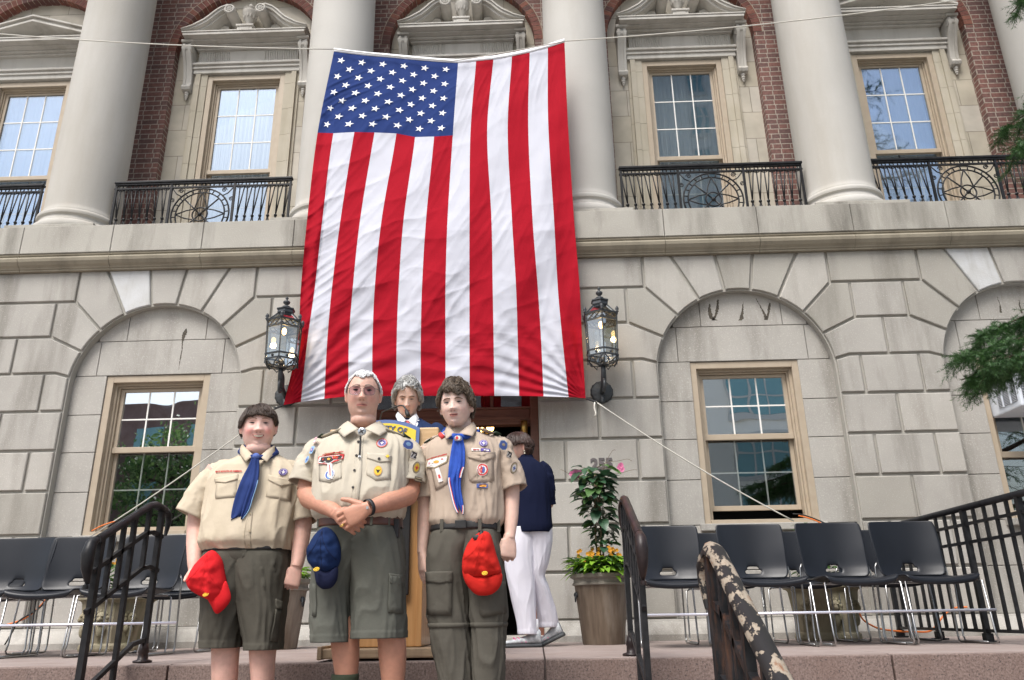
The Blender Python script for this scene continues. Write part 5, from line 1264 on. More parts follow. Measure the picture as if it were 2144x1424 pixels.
# ================================================================ trees
rt = random.Random(11)
def cedar():
    root = empty('cedar_tree', (5.35, 4.6, -1.4), label='dark green cedar whose needled boughs hang into the right edge of the view', cat='tree')
    o = Vector(root.location)
    tk = MB(); tk.smooth = True; tk.tube([(0, 0, 0), (.03, 0, 2), (-.02, .05, 5), (.05, 0, 9), (0, 0, 12.5)], [.24, .19, .15, .09, .02], 14); tk.build('trunk', M['bark'], root)
    lb = MB(); lb.smooth = True; nd = MB(); rnd = random.Random(5)
    def needles(p, d, L, dens, ln=.030):
        n = int(L*dens); d = d.normalized()
        for k in range(n):
            q = p + d*L*(k+rnd.random())/n; a = rnd.uniform(0, 6.283); s = d.orthogonal().normalized(); t = d.cross(s)
            w = (s*math.cos(a)+t*math.sin(a)+d*.55).normalized(); e = d.cross(w).normalized()*.0017*(ln/.03)
            l_ = ln*rnd.uniform(.7, 1.15); nd.add([q-e, q+e, q+w*l_], [(0, 1, 2)], 0 if rnd.random() < .6 else 1)
    def bough(tip, start, fine, width=.5, droop=.25, nsub=16):
        a = Vector(start); b_ = Vector(tip); L = (b_-a).length; pts = []
        for k in range(9):
            u = k/8; p = a.lerp(b_, u); p.z += .22*L*math.sin(u*math.pi)*.5; p += Vector((rnd.uniform(-.02, .02), rnd.uniform(-.02, .02), rnd.uniform(-.015, .015)))*L*.5; pts.append(p)
        lb.tube([p-o for p in pts], [.035*(1-.9*k/8) for k in range(9)], 6)
        ax = (b_-a).normalized(); side = ax.cross(Vector((0, 0, 1))).normalized()
        for k in range(nsub):
            u = .25+.75*(k+rnd.random()*.6)/nsub; i = min(7, int(u*8)); p = pts[i].lerp(pts[i+1], u*8-i) if u*8-i <= 1 else pts[8]
            for sg in (-1, 1):
                wl = width*(1.1-u*.75)*rnd.uniform(.6, 1.1); d = (side*sg*.9+ax*.75+Vector((0, 0, rnd.uniform(-.25, .2)))).normalized()
                q = p+d*wl; q.z -= droop*wl*rnd.uniform(.6, 1.8)
                mid = p.lerp(q, .55)+Vector((0, 0, .06*wl)); lb.tube([p-o, mid-o, q-o], [.006, .004, .002], 4)
                for s0, s1 in ((p, mid), (mid, q)):
                    ns = 15 if fine else 3; ll = (s1-s0).length; needles(s0-o, s1-s0, ll, 260 if fine else 60, .03 if fine else .06)
                    for j in range(ns):
                        r0 = s0.lerp(s1, (j+rnd.random())/ns); dd = (s1-s0).normalized(); tw = (dd*.6+Vector((rnd.uniform(-1, 1), rnd.uniform(-1, 1), rnd.uniform(-.9, .35)))*.75).normalized()
                        lt = rnd.uniform(.05, .15)*(1 if fine else 2); needles(r0-o, tw, lt, 420 if fine else 90, .028 if fine else .06); 
        needles(pts[6]-o, pts[8]-pts[6], (pts[8]-pts[6]).length, 200 if fine else 50)
    T = Vector((5.33, 4.6, 0))
    def st(z): return (T.x, T.y, z)
    bough(P(2008, 745, 4.75), st(1.55), True, .42, .55, 20)
    bough(P(2012, 800, 4.9), (4.6, 4.8, 1.75), True, .30, .8, 16)
    bough(P(2040, 705, 5.0), st(1.9), True, .45, .35, 20)
    bough(P(2052, 770, 4.6), st(1.5), True, .35, .8, 18)
    bough(P(2086, 275, 5.0), st(3.9), True, .42, .5, 12)
    bough(P(2100, 320, 4.8), st(3.6), True, .40, .8, 10)
    bough(P(2116, 30, 5.2), st(5.6), True, .32, .3, 9)
    for k in range(46):      # the rest of the crown, outside the photograph
        z = 2.2+9.3*k/46; a = k*2.4; L = 2.6*(1-(z-2)/12)+.3
        d = Vector((math.cos(a), math.sin(a), .05)); tip = T+Vector((0, 0, z-1.0))+d*L
        if tip.x < 4.6 and tip.y > 2.5: tip.x = 4.7+rnd.random()*.4
        bough(tip, st(z-1.0), False, .7, .3, 6)
    lb.build('branches', M['bark'], root); nd.build('foliage', [M['needle'], M['needle_dk']], root)
cedar()
def street_tree(x, y, h, lb_, seed):
    rnd = random.Random(seed); root = empty('street_tree', (x, y, -1.4), label=lb_, cat='tree'); tk = MB(); tk.smooth = True; lf = MB()
    tk.tube([(0, 0, 0), (.1, 0, h*.35), (0, .1, h*.7), (0, 0, h)], [.2, .16, .09, .02], 10)
    for k in range(22):
        z = h*(.35+.6*rnd.random()); a = rnd.uniform(0, 6.28); L = h*.30*(1.2-abs(z/h-.6)); e = Vector((L*math.cos(a), L*math.sin(a), z+L*.6)); tk.tube([(0, 0, z), e*.5+Vector((0, 0, z*.5+.1)), e], [.06, .04, .01], 6)
        for c in range(5):
            cc = e.lerp(Vector((0, 0, z)), rnd.random()*.6)+Vector((rnd.gauss(0, .4), rnd.gauss(0, .4), rnd.gauss(0, .35)))
            for j in range(60):
                p = cc+Vector((rnd.gauss(0, .32), rnd.gauss(0, .32), rnd.gauss(0, .28))); n = Vector((rnd.gauss(0, 1), rnd.gauss(0, 1), rnd.gauss(0, 1))).normalized(); u = n.orthogonal()*.08; v = n.cross(u)
                lf.add([p-u, p+v*.6, p+u, p-v*.6], [(0, 1, 2, 3)], rnd.randint(0, 1))
    tk.build('trunk', M['bark'], root); lf.build('crown', [mat('pale_street_leaf', (.20, .32, .10), .6, transl=.3), M['leaf2']], root)
street_tree(-17.5, -23, 9, 'leafy street tree before the brick block, mirrored in the lower left window', 4)
# ================================================================ people
def sgnpow(v, p): return math.copysign(abs(v)**p, v)
class Rings:
    """stack of superellipse sections; rows (z, cx, cy, a, b) in local coordinates"""
    def __init__(s, rows, n=2.4):
        rows = sorted(rows); s.z = [r[0] for r in rows]; s.c = [[r[i] for r in rows] for i in range(1, 5)]; s.n = n; s.wr = None
    def at(s, z):
        z = min(max(z, s.z[0]), s.z[-1]); return [catmull(z, s.z, c) for c in s.c]
    def pt(s, t, z, off=0):
        cx, cy, a, b = s.at(z); w_ = s.wr(t, z) if s.wr else 0
        return Vector((cx+(a+off+w_)*sgnpow(math.cos(t), 2/s.n), cy+(b+off+w_)*sgnpow(math.sin(t), 2/s.n), z))
    def front(s, x, z, off=0):
        cx, cy, a, b = s.at(z); u = max(-.985, min(.985, (x-cx)/a)); t = -math.acos(sgnpow(u, s.n/2)); return s.pt(t, z, off)
    def mesh(s, m, nz=40, nt=64, off=0, cap0=True, cap1=True, z0=None, z1=None, mi=None):
        z0 = s.z[0] if z0 is None else z0; z1 = s.z[-1] if z1 is None else z1
        rings = [[s.pt(2*math.pi*k/nt, z0+(z1-z0)*i/nz, off) for k in range(nt)] for i in range(nz+1)]
        m.loft(rings, cap0, cap1, mi=mi)
def head_surf(D, p):
    """D: (n,3) unit directions -> (n,3) points, head-local metres, facing -Y, eye line at z=0"""
    x, y, z = D[:, 0], D[:, 1], D[:, 2]
    rxy = np.sqrt(x*x+y*y)+1e-6; e_ = np.where(z < 0, p.get('je', .6), 1.0); fx = rxy**(e_-1); x = x*fx; y = y*(1+(fx-1)*.8)
    X = x*.0765; Yv = y*.098; Zv = z*.118
    low = np.clip(-Zv/.118, 0, 1); hi = np.clip(Zv/.118, 0, 1)
    X = X*(1 - p.get('jaw', .2)*low**1.6) * (1-.10*hi**2)
    bk = np.clip(y, 0, 1); fr = np.clip(-y, 0, 1)
    Yv = np.where(Yv > 0, Yv*(1-.42*low), Yv*(1-.05*low))
    Yv = np.where(y < 0, -.098*np.abs(y)**.82*(1-.06*low), Yv)
    ff = np.clip(fr*1.6, 0, 1)
    def G(cx, cz, sx, sz): return np.exp(-((X-cx)/sx)**2-((Zv-cz)/sz)**2)
    d = np.zeros_like(X)
    t = np.clip((.018-Zv)/.052, 0, 1); fall = 1/(1+np.exp(-(Zv+.043)/.0028))
    d += .025*p.get('nose', 1)*(t**1.7+.10*np.clip(t*4, 0, 1))*fall*np.exp(-(X/(.0095+.0045*t))**2)*(Zv < .03)
    for s in (-1, 1):
        d += .011*G(s*.0125, -.036, .0075, .0075)
        d += -.010*G(s*.031, .002, .017, .011) + .006*G(s*.030, .002, .010, .006)
        d += .006*G(s*.028, .022, .018, .007)
        d += p.get('cheek', .006)*G(s*.042, -.035, .020, .020)
        d += -.003*G(s*.026, -.048, .006, .016)
    d += .0065*G(0, -.0595, .018, .0048) + .0075*G(0, -.0715, .016, .0055) - .004*G(0, -.0655, .022, .0024) - .005*G(0, -.084, .018, .006)
    d += .012*G(0, -.100, .020, .013) + .004*G(0, .05, .04, .03)
    Yv = Yv - d*ff
    Zv = np.where(Zv > .012, .012+(Zv-.012)*p.get('su', 1), Zv)
    return np.stack([X*p.get('sx', 1), Yv*p.get('sy', 1), Zv*p.get('sz', 1)], 1)
def head_mesh(m, Mx, p, nu=110, nv=96):
    D = []
    for i in range(nv+1):
        ph = math.pi*i/nv; ph = min(max(ph, .01), math.pi-.01)
        for k in range(nu):
            th = 2*math.pi*k/nu; D.append((math.sin(ph)*math.cos(th), math.sin(ph)*math.sin(th), -math.cos(ph)))
    S = head_surf(np.array(D), p); V = [Mx @ Vector(q) for q in S]
    rings = [V[i*nu:(i+1)*nu] for i in range(nv+1)]; m.loft(rings)
    for s in (-1, 1):     # ears
        rg = []
        for i, (zz, w_, dp) in enumerate([(-.034, .006, .004), (-.026, .010, .006), (-.01, .014, .007), (.006, .017, .008), (.018, .017, .008), (.027, .012, .006), (.031, .005, .003)]):
            c = Vector((s*(.0765*(1-p.get('jaw', .2)*.12)+.004+.004*(i/6))*p.get('sx', 1), .012+.004*i/3, zz*p.get('sz', 1)-.006))
            rg.append([Mx @ (c+Vector((s*dp*math.cos(a)*1.4, w_*math.sin(a), 0))) for a in [2*math.pi*k/10 for k in range(10)]])
        m.loft(rg)
    return S
def face_y(S, x, z, p):
    d = (S[:, 0]-x)**2+(S[:, 2]-z)**2+np.where(S[:, 1] > 0, 1, 0); i = np.argsort(d)[:4]; return float(S[i, 1].mean())
def hand(m, w0, d, n, side=1, sc=1, curl=(.5, .5, .5, .5), thumb=(.7, .5, .25), spread=.05, tc=.3):
    """palm + four fingers + thumb; d along the fingers, n = palm side, side = thumb side sign of d x n"""
    w0 = Vector(w0); d = Vector(d).normalized(); n = Vector(n); n = (n-d*n.dot(d)).normalized(); s = d.cross(n).normalized()*side
    rings = []
    for t, wd, th in ((-.015, .026, .020), (.0, .028, .020), (.025, .036, .018), (.055, .041, .016), (.080, .041, .013), (.090, .037, .010)):
        c = w0+d*t*sc; rings.append([c+s*wd*sc*sgnpow(math.cos(a), .8)+n*th*sc*sgnpow(math.sin(a), .8) for a in [2*math.pi*k/16 for k in range(16)]])
    m.loft(rings)
    Lf = [.070, .080, .075, .058]; off = [.031, .0105, -.0105, -.031]
    for i in range(4):
        a = 0; p = w0+d*.078*sc+s*off[i]*sc; q = [p-d*.02*sc, p]; dd = (d+s*off[i]/.031*spread).normalized(); cur = dd.copy()
        for seg, k in ((.46, 1.0), (.30, 1.15), (.24, .7)):
            a += curl[i]*k; cur = (dd*math.cos(a)+n*math.sin(a)).normalized()
            q.append(q[-1]+cur*Lf[i]*seg*sc)
        r = [.0092, .0102, .0090, .0085, .0068]; m.tube(q, [v*sc*(1 if i < 3 else .88) for v in r], 10)
        m.sphere(q[-1], .0068*sc*(1 if i < 3 else .88), 8, 6); m.sphere(q[2], .0094*sc*(1 if i < 3 else .88), 8, 6)
    tv = (d*thumb[0]+s*thumb[1]+n*thumb[2]).normalized(); p = w0+d*.012*sc+s*.024*sc
    q = [p, p+tv*.030*sc, p+tv*.058*sc+n*.004*tc*sc, p+tv*.058*sc+(tv*.8+d*tc+n*tc*.6).normalized()*.028*sc]
    m.tube(q, [.015*sc, .0125*sc, .0105*sc, .0085*sc], 10); m.sphere(q[-1], .0085*sc, 8, 6)
def bake_body(m, name, root, vox, colf):
    o = m.build('tmp', M['skin'], None, smooth=True)
    md = o.modifiers.new('r', 'REMESH'); md.mode = 'VOXEL'; md.voxel_size = vox; md.use_smooth_shade = True
    m2 = o.modifiers.new('s', 'SMOOTH'); m2.factor = .5; m2.iterations = 4
    dg = bpy.context.evaluated_depsgraph_get(); dg.update(); me = bpy.data.meshes.new_from_object(o.evaluated_get(dg))
    bpy.data.objects.remove(o); me.name = name; me.materials.clear(); me.materials.append(M['skin'])
    n = len(me.vertices); co = np.empty(n*3); me.vertices.foreach_get('co', co); co = co.reshape(-1, 3)
    col = colf(co); at = me.color_attributes.new('Col', 'FLOAT_COLOR', 'POINT'); at.data.foreach_set('color', np.concatenate([col, np.ones((n, 1))], 1).astype(np.float32).ravel())
    me.polygons.foreach_set('use_smooth', [True]*len(me.polygons))
    ob = bpy.data.objects.new(name, me); COL.objects.link(ob); ob.parent = root; return ob
def skin_color(base, Mx, p, hairc, lim, lips=(.50, .20, .17), cheek=(.66, .27, .22), cheek_k=.35, stubble=0, hand_pink=.3, arm=(1, 1, 1)):
    inv = np.array(Mx.inverted())
    def f(co):
        h = co @ inv[:3, :3].T + inv[:3, 3]; n = len(co); c = np.tile(np.array(base), (n, 1))
        sz = p.get('sz', 1); sx = p.get('sx', 1); x, y, z = h[:, 0]/sx, h[:, 1]/p.get('sy', 1), h[:, 2]/sz
        head = (z > -.125) & (z < .14) & (np.abs(x) < .095) & (np.abs(y) < .13)
        def mixc(w_, col): 
            nonlocal c; w_ = (w_*head)[:, None]; c = c*(1-w_)+np.array(col)*w_
        fr = (y < -.01)
        G = lambda cx, cz, sx_, sz_: np.exp(-((x-cx)/sx_)**2-((z-cz)/sz_)**2)*fr
        for s in (-1, 1):
            mixc(cheek_k*G(s*.045, -.038, .022, .020), cheek)
            mixc(.35*G(s*.030, -.007, .016, .006), (base[0]*.7, base[1]*.55, base[2]*.55))  # from here: eye-socket and nostril shade painted into the skin colour
            mixc(.45*G(s*.030, .010, .018, .006), (base[0]*.72, base[1]*.6, base[2]*.58))
            mixc(.8*G(s*.0078, -.046, .004, .003), (base[0]*.28, base[1]*.18, base[2]*.18))
            mixc(.3*np.exp(-((np.abs(x)-.082)/.010)**2-((z)/.03)**2), cheek)
        mixc(.30*G(0, -.034, .012, .012), cheek)
        mixc(np.clip(1.2*G(0, -.0665, .023, .0105), 0, 1)**2*.85, lips)
        if stubble: mixc(stubble*np.clip(G(0, -.085, .05, .035)-G(0, -.066, .02, .012), 0, 1), (.42, .34, .31))
        az = np.arctan2(x, -y); L_ = lim(az); w_ = 1/(1+np.exp(-(z-L_-.012)/.003)); w_ = np.where(z > -.1, w_, 0); mixc(w_, hairc)
        if hand_pink:
            pass
        low_ = np.clip((-.13-h[:, 2])/.05, 0, 1)[:, None]; c = c*(1-low_)+c*np.array(arm)*low_
        return np.clip(c, 0, 1)
    return f
def hair(root, Mx, p, lim, mt, n=1300, crown=(0, .25, 1), thick=.014, rad=.0045, step=.16, segs=7, wave=0, wfreq=9, seed=1, lift=0, endcurl=0, jit=.25, long_drop=0, name='hair', shell=True, part=0, tipup=0):
    rnd = random.Random(seed); m = MB(); m.smooth = True; cr = Vector(crown).normalized()
    def S(dv): return Vector(head_surf(np.array([tuple(dv)]), p)[0])
    # batch evaluate: collect directions first
    paths = []; sc = p.get('sz', 1)
    tries = 0
    while len(paths) < n and tries < n*12:
        tries += 1
        d = Vector((rnd.gauss(0, 1), rnd.gauss(0, 1), rnd.gauss(0, 1))).normalized(); az = math.atan2(d.x, -d.y)
        if d.z*.118 < float(lim(np.array(az)))+.004: continue
        q = [d.copy()]; jv = (mnoise.noise_vector(d*3.6+Vector((seed, 0, 0)))*1.6+Vector((rnd.uniform(-1, 1), rnd.uniform(-1, 1), rnd.uniform(-1, 1)))*.22)*jit; k = 0
        ns = segs if rnd.random() < .7 else max(3, segs-2)
        while k < ns:
            e = q[-1]; f = e-cr*e.dot(cr)
            if f.length < .05: f = Vector((rnd.gauss(0, 1), rnd.gauss(0, 1), 0))
            f.normalize(); f = (f+jv).normalized()
            f = f-e*f.dot(e); nx = (e+f*step).normalized(); az = math.atan2(nx.x, -nx.y); 
            if nx.z*.118 < float(lim(np.array(az)))-.006*rnd.random()-.002 and not long_drop: break
            q.append(nx); k += 1
        if len(q) < 3: 
            q = q+[(q[-1]+ (q[-1]-q[0] if len(q) > 1 else f*step)*.5).normalized()]
            if len(q) < 3: continue
        paths.append(q)
    allD = np.array([tuple(v) for q in paths for v in q]); allS = head_surf(allD, p); i = 0
    for q in paths:
        L_ = len(q); pts = []; h0 = thick*(rnd.uniform(.2, .8)+.45*(mnoise.noise(q[0]*6+Vector((0, seed, 0)))+.5)); ph = mnoise.noise(q[0]*4)*8+rnd.uniform(0, .8)
        for k in range(L_):
            b = Vector(allS[i+k]); u = k/(L_-1); h = h0*(.25+.75*math.sin(min(1, u*1.5+.05)*math.pi*.55)) + lift*max(0, 1-abs(u-.5)*2)
            if k == L_-1: h = h*.8 + tipup*rnd.random()
            side = Vector(q[k]).cross(cr); side = side.normalized() if side.length > 1e-3 else Vector((1, 0, 0))
            pts.append(b + Vector(q[k])*h + side*wave*math.sin(u*wfreq+ph))
        if long_drop:
            for j in range(len(pts)):
                if pts[j].z < 0: pts[j].z -= long_drop*(-pts[j].z)*.0
        i += L_; r = rad*rnd.uniform(.6, 1.15)
        m.tube([Mx @ v for v in pts], [r*.55]+[r]*(L_-2)+[r*.22], 4)
    if shell:
        nu, nv = 72, 46; D = []
        for a in range(nv+1):
            phi = math.pi*.86*a/nv+.001
            for b in range(nu): th = 2*math.pi*b/nu; D.append((math.sin(phi)*math.cos(th), math.sin(phi)*math.sin(th), math.cos(phi)))
        D = np.array(D); Sx = head_surf(D, p); off = Sx+D*thick*.42; azs = np.arctan2(D[:, 0], -D[:, 1]); ok = D[:, 2]*.118 > np.array([float(lim(np.array(a))) for a in azs])+.004
        V = [Mx @ Vector(v) for v in off]; F = []
        for a in range(nv):
            for b in range(nu):
                q = (a*nu+b, a*nu+(b+1) % nu, (a+1)*nu+(b+1) % nu, (a+1)*nu+b)
                if all(ok[list(q)]): F.append(q)
        m.add(V, F)
    return m.build(name, mt, root)
def face_parts(root, Mx, p, S, hairm, eye_open=.0035, brow_z=.0215, smile=0, teeth=False, brow_t=.0024, mouth_w=.021, look=0, brow_in=0, mouth_gap=.0016):
    sx, sz = p.get('sx', 1), p.get('sz', 1)
    for s in (-1, 1):
        m = MB(); m.smooth = True; x, z = s*.031*sx, .001*sz; y = face_y(S, x, z, p)-.0015
        def ell(rx, rz, yo, n=16, dx=0): 
            return [Mx @ Vector((x+dx+rx*math.cos(a), y-yo-.0012+ .10*(rx*math.cos(a))**2*40, z+rz*math.sin(a))) for a in [2*math.pi*k/n for k in range(n)]]
        m.add([Mx @ Vector((x, y-.0035, z))]+ell(.0125, eye_open, .0005), [(0, 1+k, 1+(k+1) % 16) for k in range(16)], 0)
        m.add([Mx @ Vector((x+look, y-.0046, z))]+ell(min(.0078, eye_open*2.6), eye_open*.98, .0026, dx=look), [(0, 1+k, 1+(k+1) % 16) for k in range(16)], 1)
        m.tube([Mx @ Vector((x+u*.0142, y-.0034+.0022*u*u, z+eye_open*(1-u*u)+.0006-.0008*u*u)) for u in (-1, -.6, -.2, .2, .6, 1)], [.0007, .0014, .0017, .0017, .0014, .0007], 5, mi=1)
        m.build('eye', [M['eye_w'], M['eye_d']], root)
        b = MB(); b.smooth = True; pts = []
        for u in (-1, -.5, 0, .5, 1):
            bx = s*(.031+.019*u)*sx; bz = (brow_z+.0035*(1-u*u)+(brow_in if u < 0 else -.002*u))*sz; pts.append(Mx @ Vector((bx, face_y(S, bx, bz, p)-.0012, bz)))
        b.tube(pts, [brow_t*.8, brow_t*1.1, brow_t*1.1, brow_t*.8, brow_t*.3], 6); b.build('eyebrow', hairm, root)
    m = MB(); m.smooth = True; n = 9; zc = -.0655*sz; mw = mouth_w*sx
    def mp(u, dz, dy): 
        x = u*mw; z = zc+dz+smile*.009*u*u; return Mx @ Vector((x, face_y(S, x, z, p)-dy, z))
    us = [-1+2*k/(n-1) for k in range(n)]
    gap = mouth_gap+(.0045 if teeth else 0)
    if teeth:
        L_ = [mp(u, .0035-.001*u*u, .0022) for u in us]; Lb = [mp(u, -.006*(1-u*u)-.0005, .0022) for u in us]
        m.add(L_+Lb, [(i, i+1, n+i+1, n+i) for i in range(n-1)], 0)
        us2 = [u*.78 for u in us]; L_ = [mp(u, .0038, .0060) for u in us2]; Lb = [mp(u, -.0034*(1-u*u*.6), .0060) for u in us2]
        m.add(L_+Lb, [(i, i+1, n+i+1, n+i) for i in range(n-1)], 1)
        m.tube([mp(u, .0052*(1-.4*u*u), .002) for u in us], [.0006]+[.0021]*(n-2)+[.0006], 6, mi=2); m.tube([mp(u, -.0078*(1-u*u)-.0005, .002) for u in us], [.0006]+[.0027]*(n-2)+[.0006], 6, mi=2)
    else:
        m.tube([mp(u, 0, .0008) for u in us], [.0004]+[mouth_gap]*(n-2)+[.0004], 5, mi=0)
        m.tube([mp(u, .0030*(1-.5*u*u), .0006) for u in us], [.0005]+[.0020]*(n-2)+[.0005], 6, mi=2); m.tube([mp(u, -.0046*(1-u*u)-.0004, .001) for u in us], [.0005]+[.0027]*(n-2)+[.0005], 6, mi=2)
    m.build('mouth', [M['mouth'], M['teeth'], M['lip']], root)
class Fig:
    def __init__(s, name, X, Y, zf, lb, group=None):
        s.root = empty('person', (X, Y, zf), label=lb, cat='person', group=group); s.o = Vector((X, Y, zf)); s.Y = Y
    def L(s, px, py, dy=0): return P(px, py, s.Y+dy)-s.o
    def rows(s, rows, dy=0):
        out = []
        for py, xl, xr, b, yc in rows:
            a, c = s.L(xl, py, dy), s.L(xr, py, dy); m_ = (a+c)/2; out.append((m_.z, m_.x, dy+yc, (c.x-a.x)/2, b))
        return out
    def tube(s, m, pts, r, n=20, **k): m.tube([s.L(*p) for p in pts], r, n, **k)
def smoothpoly(poly, k=4):
    n = len(poly); out = []
    for i in range(n):
        p0, p1, p2, p3 = poly[i-1], poly[i], poly[(i+1) % n], poly[(i+2) % n]
        for j in range(k):
            u = j/k; out.append(tuple(.5*((2*b)+(-a+c)*u+(2*a-5*b+4*c-d)*u*u+(-a+3*b-3*c+d)*u**3) for a, b, c, d in zip(p0, p1, p2, p3)))
    return out
def pillow(m, pts3, bulge, back=.004, rings=6, nz=0, mi=None, dirv=(0, -1, 0), asym=(0, 0, 0)):
    """closed domed shape over a star-shaped outline of 3-D points"""
    c = sum((Vector(p) for p in pts3), Vector())/len(pts3)+Vector(asym); dv = Vector(dirv); n = len(pts3); v = []; f = []
    for i in range(1, rings+1):
        r = i/rings; h = bulge*math.sqrt(max(0, 1-r*r))
        for p in pts3:
            q = c.lerp(Vector(p), r); w_ = nz*fbm(q.x*14, q.z*14, q.y*5+3) if nz and i < rings else 0; v.append(q+dv*(h+w_))
    v.append(c+dv*bulge); ci = len(v)-1
    for k in range(n): f.append((ci, k, (k+1) % n))
    for i in range(rings-1): f += [(i*n+k, i*n+(k+1) % n, (i+1)*n+(k+1) % n, (i+1)*n+k) for k in range(n)]
    v += [Vector(p)-dv*back for p in pts3]; b = ci+1; a = (rings-1)*n
    f += [(a+k, a+(k+1) % n, b+(k+1) % n, b+k) for k in range(n)]; v.append(c-dv*back); e = len(v)-1
    f += [(e, b+(k+1) % n, b+k) for k in range(n)]
    m.add(v, f, mi)
def decal(m, rg, poly, off=.003, mi=None, sub=3, edge=True):
    """raised patch following the front of a Rings body; poly local (x,z)"""
    c = (sum(p[0] for p in poly)/len(poly), sum(p[1] for p in poly)/len(poly)); n = len(poly); v = [rg.front(c[0], c[1], off)]; f = []
    for i in range(1, sub+1): v += [rg.front(c[0]+(x-c[0])*i/sub, c[1]+(z-c[1])*i/sub, off) for x, z in poly]
    f += [(0, 1+k, 1+(k+1) % n) for k in range(n)]
    for i in range(sub-1): a = 1+i*n; f += [(a+k, a+(k+1) % n, a+n+(k+1) % n, a+n+k) for k in range(n)]
    if edge:
        a = 1+(sub-1)*n; b = len(v); v += [rg.front(x, z, -.002) for x, z in poly]; f += [(a+k, a+(k+1) % n, b+(k+1) % n, b+k) for k in range(n)]
    m.add(v, f, mi)
def band(m, c, rx, ry, z0, z1):
    n = 24; a_ = [-.15+(math.pi+.3)*k/n for k in range(n+1)]; v = [c+Vector((rx*math.cos(a), ry*math.sin(a), z)) for z in (z0, z1) for a in a_]
    m.add(v, [(k, k+1, n+2+k, n+1+k) for k in range(n)])
def circ(x, z, rx, rz=None, n=16, rot=0):
    rz = rz or rx; return [(x+rx*math.cos(a)*math.cos(rot)-rz*math.sin(a)*math.sin(rot), z+rx*math.cos(a)*math.sin(rot)+rz*math.sin(a)*math.cos(rot)) for a in [2*math.pi*k/n for k in range(n)]]
def densify(poly, k=4):
    out = []
    for i in range(len(poly)):
        a, b = poly[i], poly[(i+1) % len(poly)]
        for j in range(k): out.append((a[0]+(b[0]-a[0])*j/k, a[1]+(b[1]-a[1])*j/k))
    return out
def flat_patch(m, c, u, v, pts, off, mi, nrm):
    """flat badge on a sleeve: c centre, u/v in-plane axes"""
    P0 = [c+u*x+v*z+nrm*off for x, z in pts]; m.add([c+nrm*(off+.0008)]+P0, [(0, 1+k, 1+(k+1) % len(pts)) for k in range(len(pts))], mi)
PM = ['patch_khaki', 'patch_red', 'patch_white', 'patch_blue', 'patch_sky', 'patch_purple', 'patch_black', 'patch_orange', 'patch_pink', 'yellow']
PI = {k.replace('patch_', ''): i for i, k in enumerate(PM)}; PMM = [M[k] for k in PM]
def fleur(x, z, s):
    return [(x, z+s), (x+.28*s, z+.45*s), (x+.2*s, z), (x+.75*s, z+.35*s), (x+.8*s, z-.15*s), (x+.35*s, z-.3*s), (x+.3*s, z-.7*s), (x, z-s), (x-.3*s, z-.7*s), (x-.35*s, z-.3*s), (x-.8*s, z-.15*s), (x-.75*s, z+.35*s), (x-.2*s, z), (x-.28*s, z+.45*s)]
def world_crest(m, rg, x, z, r, outer=None):
    m.mark()
    if outer: decal(m, rg, circ(x, z, r*1.42), .0035, PI['khaki']); decal(m, rg, circ(x, z, r*1.36), .0042, PI['red'] if outer == 1 else PI['patch_khaki']); decal(m, rg, circ(x, z, r*1.12), .0046, PI['white'])
    decal(m, rg, circ(x, z, r), .005, PI['purple']); decal(m, rg, circ(x, z, r*.84), .0055, PI['white']); decal(m, rg, circ(x, z, r*.76), .006, PI['purple']); decal(m, rg, fleur(x, z, r*.58), .0068, PI['white'], sub=2)
def strip_text(m, rg, s, x, z, size, mi, slope=0, off=.005):
    vs, fs = text_geo(s, size, .0004, .0008); out = []
    for v in vs:
        q = rg.front(x+v[0], z+v[2]+v[0]*slope, off+v[1]*0); out.append(q)
    m.add(out, fs, mi)
def collar(fig, pts, mt, name='collar'):
    """pts: list of flaps, each 4 (px,py,dy) corners: side-top, throat, tip, side-bottom"""
    for fl in pts:
        A, B, C, D = [fig.L(*q) for q in fl]; m = MB(); m.smooth = True; n = 7; v = []
        for i in range(n+1):
            for j in range(n+1):
                u, w_ = i/n, j/n; q = A.lerp(B, u).lerp(D.lerp(C, u), w_); q.y -= .012*math.sin(w_*math.pi)+.004; q.y -= .03*math.sin(u*math.pi)*.35; v.append(q)
        f = [(i*(n+1)+j, i*(n+1)+j+1, (i+1)*(n+1)+j+1, (i+1)*(n+1)+j) for i in range(n) for j in range(n)]
        m.add(v, f); o = m.build(name, mt, fig.root, solid=.0035); o.modifiers['solid'].offset = 0
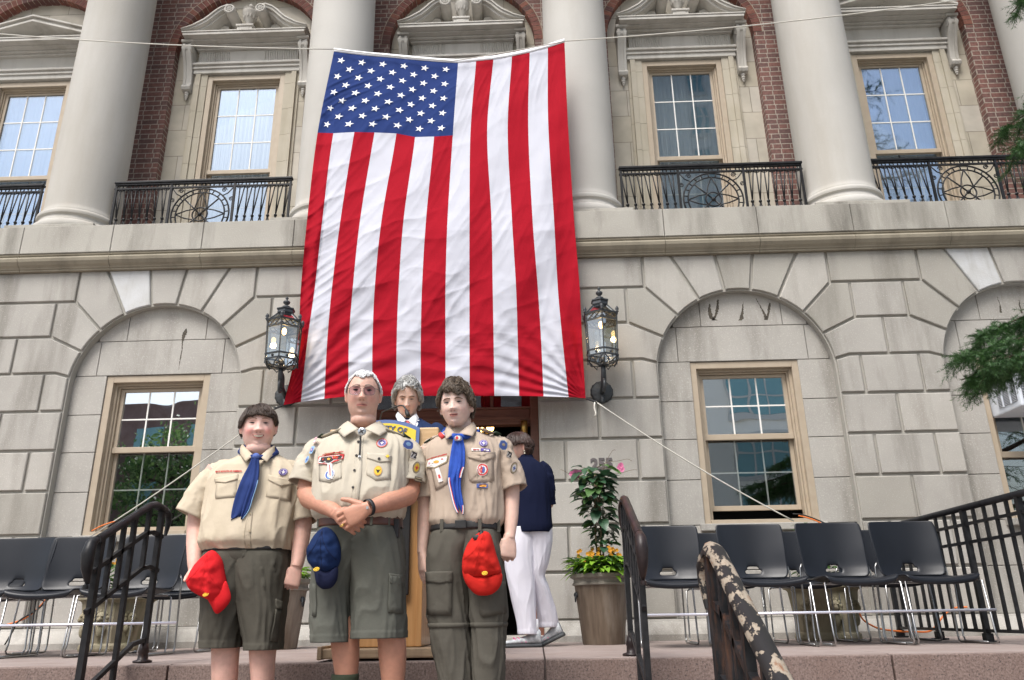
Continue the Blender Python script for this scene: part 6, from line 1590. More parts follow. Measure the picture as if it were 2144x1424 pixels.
def lobe(fig, rows, dyf, mt, fold=.006, th=.009, name='neckerchief_end', edges=None, ph=0):
    m = MB(); m.smooth = True; rings = []
    rr = sorted(rows); ys = [r[0] for r in rr]
    N = 26
    for k in range(N+1):
        y = ys[0]+(ys[-1]-ys[0])*k/N; xl = catmull(y, ys, [r[1] for r in rr]); xr = catmull(y, ys, [r[2] for r in rr]); dy = dyf(y)
        a, b = fig.L(xl, y, dy), fig.L(xr, y, dy); n = 22; rg = []
        for j in range(n): t = j/(n-1); q = a.lerp(b, t); q.y -= th*math.sin(t*math.pi)**.5+fold*(.5+.5*math.sin(t*11+ph+k*.09)); rg.append(q)
        for j in range(n): t = 1-j/(n-1); q = a.lerp(b, t); q.y += .003; rg.append(q)
        rings.append(rg)
    m.loft(rings); o = m.build(name, mt, fig.root)
    if edges:
        for (side, y0, y1, cols) in edges:
            e = MB(); e.smooth = False
            for ci, (c, w0, w1) in enumerate(cols):
                Lq, Rq = [], []
                for k in range(13):
                    y = y0+(y1-y0)*k/12; xl = catmull(y, ys, [r[1] for r in rr]); xr = catmull(y, ys, [r[2] for r in rr]); dy = dyf(y)-th*.55-fold-.003
                    base = xl if side < 0 else xr; Lq.append(fig.L(base-side*w0, y, dy-.001*ci)); Rq.append(fig.L(base-side*w1, y, dy-.001*ci))
                e.add(Lq+Rq, [(i, i+1, 13+i+1, 13+i) for i in range(12)], ci)
            e.build('neckerchief_edge', [M[c[0]] for c in cols], o)
    return o
def garment(fig, rg, name, mt, nz=60, nt=72, z0=None, z1=None, cap0=True, cap1=True, solid=0):
    m = MB(); m.smooth = True; rg.mesh(m, nz, nt, 0, cap0, cap1, z0, z1); return m.build(name, mt, fig.root, solid=solid)
def sleeve(fig, pts, r, mt, seed=0, flat=1, name='sleeve', amp=.011, hem=True):
    m = MB(); m.smooth = True; P_ = [fig.L(*p) for p in pts]; N = 44; n = 56
    ks = list(range(len(P_))); rings = []
    up = None
    for i in range(N+1):
        t = i/N*(len(P_)-1); c = Vector([catmull(t, ks, [q[a] for q in P_]) for a in range(3)]); c2 = Vector([catmull(min(t+.05, len(P_)-1), ks, [q[a] for q in P_]) for a in range(3)]); c1 = Vector([catmull(max(t-.05, 0), ks, [q[a] for q in P_]) for a in range(3)])
        d = (c2-c1).normalized(); rad = catmull(t, ks, r); u = Vector((0, -1, 0)); u = (u-d*u.dot(d)).normalized(); q = d.cross(u); rg = []
        for k in range(n):
            a = 2*math.pi*k/n; n1 = mnoise.noise((math.cos(a)*1.2+seed, math.sin(a)*1.2+t, t*1.3)); w_ = amp*(.7*n1+.8*max(0, .75-2.4*abs(mnoise.noise((math.cos(a)*1.9+t*1.2+n1*2+seed, math.sin(a)*1.9, t*1.5-seed)))))*min(1, i/12)
            if hem and i >= N-5: w_ = w_*.6+.0015
            rg.append(c+(u*math.cos(a)*flat+q*math.sin(a))*(rad+w_))
        rings.append(rg)
    m.loft(rings, True, False); o = m.build(name, mt, fig.root, solid=.004); o.modifiers['solid'].offset = -1
    return o
def shoe(fig, x, y, z, rz, mt, name='shoe', L_=.29, pitch=0):
    s = MB(); s.smooth = True; Mx = rotM(pitch, 0, rz, (x, y, z))
    prof = [(.09, .034, .11, .03), (.085, .04, .12, 0), (.05, .042, .115, 0), (.0, .043, .085, 0), (-.06, .046, .065, 0), (-.12, .05, .052, 0), (-.165, .044, .045, 0), (-.19, .026, .036, 0)]
    rings = []
    for (yy, w_, h, _) in prof: rings.append([Mx @ Vector((w_*sgnpow(math.cos(a), .8), yy, .022+max(0, h-.022)*.5*(1+sgnpow(math.sin(a), .8)))) for a in [2*math.pi*k/18 for k in range(18)]])
    s.loft(rings); o = s.build(name, mt, fig.root)
    b = MB(); b.smooth = True; rings = []
    for (yy, w_, h, _) in prof: rings.append([Mx @ Vector(((w_+.004)*sgnpow(math.cos(a), .6), yy-(.006 if yy < -.15 else -.004 if yy > .08 else 0), .0+.026*.5*(1+sgnpow(math.sin(a), .5)))) for a in [2*math.pi*k/18 for k in range(18)]])
    b.loft(rings); b.build('sole', M['shoe_dark'], o)
    return o

# ---------------------------------------------------------------- older man, centre
ZF = -.341
def fold_fn(seed, amp, vs=1, us=1, belly=None):
    def f(t, z):
        c, s_ = math.cos(t)*us, math.sin(t)*us; w1 = mnoise.noise((c*1.3+z*.9*vs, s_*1.3, z*1.6*vs+seed))
        r1 = 1-2.6*abs(mnoise.noise((c*2.0+w1*2.4+z*2.6*vs, s_*2.0, z*2.6*vs+seed*3))); r2 = 1-2.6*abs(mnoise.noise((c*2.4-z*3.1*vs+w1*2, s_*2.4+seed, z*4.6*vs)))
        return amp*(.62*max(-.4, r1)*max(0, r1+.4)+.55*max(-.4, r2)*max(0, r2+.4)+.6*w1)
        return amp*(fbm(math.cos(t)*2.2*us+seed, math.sin(t)*2.2*us, z*3.2*vs+seed, 3)) + amp*.5*math.sin(math.cos(t)*14*us+z*9*vs+3*fbm(math.cos(t)*2, z*4, seed))*.5
    return f
mx0 = P(758, 1000, 3.7).x
A = Fig('person', mx0, 3.70, ZF, 'older white-haired man in tinted glasses, khaki shirt and shorts, his hands crossed')
hp = dict(jaw=.05, je=.40, sx=1.0, sy=1.04, sz=1.04, su=.84, cheek=.004, nose=1.1)
hc = A.L(761, 825, -.035); MxA = Matrix.Translation(hc) @ Euler((R(5), 0, R(9))).to_matrix().to_4x4()
def limA(az): a = np.abs(az); return np.where(a < 1.0, .080-.012*np.cos(az*3), np.where(a < 1.55, .080-(a-1.0)*.16, np.where(a < 2.0, -.008, -.055)))
b = MB(); S = head_mesh(b, MxA, hp)
A.tube(b, [(762, 850, .02), (761, 880, .012), (760, 905, .02), (760, 925, .03)], [.064, .062, .066, .080])
b.sphere(A.L(761, 882, -.04), (.061, .062, .040), 24, 14)      # heavy chin
RA = Rings(A.rows([(896, 726, 798, .07, .02), (905, 716, 812, .085, .02), (913, 694, 838, .10, .02), (925, 672, 856, .12, .015), (945, 661, 864, .14, .005), (975, 662, 862, .158, -.005), (1010, 663, 859, .172, -.015), (1045, 661, 853, .182, -.02), (1068, 658, 848, .178, -.015), (1081, 661, 844, .168, -.005), (1088, 667, 840, .152, 0), (1093, 675, 834, .140, 0)]), 2.35)
body = Rings([(z, cx, cy, a-.02, b_-.02) for z, cx, cy, a, b_ in zip(RA.z, *RA.c)], 2.3); body.mesh(b, 30, 40)
LL = [(1100, 678, 760, .12, 0), (1200, 668, 738, .10, 0), (1270, 678, 738, .085, 0), (1318, 690, 752, .068, 0), (1345, 693, 752, .062, 0), (1375, 695, 751, .066, .01), (1413, 700, 747, .058, .015), (1460, 706, 742, .045, .02)]
LR = [(1100, 756, 836, .12, 0), (1200, 742, 838, .10, 0), (1270, 765, 842, .085, 0), (1318, 786, 848, .070, 0), (1345, 791, 850, .062, 0), (1375, 792, 850, .066, .01), (1413, 796, 847, .058, .015), (1460, 801, 842, .045, .02)]
def leg(fig, m, rows, extra_z=.085, n=2.0):
    rw = fig.rows(rows); last = min(rw); rw.append((extra_z, last[1], last[2], .036, .036)); rw.append((.03, last[1], last[2], .042, .05)); Rings(rw, n).mesh(m, 40, 28)
leg(A, b, LL); leg(A, b, LR)
A.tube(b, [(682, 940, .02), (664, 965, .02), (652, 1000, .015), (644, 1028, .0)], [.062, .058, .055, .052]); A.tube(b, [(644, 1028, 0), (650, 1042, -.03), (668, 1052, -.09), (690, 1064, -.17), (706, 1074, -.215)], [.052, .053, .047, .036, .031])
A.tube(b, [(838, 940, .02), (850, 965, .02), (857, 1000, .015), (858, 1022, 0)], [.062, .058, .055, .052]); A.tube(b, [(858, 1022, 0), (852, 1036, -.03), (830, 1045, -.11), (800, 1055, -.20), (776, 1062, -.245)], [.052, .053, .048, .038, .030])
hand(b, A.L(706, 1075, -.222), (.85, -.05, -.52), (-.1, 1, 0), side=1, sc=1.02, curl=(.55, .6, .62, .6), thumb=(.85, .6, .1))
hand(b, A.L(768, 1065, -.262), (-.88, -.02, -.42), (.1, 1, .1), side=-1, sc=1.08, curl=(.42, .42, .45, .5), thumb=(.75, .75, .05))
bake_body(b, 'body', A.root, .0032, skin_color((.60, .365, .285), MxA, hp, (.66, .60, .57), limA, arm=(.82, .66, .57), cheek=(.66, .28, .22), cheek_k=.5, stubble=.18, lips=(.46, .20, .17)))
hair(A.root, MxA, hp, limA, M['hair_white'], n=4500, crown=(.1, .35, 1), thick=.012, rad=.0017, step=.10, segs=5, seed=3, jit=.5, tipup=.002)
face_parts(A.root, MxA, hp, S, M['brow_pale'], eye_open=.0040, brow_z=.023, smile=-.25, mouth_w=.026, brow_t=.0026)
# glasses
gm = MB(); gm.smooth = True; ln = MB()
for s in (-1, 1):
    cx, cz = s*.034, -.002; yb = -.112
    rim = [Vector((cx+.0265*sgnpow(math.cos(a), .8), yb+.012*abs(math.cos(a))*(1 if s*math.cos(a) > 0 else .2), cz+.0215*sgnpow(math.sin(a), .8)-.002)) for a in [2*math.pi*k/24 for k in range(24)]]
    gm.tube([MxA @ q for q in rim], .0011, 6, close=True); ln.add([MxA @ q for q in rim], [list(range(24))])
    gm.tube([MxA @ Vector(q) for q in ((s*.060, yb+.012, .008), (s*.076, yb+.03, .008), (s*.081, -.02, .006), (s*.082, .012, .002))], .0013, 6)
gm.tube([MxA @ Vector(q) for q in ((-.010, -.113, .004), (0, -.117, .008), (.010, -.113, .004))], .0012, 6); gm.tube([MxA @ Vector(q) for q in ((-.014, -.113, .016), (0, -.115, .017), (.014, -.113, .016))], .0010, 6)
go = gm.build('glasses', M['rim'], A.root); ln.build('lens', M['lens'], go)
# shirt
RA.wr = fold_fn(2.3, .0085, .8, 1.3)
garment(A, RA, 'shirt', M['khaki2'], 150, 170)
sleeve(A, [(716, 944, .03), (696, 936, .02), (672, 945, .02), (652, 975, .015), (638, 1014, .0)], [.03, .052, .068, .076, .078], M['khaki2'], 1)
sleeve(A, [(806, 944, .03), (826, 936, .02), (849, 945, .02), (858, 974, .015), (855, 1013, .0)], [.03, .052, .068, .076, .080], M['khaki2'], 5)
collar(A, [[(729, 882, -.03), (752, 899, -.125), (721, 916, -.142), (706, 902, -.03)], [(795, 882, -.03), (763, 899, -.125), (796, 913, -.142), (816, 903, -.03)]], M['khaki2'])
m = MB(); m.smooth = True; band(m, A.L(761, 893, .02), .083, .08, -.02, .02); m.build('collar_band', M['khaki2'], A.root, solid=.003)
def px_on(fig, rg, px, py, off=0):
    q = fig.L(px, py, -.14); return q.x, q.z
def onf(fig, rg, pxs):
    out = []
    for px, py in pxs:
        # march: find the point of the garment front seen at this position
        dy = -.12
        for _ in range(4): q = fig.L(px, py, dy); dy = rg.front(q.x, q.z).y
        cx, cy, a, b = rg.at(q.z); out.append((max(cx-.93*a, min(cx+.93*a, q.x)), q.z))
    return out
def Z7x(pts, sx=7.912, ox=640, oy=880): return [(x/sx+ox, y/sx+oy) for x, y in pts]
m = MB()
dd = lambda pts, off, mi=0, k=4: decal(m, RA, densify(onf(A, RA, Z7x(pts)), k), off, mi)
m.smooth = True
# placket, pockets and flaps of the same cloth
m = MB(); m.smooth = True
decal(m, RA, densify(onf(A, RA, [(749, 905), (764, 905), (757, 1000), (752, 1092), (736, 1092), (741, 1000)]), 6), .003)
m.mark(); dd([(1005, 545), (1410, 590), (1400, 980), (1150, 1000), (1000, 900)], .003); dd([(1005, 540), (1415, 580), (1405, 690), (1220, 700), (1010, 630)], .007)
m.mark(); dd([(240, 600), (600, 640), (600, 960), (420, 1040), (235, 1000)], .003); dd([(240, 590), (620, 620), (600, 690), (430, 740), (240, 690)], .006)
m.build_parts('pocket', M['khaki2'], A.root)
m = MB(); m.smooth = True
for (x, y) in ((875, 355), (845, 585), (812, 830), (788, 1112), (1205, 640), (1155, 150), (780, 1390)): m.mark(); decal(m, RA, circ(*onf(A, RA, Z7x([(x, y)]))[0], .0058, n=12), .0125 if (x, y) in ((1205, 640),) else .0075)
m.build_parts('button', M['patch_black'], A.root)
m = MB()
cx, cz = onf(A, RA, Z7x([(1253, 375)]))[0]; world_crest(m, RA, cx, cz, .0175, 1)
m.mark(); q = onf(A, RA, Z7x([(1188, 838)]))[0]; decal(m, RA, circ(*q, .0185, .025), .006, PI['khaki']); decal(m, RA, circ(*q, .0165, .023), .0066, PI['orange']); decal(m, RA, circ(q[0], q[1], .014, .019), .0072, PI['yellow'])
decal(m, RA, [(q[0]-.011, q[1]+.008), (q[0]-.004, q[1]+.002), (q[0], q[1]+.006), (q[0]+.004, q[1]+.002), (q[0]+.011, q[1]+.008), (q[0]+.004, q[1]-.006), (q[0], q[1]-.012), (q[0]-.004, q[1]-.006)], .008, PI['black'], sub=2)
m.mark(); q = onf(A, RA, Z7x([(1335, 600)]))[0]; decal(m, RA, [(q[0], q[1]+.008), (q[0]+.008, q[1]), (q[0], q[1]-.008), (q[0]-.008, q[1])], .011, PI['yellow'], sub=1)
# council strip and lodge flap
pl_ = lambda pts: onf(A, RA, Z7x(pts))
m.mark(); decal(m, RA, densify(pl_([(320, 590), (355, 545), (560, 530), (620, 555)]), 3), .009, PI['khaki'])
q = pl_([(470, 552)])[0]; strip_text(m, RA, 'BOY SCOUTS OF AMERICA', q[0], q[1], .0085, PI['red'], .09, .011)
m.mark(); decal(m, RA, densify(pl_([(255, 700), (268, 605), (655, 565), (635, 640), (415, 738), (265, 722)]), 3), .010, PI['red']); decal(m, RA, densify(pl_([(265, 695), (278, 615), (640, 578), (622, 635), (412, 726), (275, 712)]), 3), .0108, PI['white'])
decal(m, RA, densify(pl_([(275, 690), (288, 622), (625, 590), (612, 632), (410, 712), (285, 700)]), 3), .0116, PI['black'])
decal(m, RA, circ(*pl_([(325, 655)])[0], .005), .0125, PI['red'], sub=1); decal(m, RA, circ(*pl_([(420, 645)])[0], .0085, .006), .0125, PI['orange'], sub=1); q = pl_([(532, 610)])[0]; strip_text(m, RA, '15', q[0], q[1], .013, PI['yellow'], .1, .0135)
m.mark(); q = pl_([(425, 900)])[0]; decal(m, RA, circ(*q, .0238, .0258), .008, PI['white']); decal(m, RA, circ(*q, .021, .023), .0088, PI['blue']); decal(m, RA, circ(q[0]+.003, q[1]-.003, .016, .018), .0095, PI['sky']); decal(m, RA, circ(q[0]-.002, q[1], .010, .012), .0102, PI['white'])
decal(m, RA, densify(pl_([(395, 720), (470, 720), (478, 975), (425, 960), (398, 850)]), 2), .0125, PI['white']); decal(m, RA, pl_([(425, 740), (440, 740), (450, 925), (432, 925)]), .0135, PI['red'], sub=1)
pt = m.build_parts('patch', PMM, A.root)
# shoulder sleeve patches
def frame_at(fig, px, py, dy, tilt, yaw=0):
    c = fig.L(px, py, dy); u = Vector((math.cos(tilt)*math.cos(yaw), math.sin(yaw), math.sin(tilt)*math.cos(yaw))).normalized(); v = Vector((-math.sin(tilt), 0, math.cos(tilt))); n = u.cross(v).normalized()
    if n.y > 0: n = -n
    return c, u, v, n
m = MB()
def sp(fig, px, py, dy, tilt, yaw, layers):
    m.mark()
    c, u, v, n = frame_at(fig, px, py, dy, tilt, yaw)
    for i, (pts, k) in enumerate(layers): flat_patch(m, c, u, v, pts, .001*i, PI[k], n)
rect = lambda w_, h: [(-w_/2, -h/2), (w_/2, -h/2), (w_/2, h/2), (-w_/2, h/2)]
sp(A, 660, 921, -.075, R(-20), R(-62), [(rect(.05, .030), 'pink'), (rect(.044, .024), 'white'), ([(-.02, 0), (.02, 0), (.02, .01), (-.02, .01)], 'pink')])
sp(A, 653, 942, -.078, R(-20), R(-55), [(rect(.048, .036), 'sky'), (rect(.03, .02), 'blue'), (rect(.012, .01), 'pink')])
sp(A, 643, 962, -.078, R(-20), R(-50), [(circ(0, 0, .022), 'khaki'), (circ(0, 0, .018), 'sky'), (fleur(0, 0, .014), 'blue')])
sp(A, 855, 930, -.085, R(-12), R(40), [([(-.03, -.008), (-.024, -.02), (0, -.026), (.024, -.02), (.03, -.008), (.024, .014), (0, .022), (-.024, .014)], 'white'), ([(-.028, -.008), (-.022, -.018), (0, -.023), (.022, -.018), (.028, -.008), (.022, .012), (0, .019), (-.022, .012)], 'blue'), (circ(0, 0, .014, .009), 'sky')])
sp(A, 866, 953, -.080, R(-16), R(48), [(rect(.038, .036), 'khaki'), (rect(.034, .031), 'white')])
c, u, v, n = frame_at(A, 866, 953, -.080, R(-16), R(48)); vs, fs = text_geo('72', .034, .0002, .0012); m.add([c+u*q[0]+v*q[2]+n*.004 for q in vs], fs, PI['black'])
sp(A, 872, 979, -.079, R(-14), R(48), [(circ(0, 0, .022, .028), 'black'), (circ(0, 0, .020, .026), 'khaki'), (circ(0, 0, .014, .02), 'yellow'), (fleur(0, 0, .012), 'red')])
sp(A, 876, 1004, -.077, R(-8), R(45), [(rect(.044, .022), 'black'), (rect(.038, .016), 'khaki')]); c, u, v, n = frame_at(A, 876, 1004, -.077, R(-8), R(45)); vs, fs = text_geo('TRAINED', .009, .0002, .0004); m.add([c+u*q[0]+v*q[2]+n*.003 for q in vs], fs, PI['black'])
m.build_parts('sleeve_patch', PMM, A.root)
# epaulettes with green loops
for pts, lo in ((((683, 913, -.02), (708, 903, -.05), (718, 899, -.06)), ((668, 921, .0), (680, 912, -.02))), (((840, 912, -.02), (815, 903, -.05), (806, 899, -.06)), ((856, 921, .0), (842, 911, -.02)))):
    m = MB(); m.smooth = True; Q = [A.L(*q)+Vector((0, 0, .002)) for q in pts]; m.tube([Q[0]+(Q[0]-Q[1])*.3]+Q, .02, 12, flat=.22); m.build('epaulette', M['khaki2'], A.root)
    m = MB(); m.smooth = True; Q = [A.L(*q)+Vector((0, 0, .003)) for q in lo]; m.tube(Q, .024, 12, flat=.28); m.build('shoulder_loop', M['green_loop'], A.root)
# bolo tie
bo = MB(); bo.smooth = True; c = A.L(757.5, 903.5, -.158); bo.lathe([(.0005, -.0035), (.012, -.0035), (.0175, -.002), (.0195, 0), (.0195, .004)], (0, 0, 0), 24)
bo.v = [tuple(c+Vector((x, z, y))) for x, y, z in bo.v]; bolo = bo.build('bolo_slide', M['steel'], A.root)
e = MB(); e.add([c+Vector((.013*r_*math.cos(a), -.0045, .013*r_*math.sin(a))) for a, r_ in [(2*math.pi*k/16+.39, 1 if k % 4 < 2 else .45) for k in range(16)]], [list(range(16))]); e.build('slide_emblem', M['patch_black'], bolo)
cd = MB(); cd.smooth = True; q0 = [(756, 906), (755, 925), (754, 945), (753, 955)]
cd.tube([RA.front(*onf(A, RA, [q])[0], .012) for q in q0], .0036, 8); 
for dx in (-1, 1): cd.tube([RA.front(*onf(A, RA, [(753+dx, 953)])[0], .012), RA.front(*onf(A, RA, [(753.5+dx*1.6, 961)])[0], .012)], .0026, 8, mi=1)
cd.build('bolo_cord', [M['strap'], M['steel']], A.root)
# belt, shorts
RB = Rings(A.rows([(1086, 672, 838, .142, 0), (1106, 671, 839, .146, 0)]), 2.35)
WA = Rings(A.rows([(1086, 674, 836, .142, 0), (1104, 671, 837, .147, 0), (1122, 670, 838, .144, 0), (1150, 675, 832, .12, .0), (1190, 680, 826, .10, .0)]), 2.4); WA.wr = fold_fn(8, .003)
garment(A, WA, 'shorts_seat', M['olive2'], 30, 72)
def trouser_leg(fig, rows, mt, seed, name='shorts_leg', n=2.3, amp=.0085, dy=0):
    rg = Rings(fig.rows(rows, dy), n); z1 = rg.z[-1]; z0 = rg.z[0]
    f0 = fold_fn(seed, amp, .8, .8); rg.wr = lambda t, z: f0(t, z)*min(1, (z1-z)/.08)+ (0.002 if z < z0+.03 else 0)
    m = MB(); m.smooth = True; rg.mesh(m, 90, 96, cap0=False, cap1=True); o = m.build(name, mt, fig.root, solid=.004); o.modifiers['solid'].offset = -1
    return rg
L1 = trouser_leg(A, [(1098, 678, 800, .135, 0), (1110, 670, 792, .1475, 0), (1135, 665, 778, .151, 0), (1165, 661, 763, .150, 0), (1200, 658, 746, .144, 0), (1235, 656, 738, .135, 0), (1270, 655.5, 737, .126, 0), (1320, 657, 736, .124, 0), (1344, 658, 735, .122, 0)], M['olive2'], 3)
L2 = trouser_leg(A, [(1098, 712, 832, .135, 0), (1110, 716, 838, .1475, 0), (1135, 722, 843, .151, 0), (1165, 729, 845, .150, 0), (1200, 734, 845, .144, 0), (1235, 737, 845, .135, 0), (1270, 738, 847, .126, 0), (1315, 739, 848, .124, 0), (1336, 739, 847, .122, 0)], M['olive2'], 6)
m = MB(); m.smooth = True
for rg, pts in ((L2, [(812, 1205), (842, 1210), (843, 1285), (812, 1282)]), (L2, [(811, 1200), (843, 1205), (843, 1228), (812, 1222)]), (L1, [(657, 1222), (664, 1222), (664, 1290), (657, 1290)])): m.mark(); decal(m, rg, densify(onf(A, rg, pts), 4), .006)
m.build_parts('cargo_pocket', M['olive2'], A.root)
m = MB(); m.smooth = True; RB.mesh(m, 4, 64, .006, False, False); m.build('belt', M['belt_brown'], A.root, solid=.003)
m = MB(); 
for x in (680, 752, 789, 820): m.mark(); q = A.L(x, 1096, 0); c0, c1 = RB.front(q.x, RB.z[0]-.004, .009), RB.front(q.x, RB.z[1]+.003, .009); m.bar(c0, c1, .012, .003, up=(0, 1, 0))
m.build_parts('belt_loop', M['olive2'], A.root)
# watch, ring, pouch, socks, shoes
w0 = A.L(763, 1058, -.262); ax = (A.L(776, 1062, -.245)-A.L(800, 1055, -.20)).normalized(); wm = MB(); wm.smooth = True
cwr = A.L(772, 1062.5, -.250); u = ax.orthogonal().normalized(); v_ = ax.cross(u)
wm.loft([[cwr+ax*dx+(u*math.cos(a)+v_*math.sin(a))*.0345 for a in [2*math.pi*k/24 for k in range(24)]] for dx in (-.008, .008)], False, False); wt = wm.build('watch', M['strap'], A.root, solid=.003)
wb = MB(); q = cwr+Vector((.002, -.037, -.006)); wb.box(q.x-.005, q.x+.005, q.y-.002, q.y, q.z-.006, q.z+.006); wb.build('watch_buckle', M['steel'], wt)
rg_ = MB(); rg_.smooth = True; rp = A.L(716.5, 1100, -.285); 
rg_.tube([rp+Vector((.0115*math.cos(a)*.8, .0115*math.sin(a), .0115*math.cos(a)*.6)) for a in [2*math.pi*k/16 for k in range(16)]], .0022, 6, close=True); rg_.build('wedding_ring', M['gold'], A.root)
m = MB(); q = A.L(830, 1108, -.07); m.bbox(q.x-.012, q.x+.014, q.y-.02, q.y+.03, q.z-.04, q.z+.045, .006); m.build('belt_pouch', M['strap'], A.root)
for x in (723, 821):
    q = A.L(x, 1411, .015); m = MB(); m.smooth = True; m.lathe([(.052, -.28), (.045, -.2), (.05, -.1), (.0595, -.03), (.0605, -.012), (.0595, 0)], (q.x, q.y, q.z if x == 723 else q.z-.05), 28); m.build('sock', M['sock_green'], A.root); shoe(A, q.x, q.y-.01, .0, 0, M['shoe_brown'])
# ---------------------------------------------------------------- caps
def cap(fig, dy, crown, brim, mt, mtb, emblem, lb, bulge=.075, conv=None, hang=None, rollback=0):
    cr = [conv(q) for q in crown]; bm_ = [conv(q) for q in brim]; cx = sum(q[0] for q in cr)/len(cr); cy = sum(q[1] for q in cr)/len(cr)
    o = P(cx, cy, fig.Y+dy); root = empty('baseball_cap', tuple(o), label=lb, cat='cap'); 
    m = MB(); m.smooth = True; pts = [P(x, y, fig.Y+dy)-o for x, y in smoothpoly(cr, 3)]; pillow(m, pts, bulge, .012, 16, .020); c = m.build('crown', mt, root)
    s = MB(); s.smooth = True; n = len(pts); cc = sum(pts, Vector())/n; top_ = pts[0]       # stitched panel seams and a crease
    for kk in (int(n*.30), int(n*.5), int(n*.68)):
        a_ = top_.lerp(cc, .12); e_ = pts[kk]; path = []
        for j in range(13):
            u = j/12; q = a_.lerp(e_, u)+(cc-a_.lerp(e_, .5))*.35*math.sin(u*math.pi)*(1 if kk != int(n*.5) else 0)
            best = max(range(n), key=lambda i: (pts[i]-cc).normalized().dot((q-cc).normalized() if (q-cc).length > 1e-4 else Vector((0, 0, 1)))); r = min(1, (q-cc).length/max(1e-4, (pts[best]-cc).length)); path.append(q+Vector((0, -(bulge*math.sqrt(max(0, 1-r*r))+.020*fbm(q.x*14, q.z*14, q.y*5+3)+.0006), 0)))
        s.tube(path, .0011, 5)
    s.build('seam', mtb, c)
    b = MB(); b.smooth = True; pb = [P(x, y, fig.Y+dy-.012)-o for x, y in smoothpoly(bm_, 3)]; pillow(b, pb, .022, .003, 6, .004); b.build('brim', mtb, root)
    e = conv(emblem); q = P(e[0], e[1], fig.Y+dy-bulge*.9)-o; em = MB(); em.smooth = True
    for r in (.010, .005): em.tube([q+Vector((r*1.1*math.cos(a), -.004+.02*math.sin(a)*.5, r*.8*math.sin(a))) for a in [2*math.pi*k/18 for k in range(18)]], .0018, 5, close=True)
    for k in range(6): a = k*1.047; em.tube([q+Vector((0, -.004, 0)), q+Vector((.008*math.cos(a), -.004+.005*math.sin(a), .008*math.sin(a)))], .0012, 4)
    em.build('emblem', M['yellow'], root); return root, o
z3 = lambda q: (q[0]/3.806+600, q[1]/3.806+1050)
cap(A, -.175, [(300, 205), (250, 235), (205, 290), (170, 360), (160, 420), (165, 470), (190, 510), (230, 545), (300, 572), (360, 562), (405, 520), (427, 460), (427, 380), (412, 310), (385, 255), (345, 215)],
    [(222, 530), (226, 600), (240, 660), (280, 695), (320, 698), (360, 685), (395, 640), (408, 590), (406, 520), (350, 545), (290, 550)], M['cap_navy'], M['cap_navy_brim'], (240, 540), 'navy blue baseball cap hanging from the belt of the older man', .06, z3)

# ---------------------------------------------------------------- boy, left
B = Fig('person', P(525, 1100, 3.85).x, 3.85, ZF, 'smiling boy with dark brown fringe, khaki shirt, navy neckerchief and olive shorts')
hb = dict(jaw=.06, je=.44, sx=1.03, sy=1.0, sz=1.0, su=.84, cheek=.011, nose=.8)
MxB = Matrix.Translation(B.L(541.5, 892, -.03)) @ Euler((R(4), R(-2), R(20))).to_matrix().to_4x4()
def limB(az): a = np.abs(az); return np.where(a < .75, .038+.004*np.cos(az*4), np.where(a < 1.15, .036-(a-.75)*.11, np.where(a < 1.75, -.010, -.05)))
b = MB(); S = head_mesh(b, MxB, hb)
B.tube(b, [(541, 918, .02), (541, 938, .015), (540, 958, .02), (540, 975, .03)], [.060, .059, .064, .075]); b.sphere(B.L(541, 940, -.04), (.060, .060, .038), 24, 14)
RBo = Rings(B.rows([(950, 508, 574, .065, .02), (960, 492, 590, .08, .02), (970, 465, 609, .10, .02), (985, 449, 624, .12, .015), (1010, 441, 630, .135, .005), (1045, 436, 628, .148, 0), (1080, 434, 622, .158, -.008), (1115, 429, 617, .165, -.012), (1136, 424, 614, .165, -.01), (1148, 427, 611, .155, 0), (1154, 433, 608, .148, 0)]), 2.4)
Rings([(z, cx, cy, a-.02, b_-.02) for z, cx, cy, a, b_ in zip(RBo.z, *RBo.c)], 2.3).mesh(b, 30, 40)
leg(B, b, [(1150, 440, 522, .12, 0), (1250, 436, 512, .10, 0), (1320, 441, 505, .080, 0), (1355, 444, 501, .068, 0), (1390, 444, 498, .064, 0), (1424, 444, 495, .064, .005), (1470, 448, 490, .055, .01)])
leg(B, b, [(1150, 522, 602, .12, 0), (1250, 518, 592, .10, 0), (1320, 519, 582, .080, 0), (1355, 522, 578, .068, 0), (1390, 524, 575, .064, 0), (1424, 526, 572, .064, .005), (1470, 529, 567, .055, .01)])
B.tube(b, [(458, 985, .02), (432, 1020, .02), (417, 1060, .02), (412, 1100, .01), (409, 1140, -.02), (408, 1180, -.06), (409, 1195, -.07)], [.06, .055, .050, .046, .042, .034, .03], 20)
hand(b, B.L(410, 1193, -.07), (.25, -.35, -.9), (.6, -.6, 0), side=1, sc=.92, curl=(.6, .6, .6, .6))
B.tube(b, [(612, 985, .02), (624, 1020, .02), (632, 1060, .02), (633, 1100, .01), (629, 1140, -.01), (623, 1178, -.03), (620, 1188, -.035)], [.06, .055, .050, .046, .040, .031, .029], 20)
hand(b, B.L(620, 1188, -.035), (-.18, -.12, -1), (-.35, 1, -.1), side=-1, sc=.95, curl=(.85, .95, 1.0, 1.0), thumb=(.9, .35, .3))
bake_body(b, 'body', B.root, .0032, skin_color((.70, .455, .39), MxB, hb, (.045, .027, .018), limB, arm=(.97, .9, .86), cheek=(.78, .32, .29), cheek_k=.8, lips=(.56, .22, .20)))
hair(B.root, MxB, hb, limB, M['hair_dark'], n=5000, crown=(-.25, .15, 1), thick=.017, rad=.0019, step=.17, segs=8, seed=5, jit=.22, shell=True)
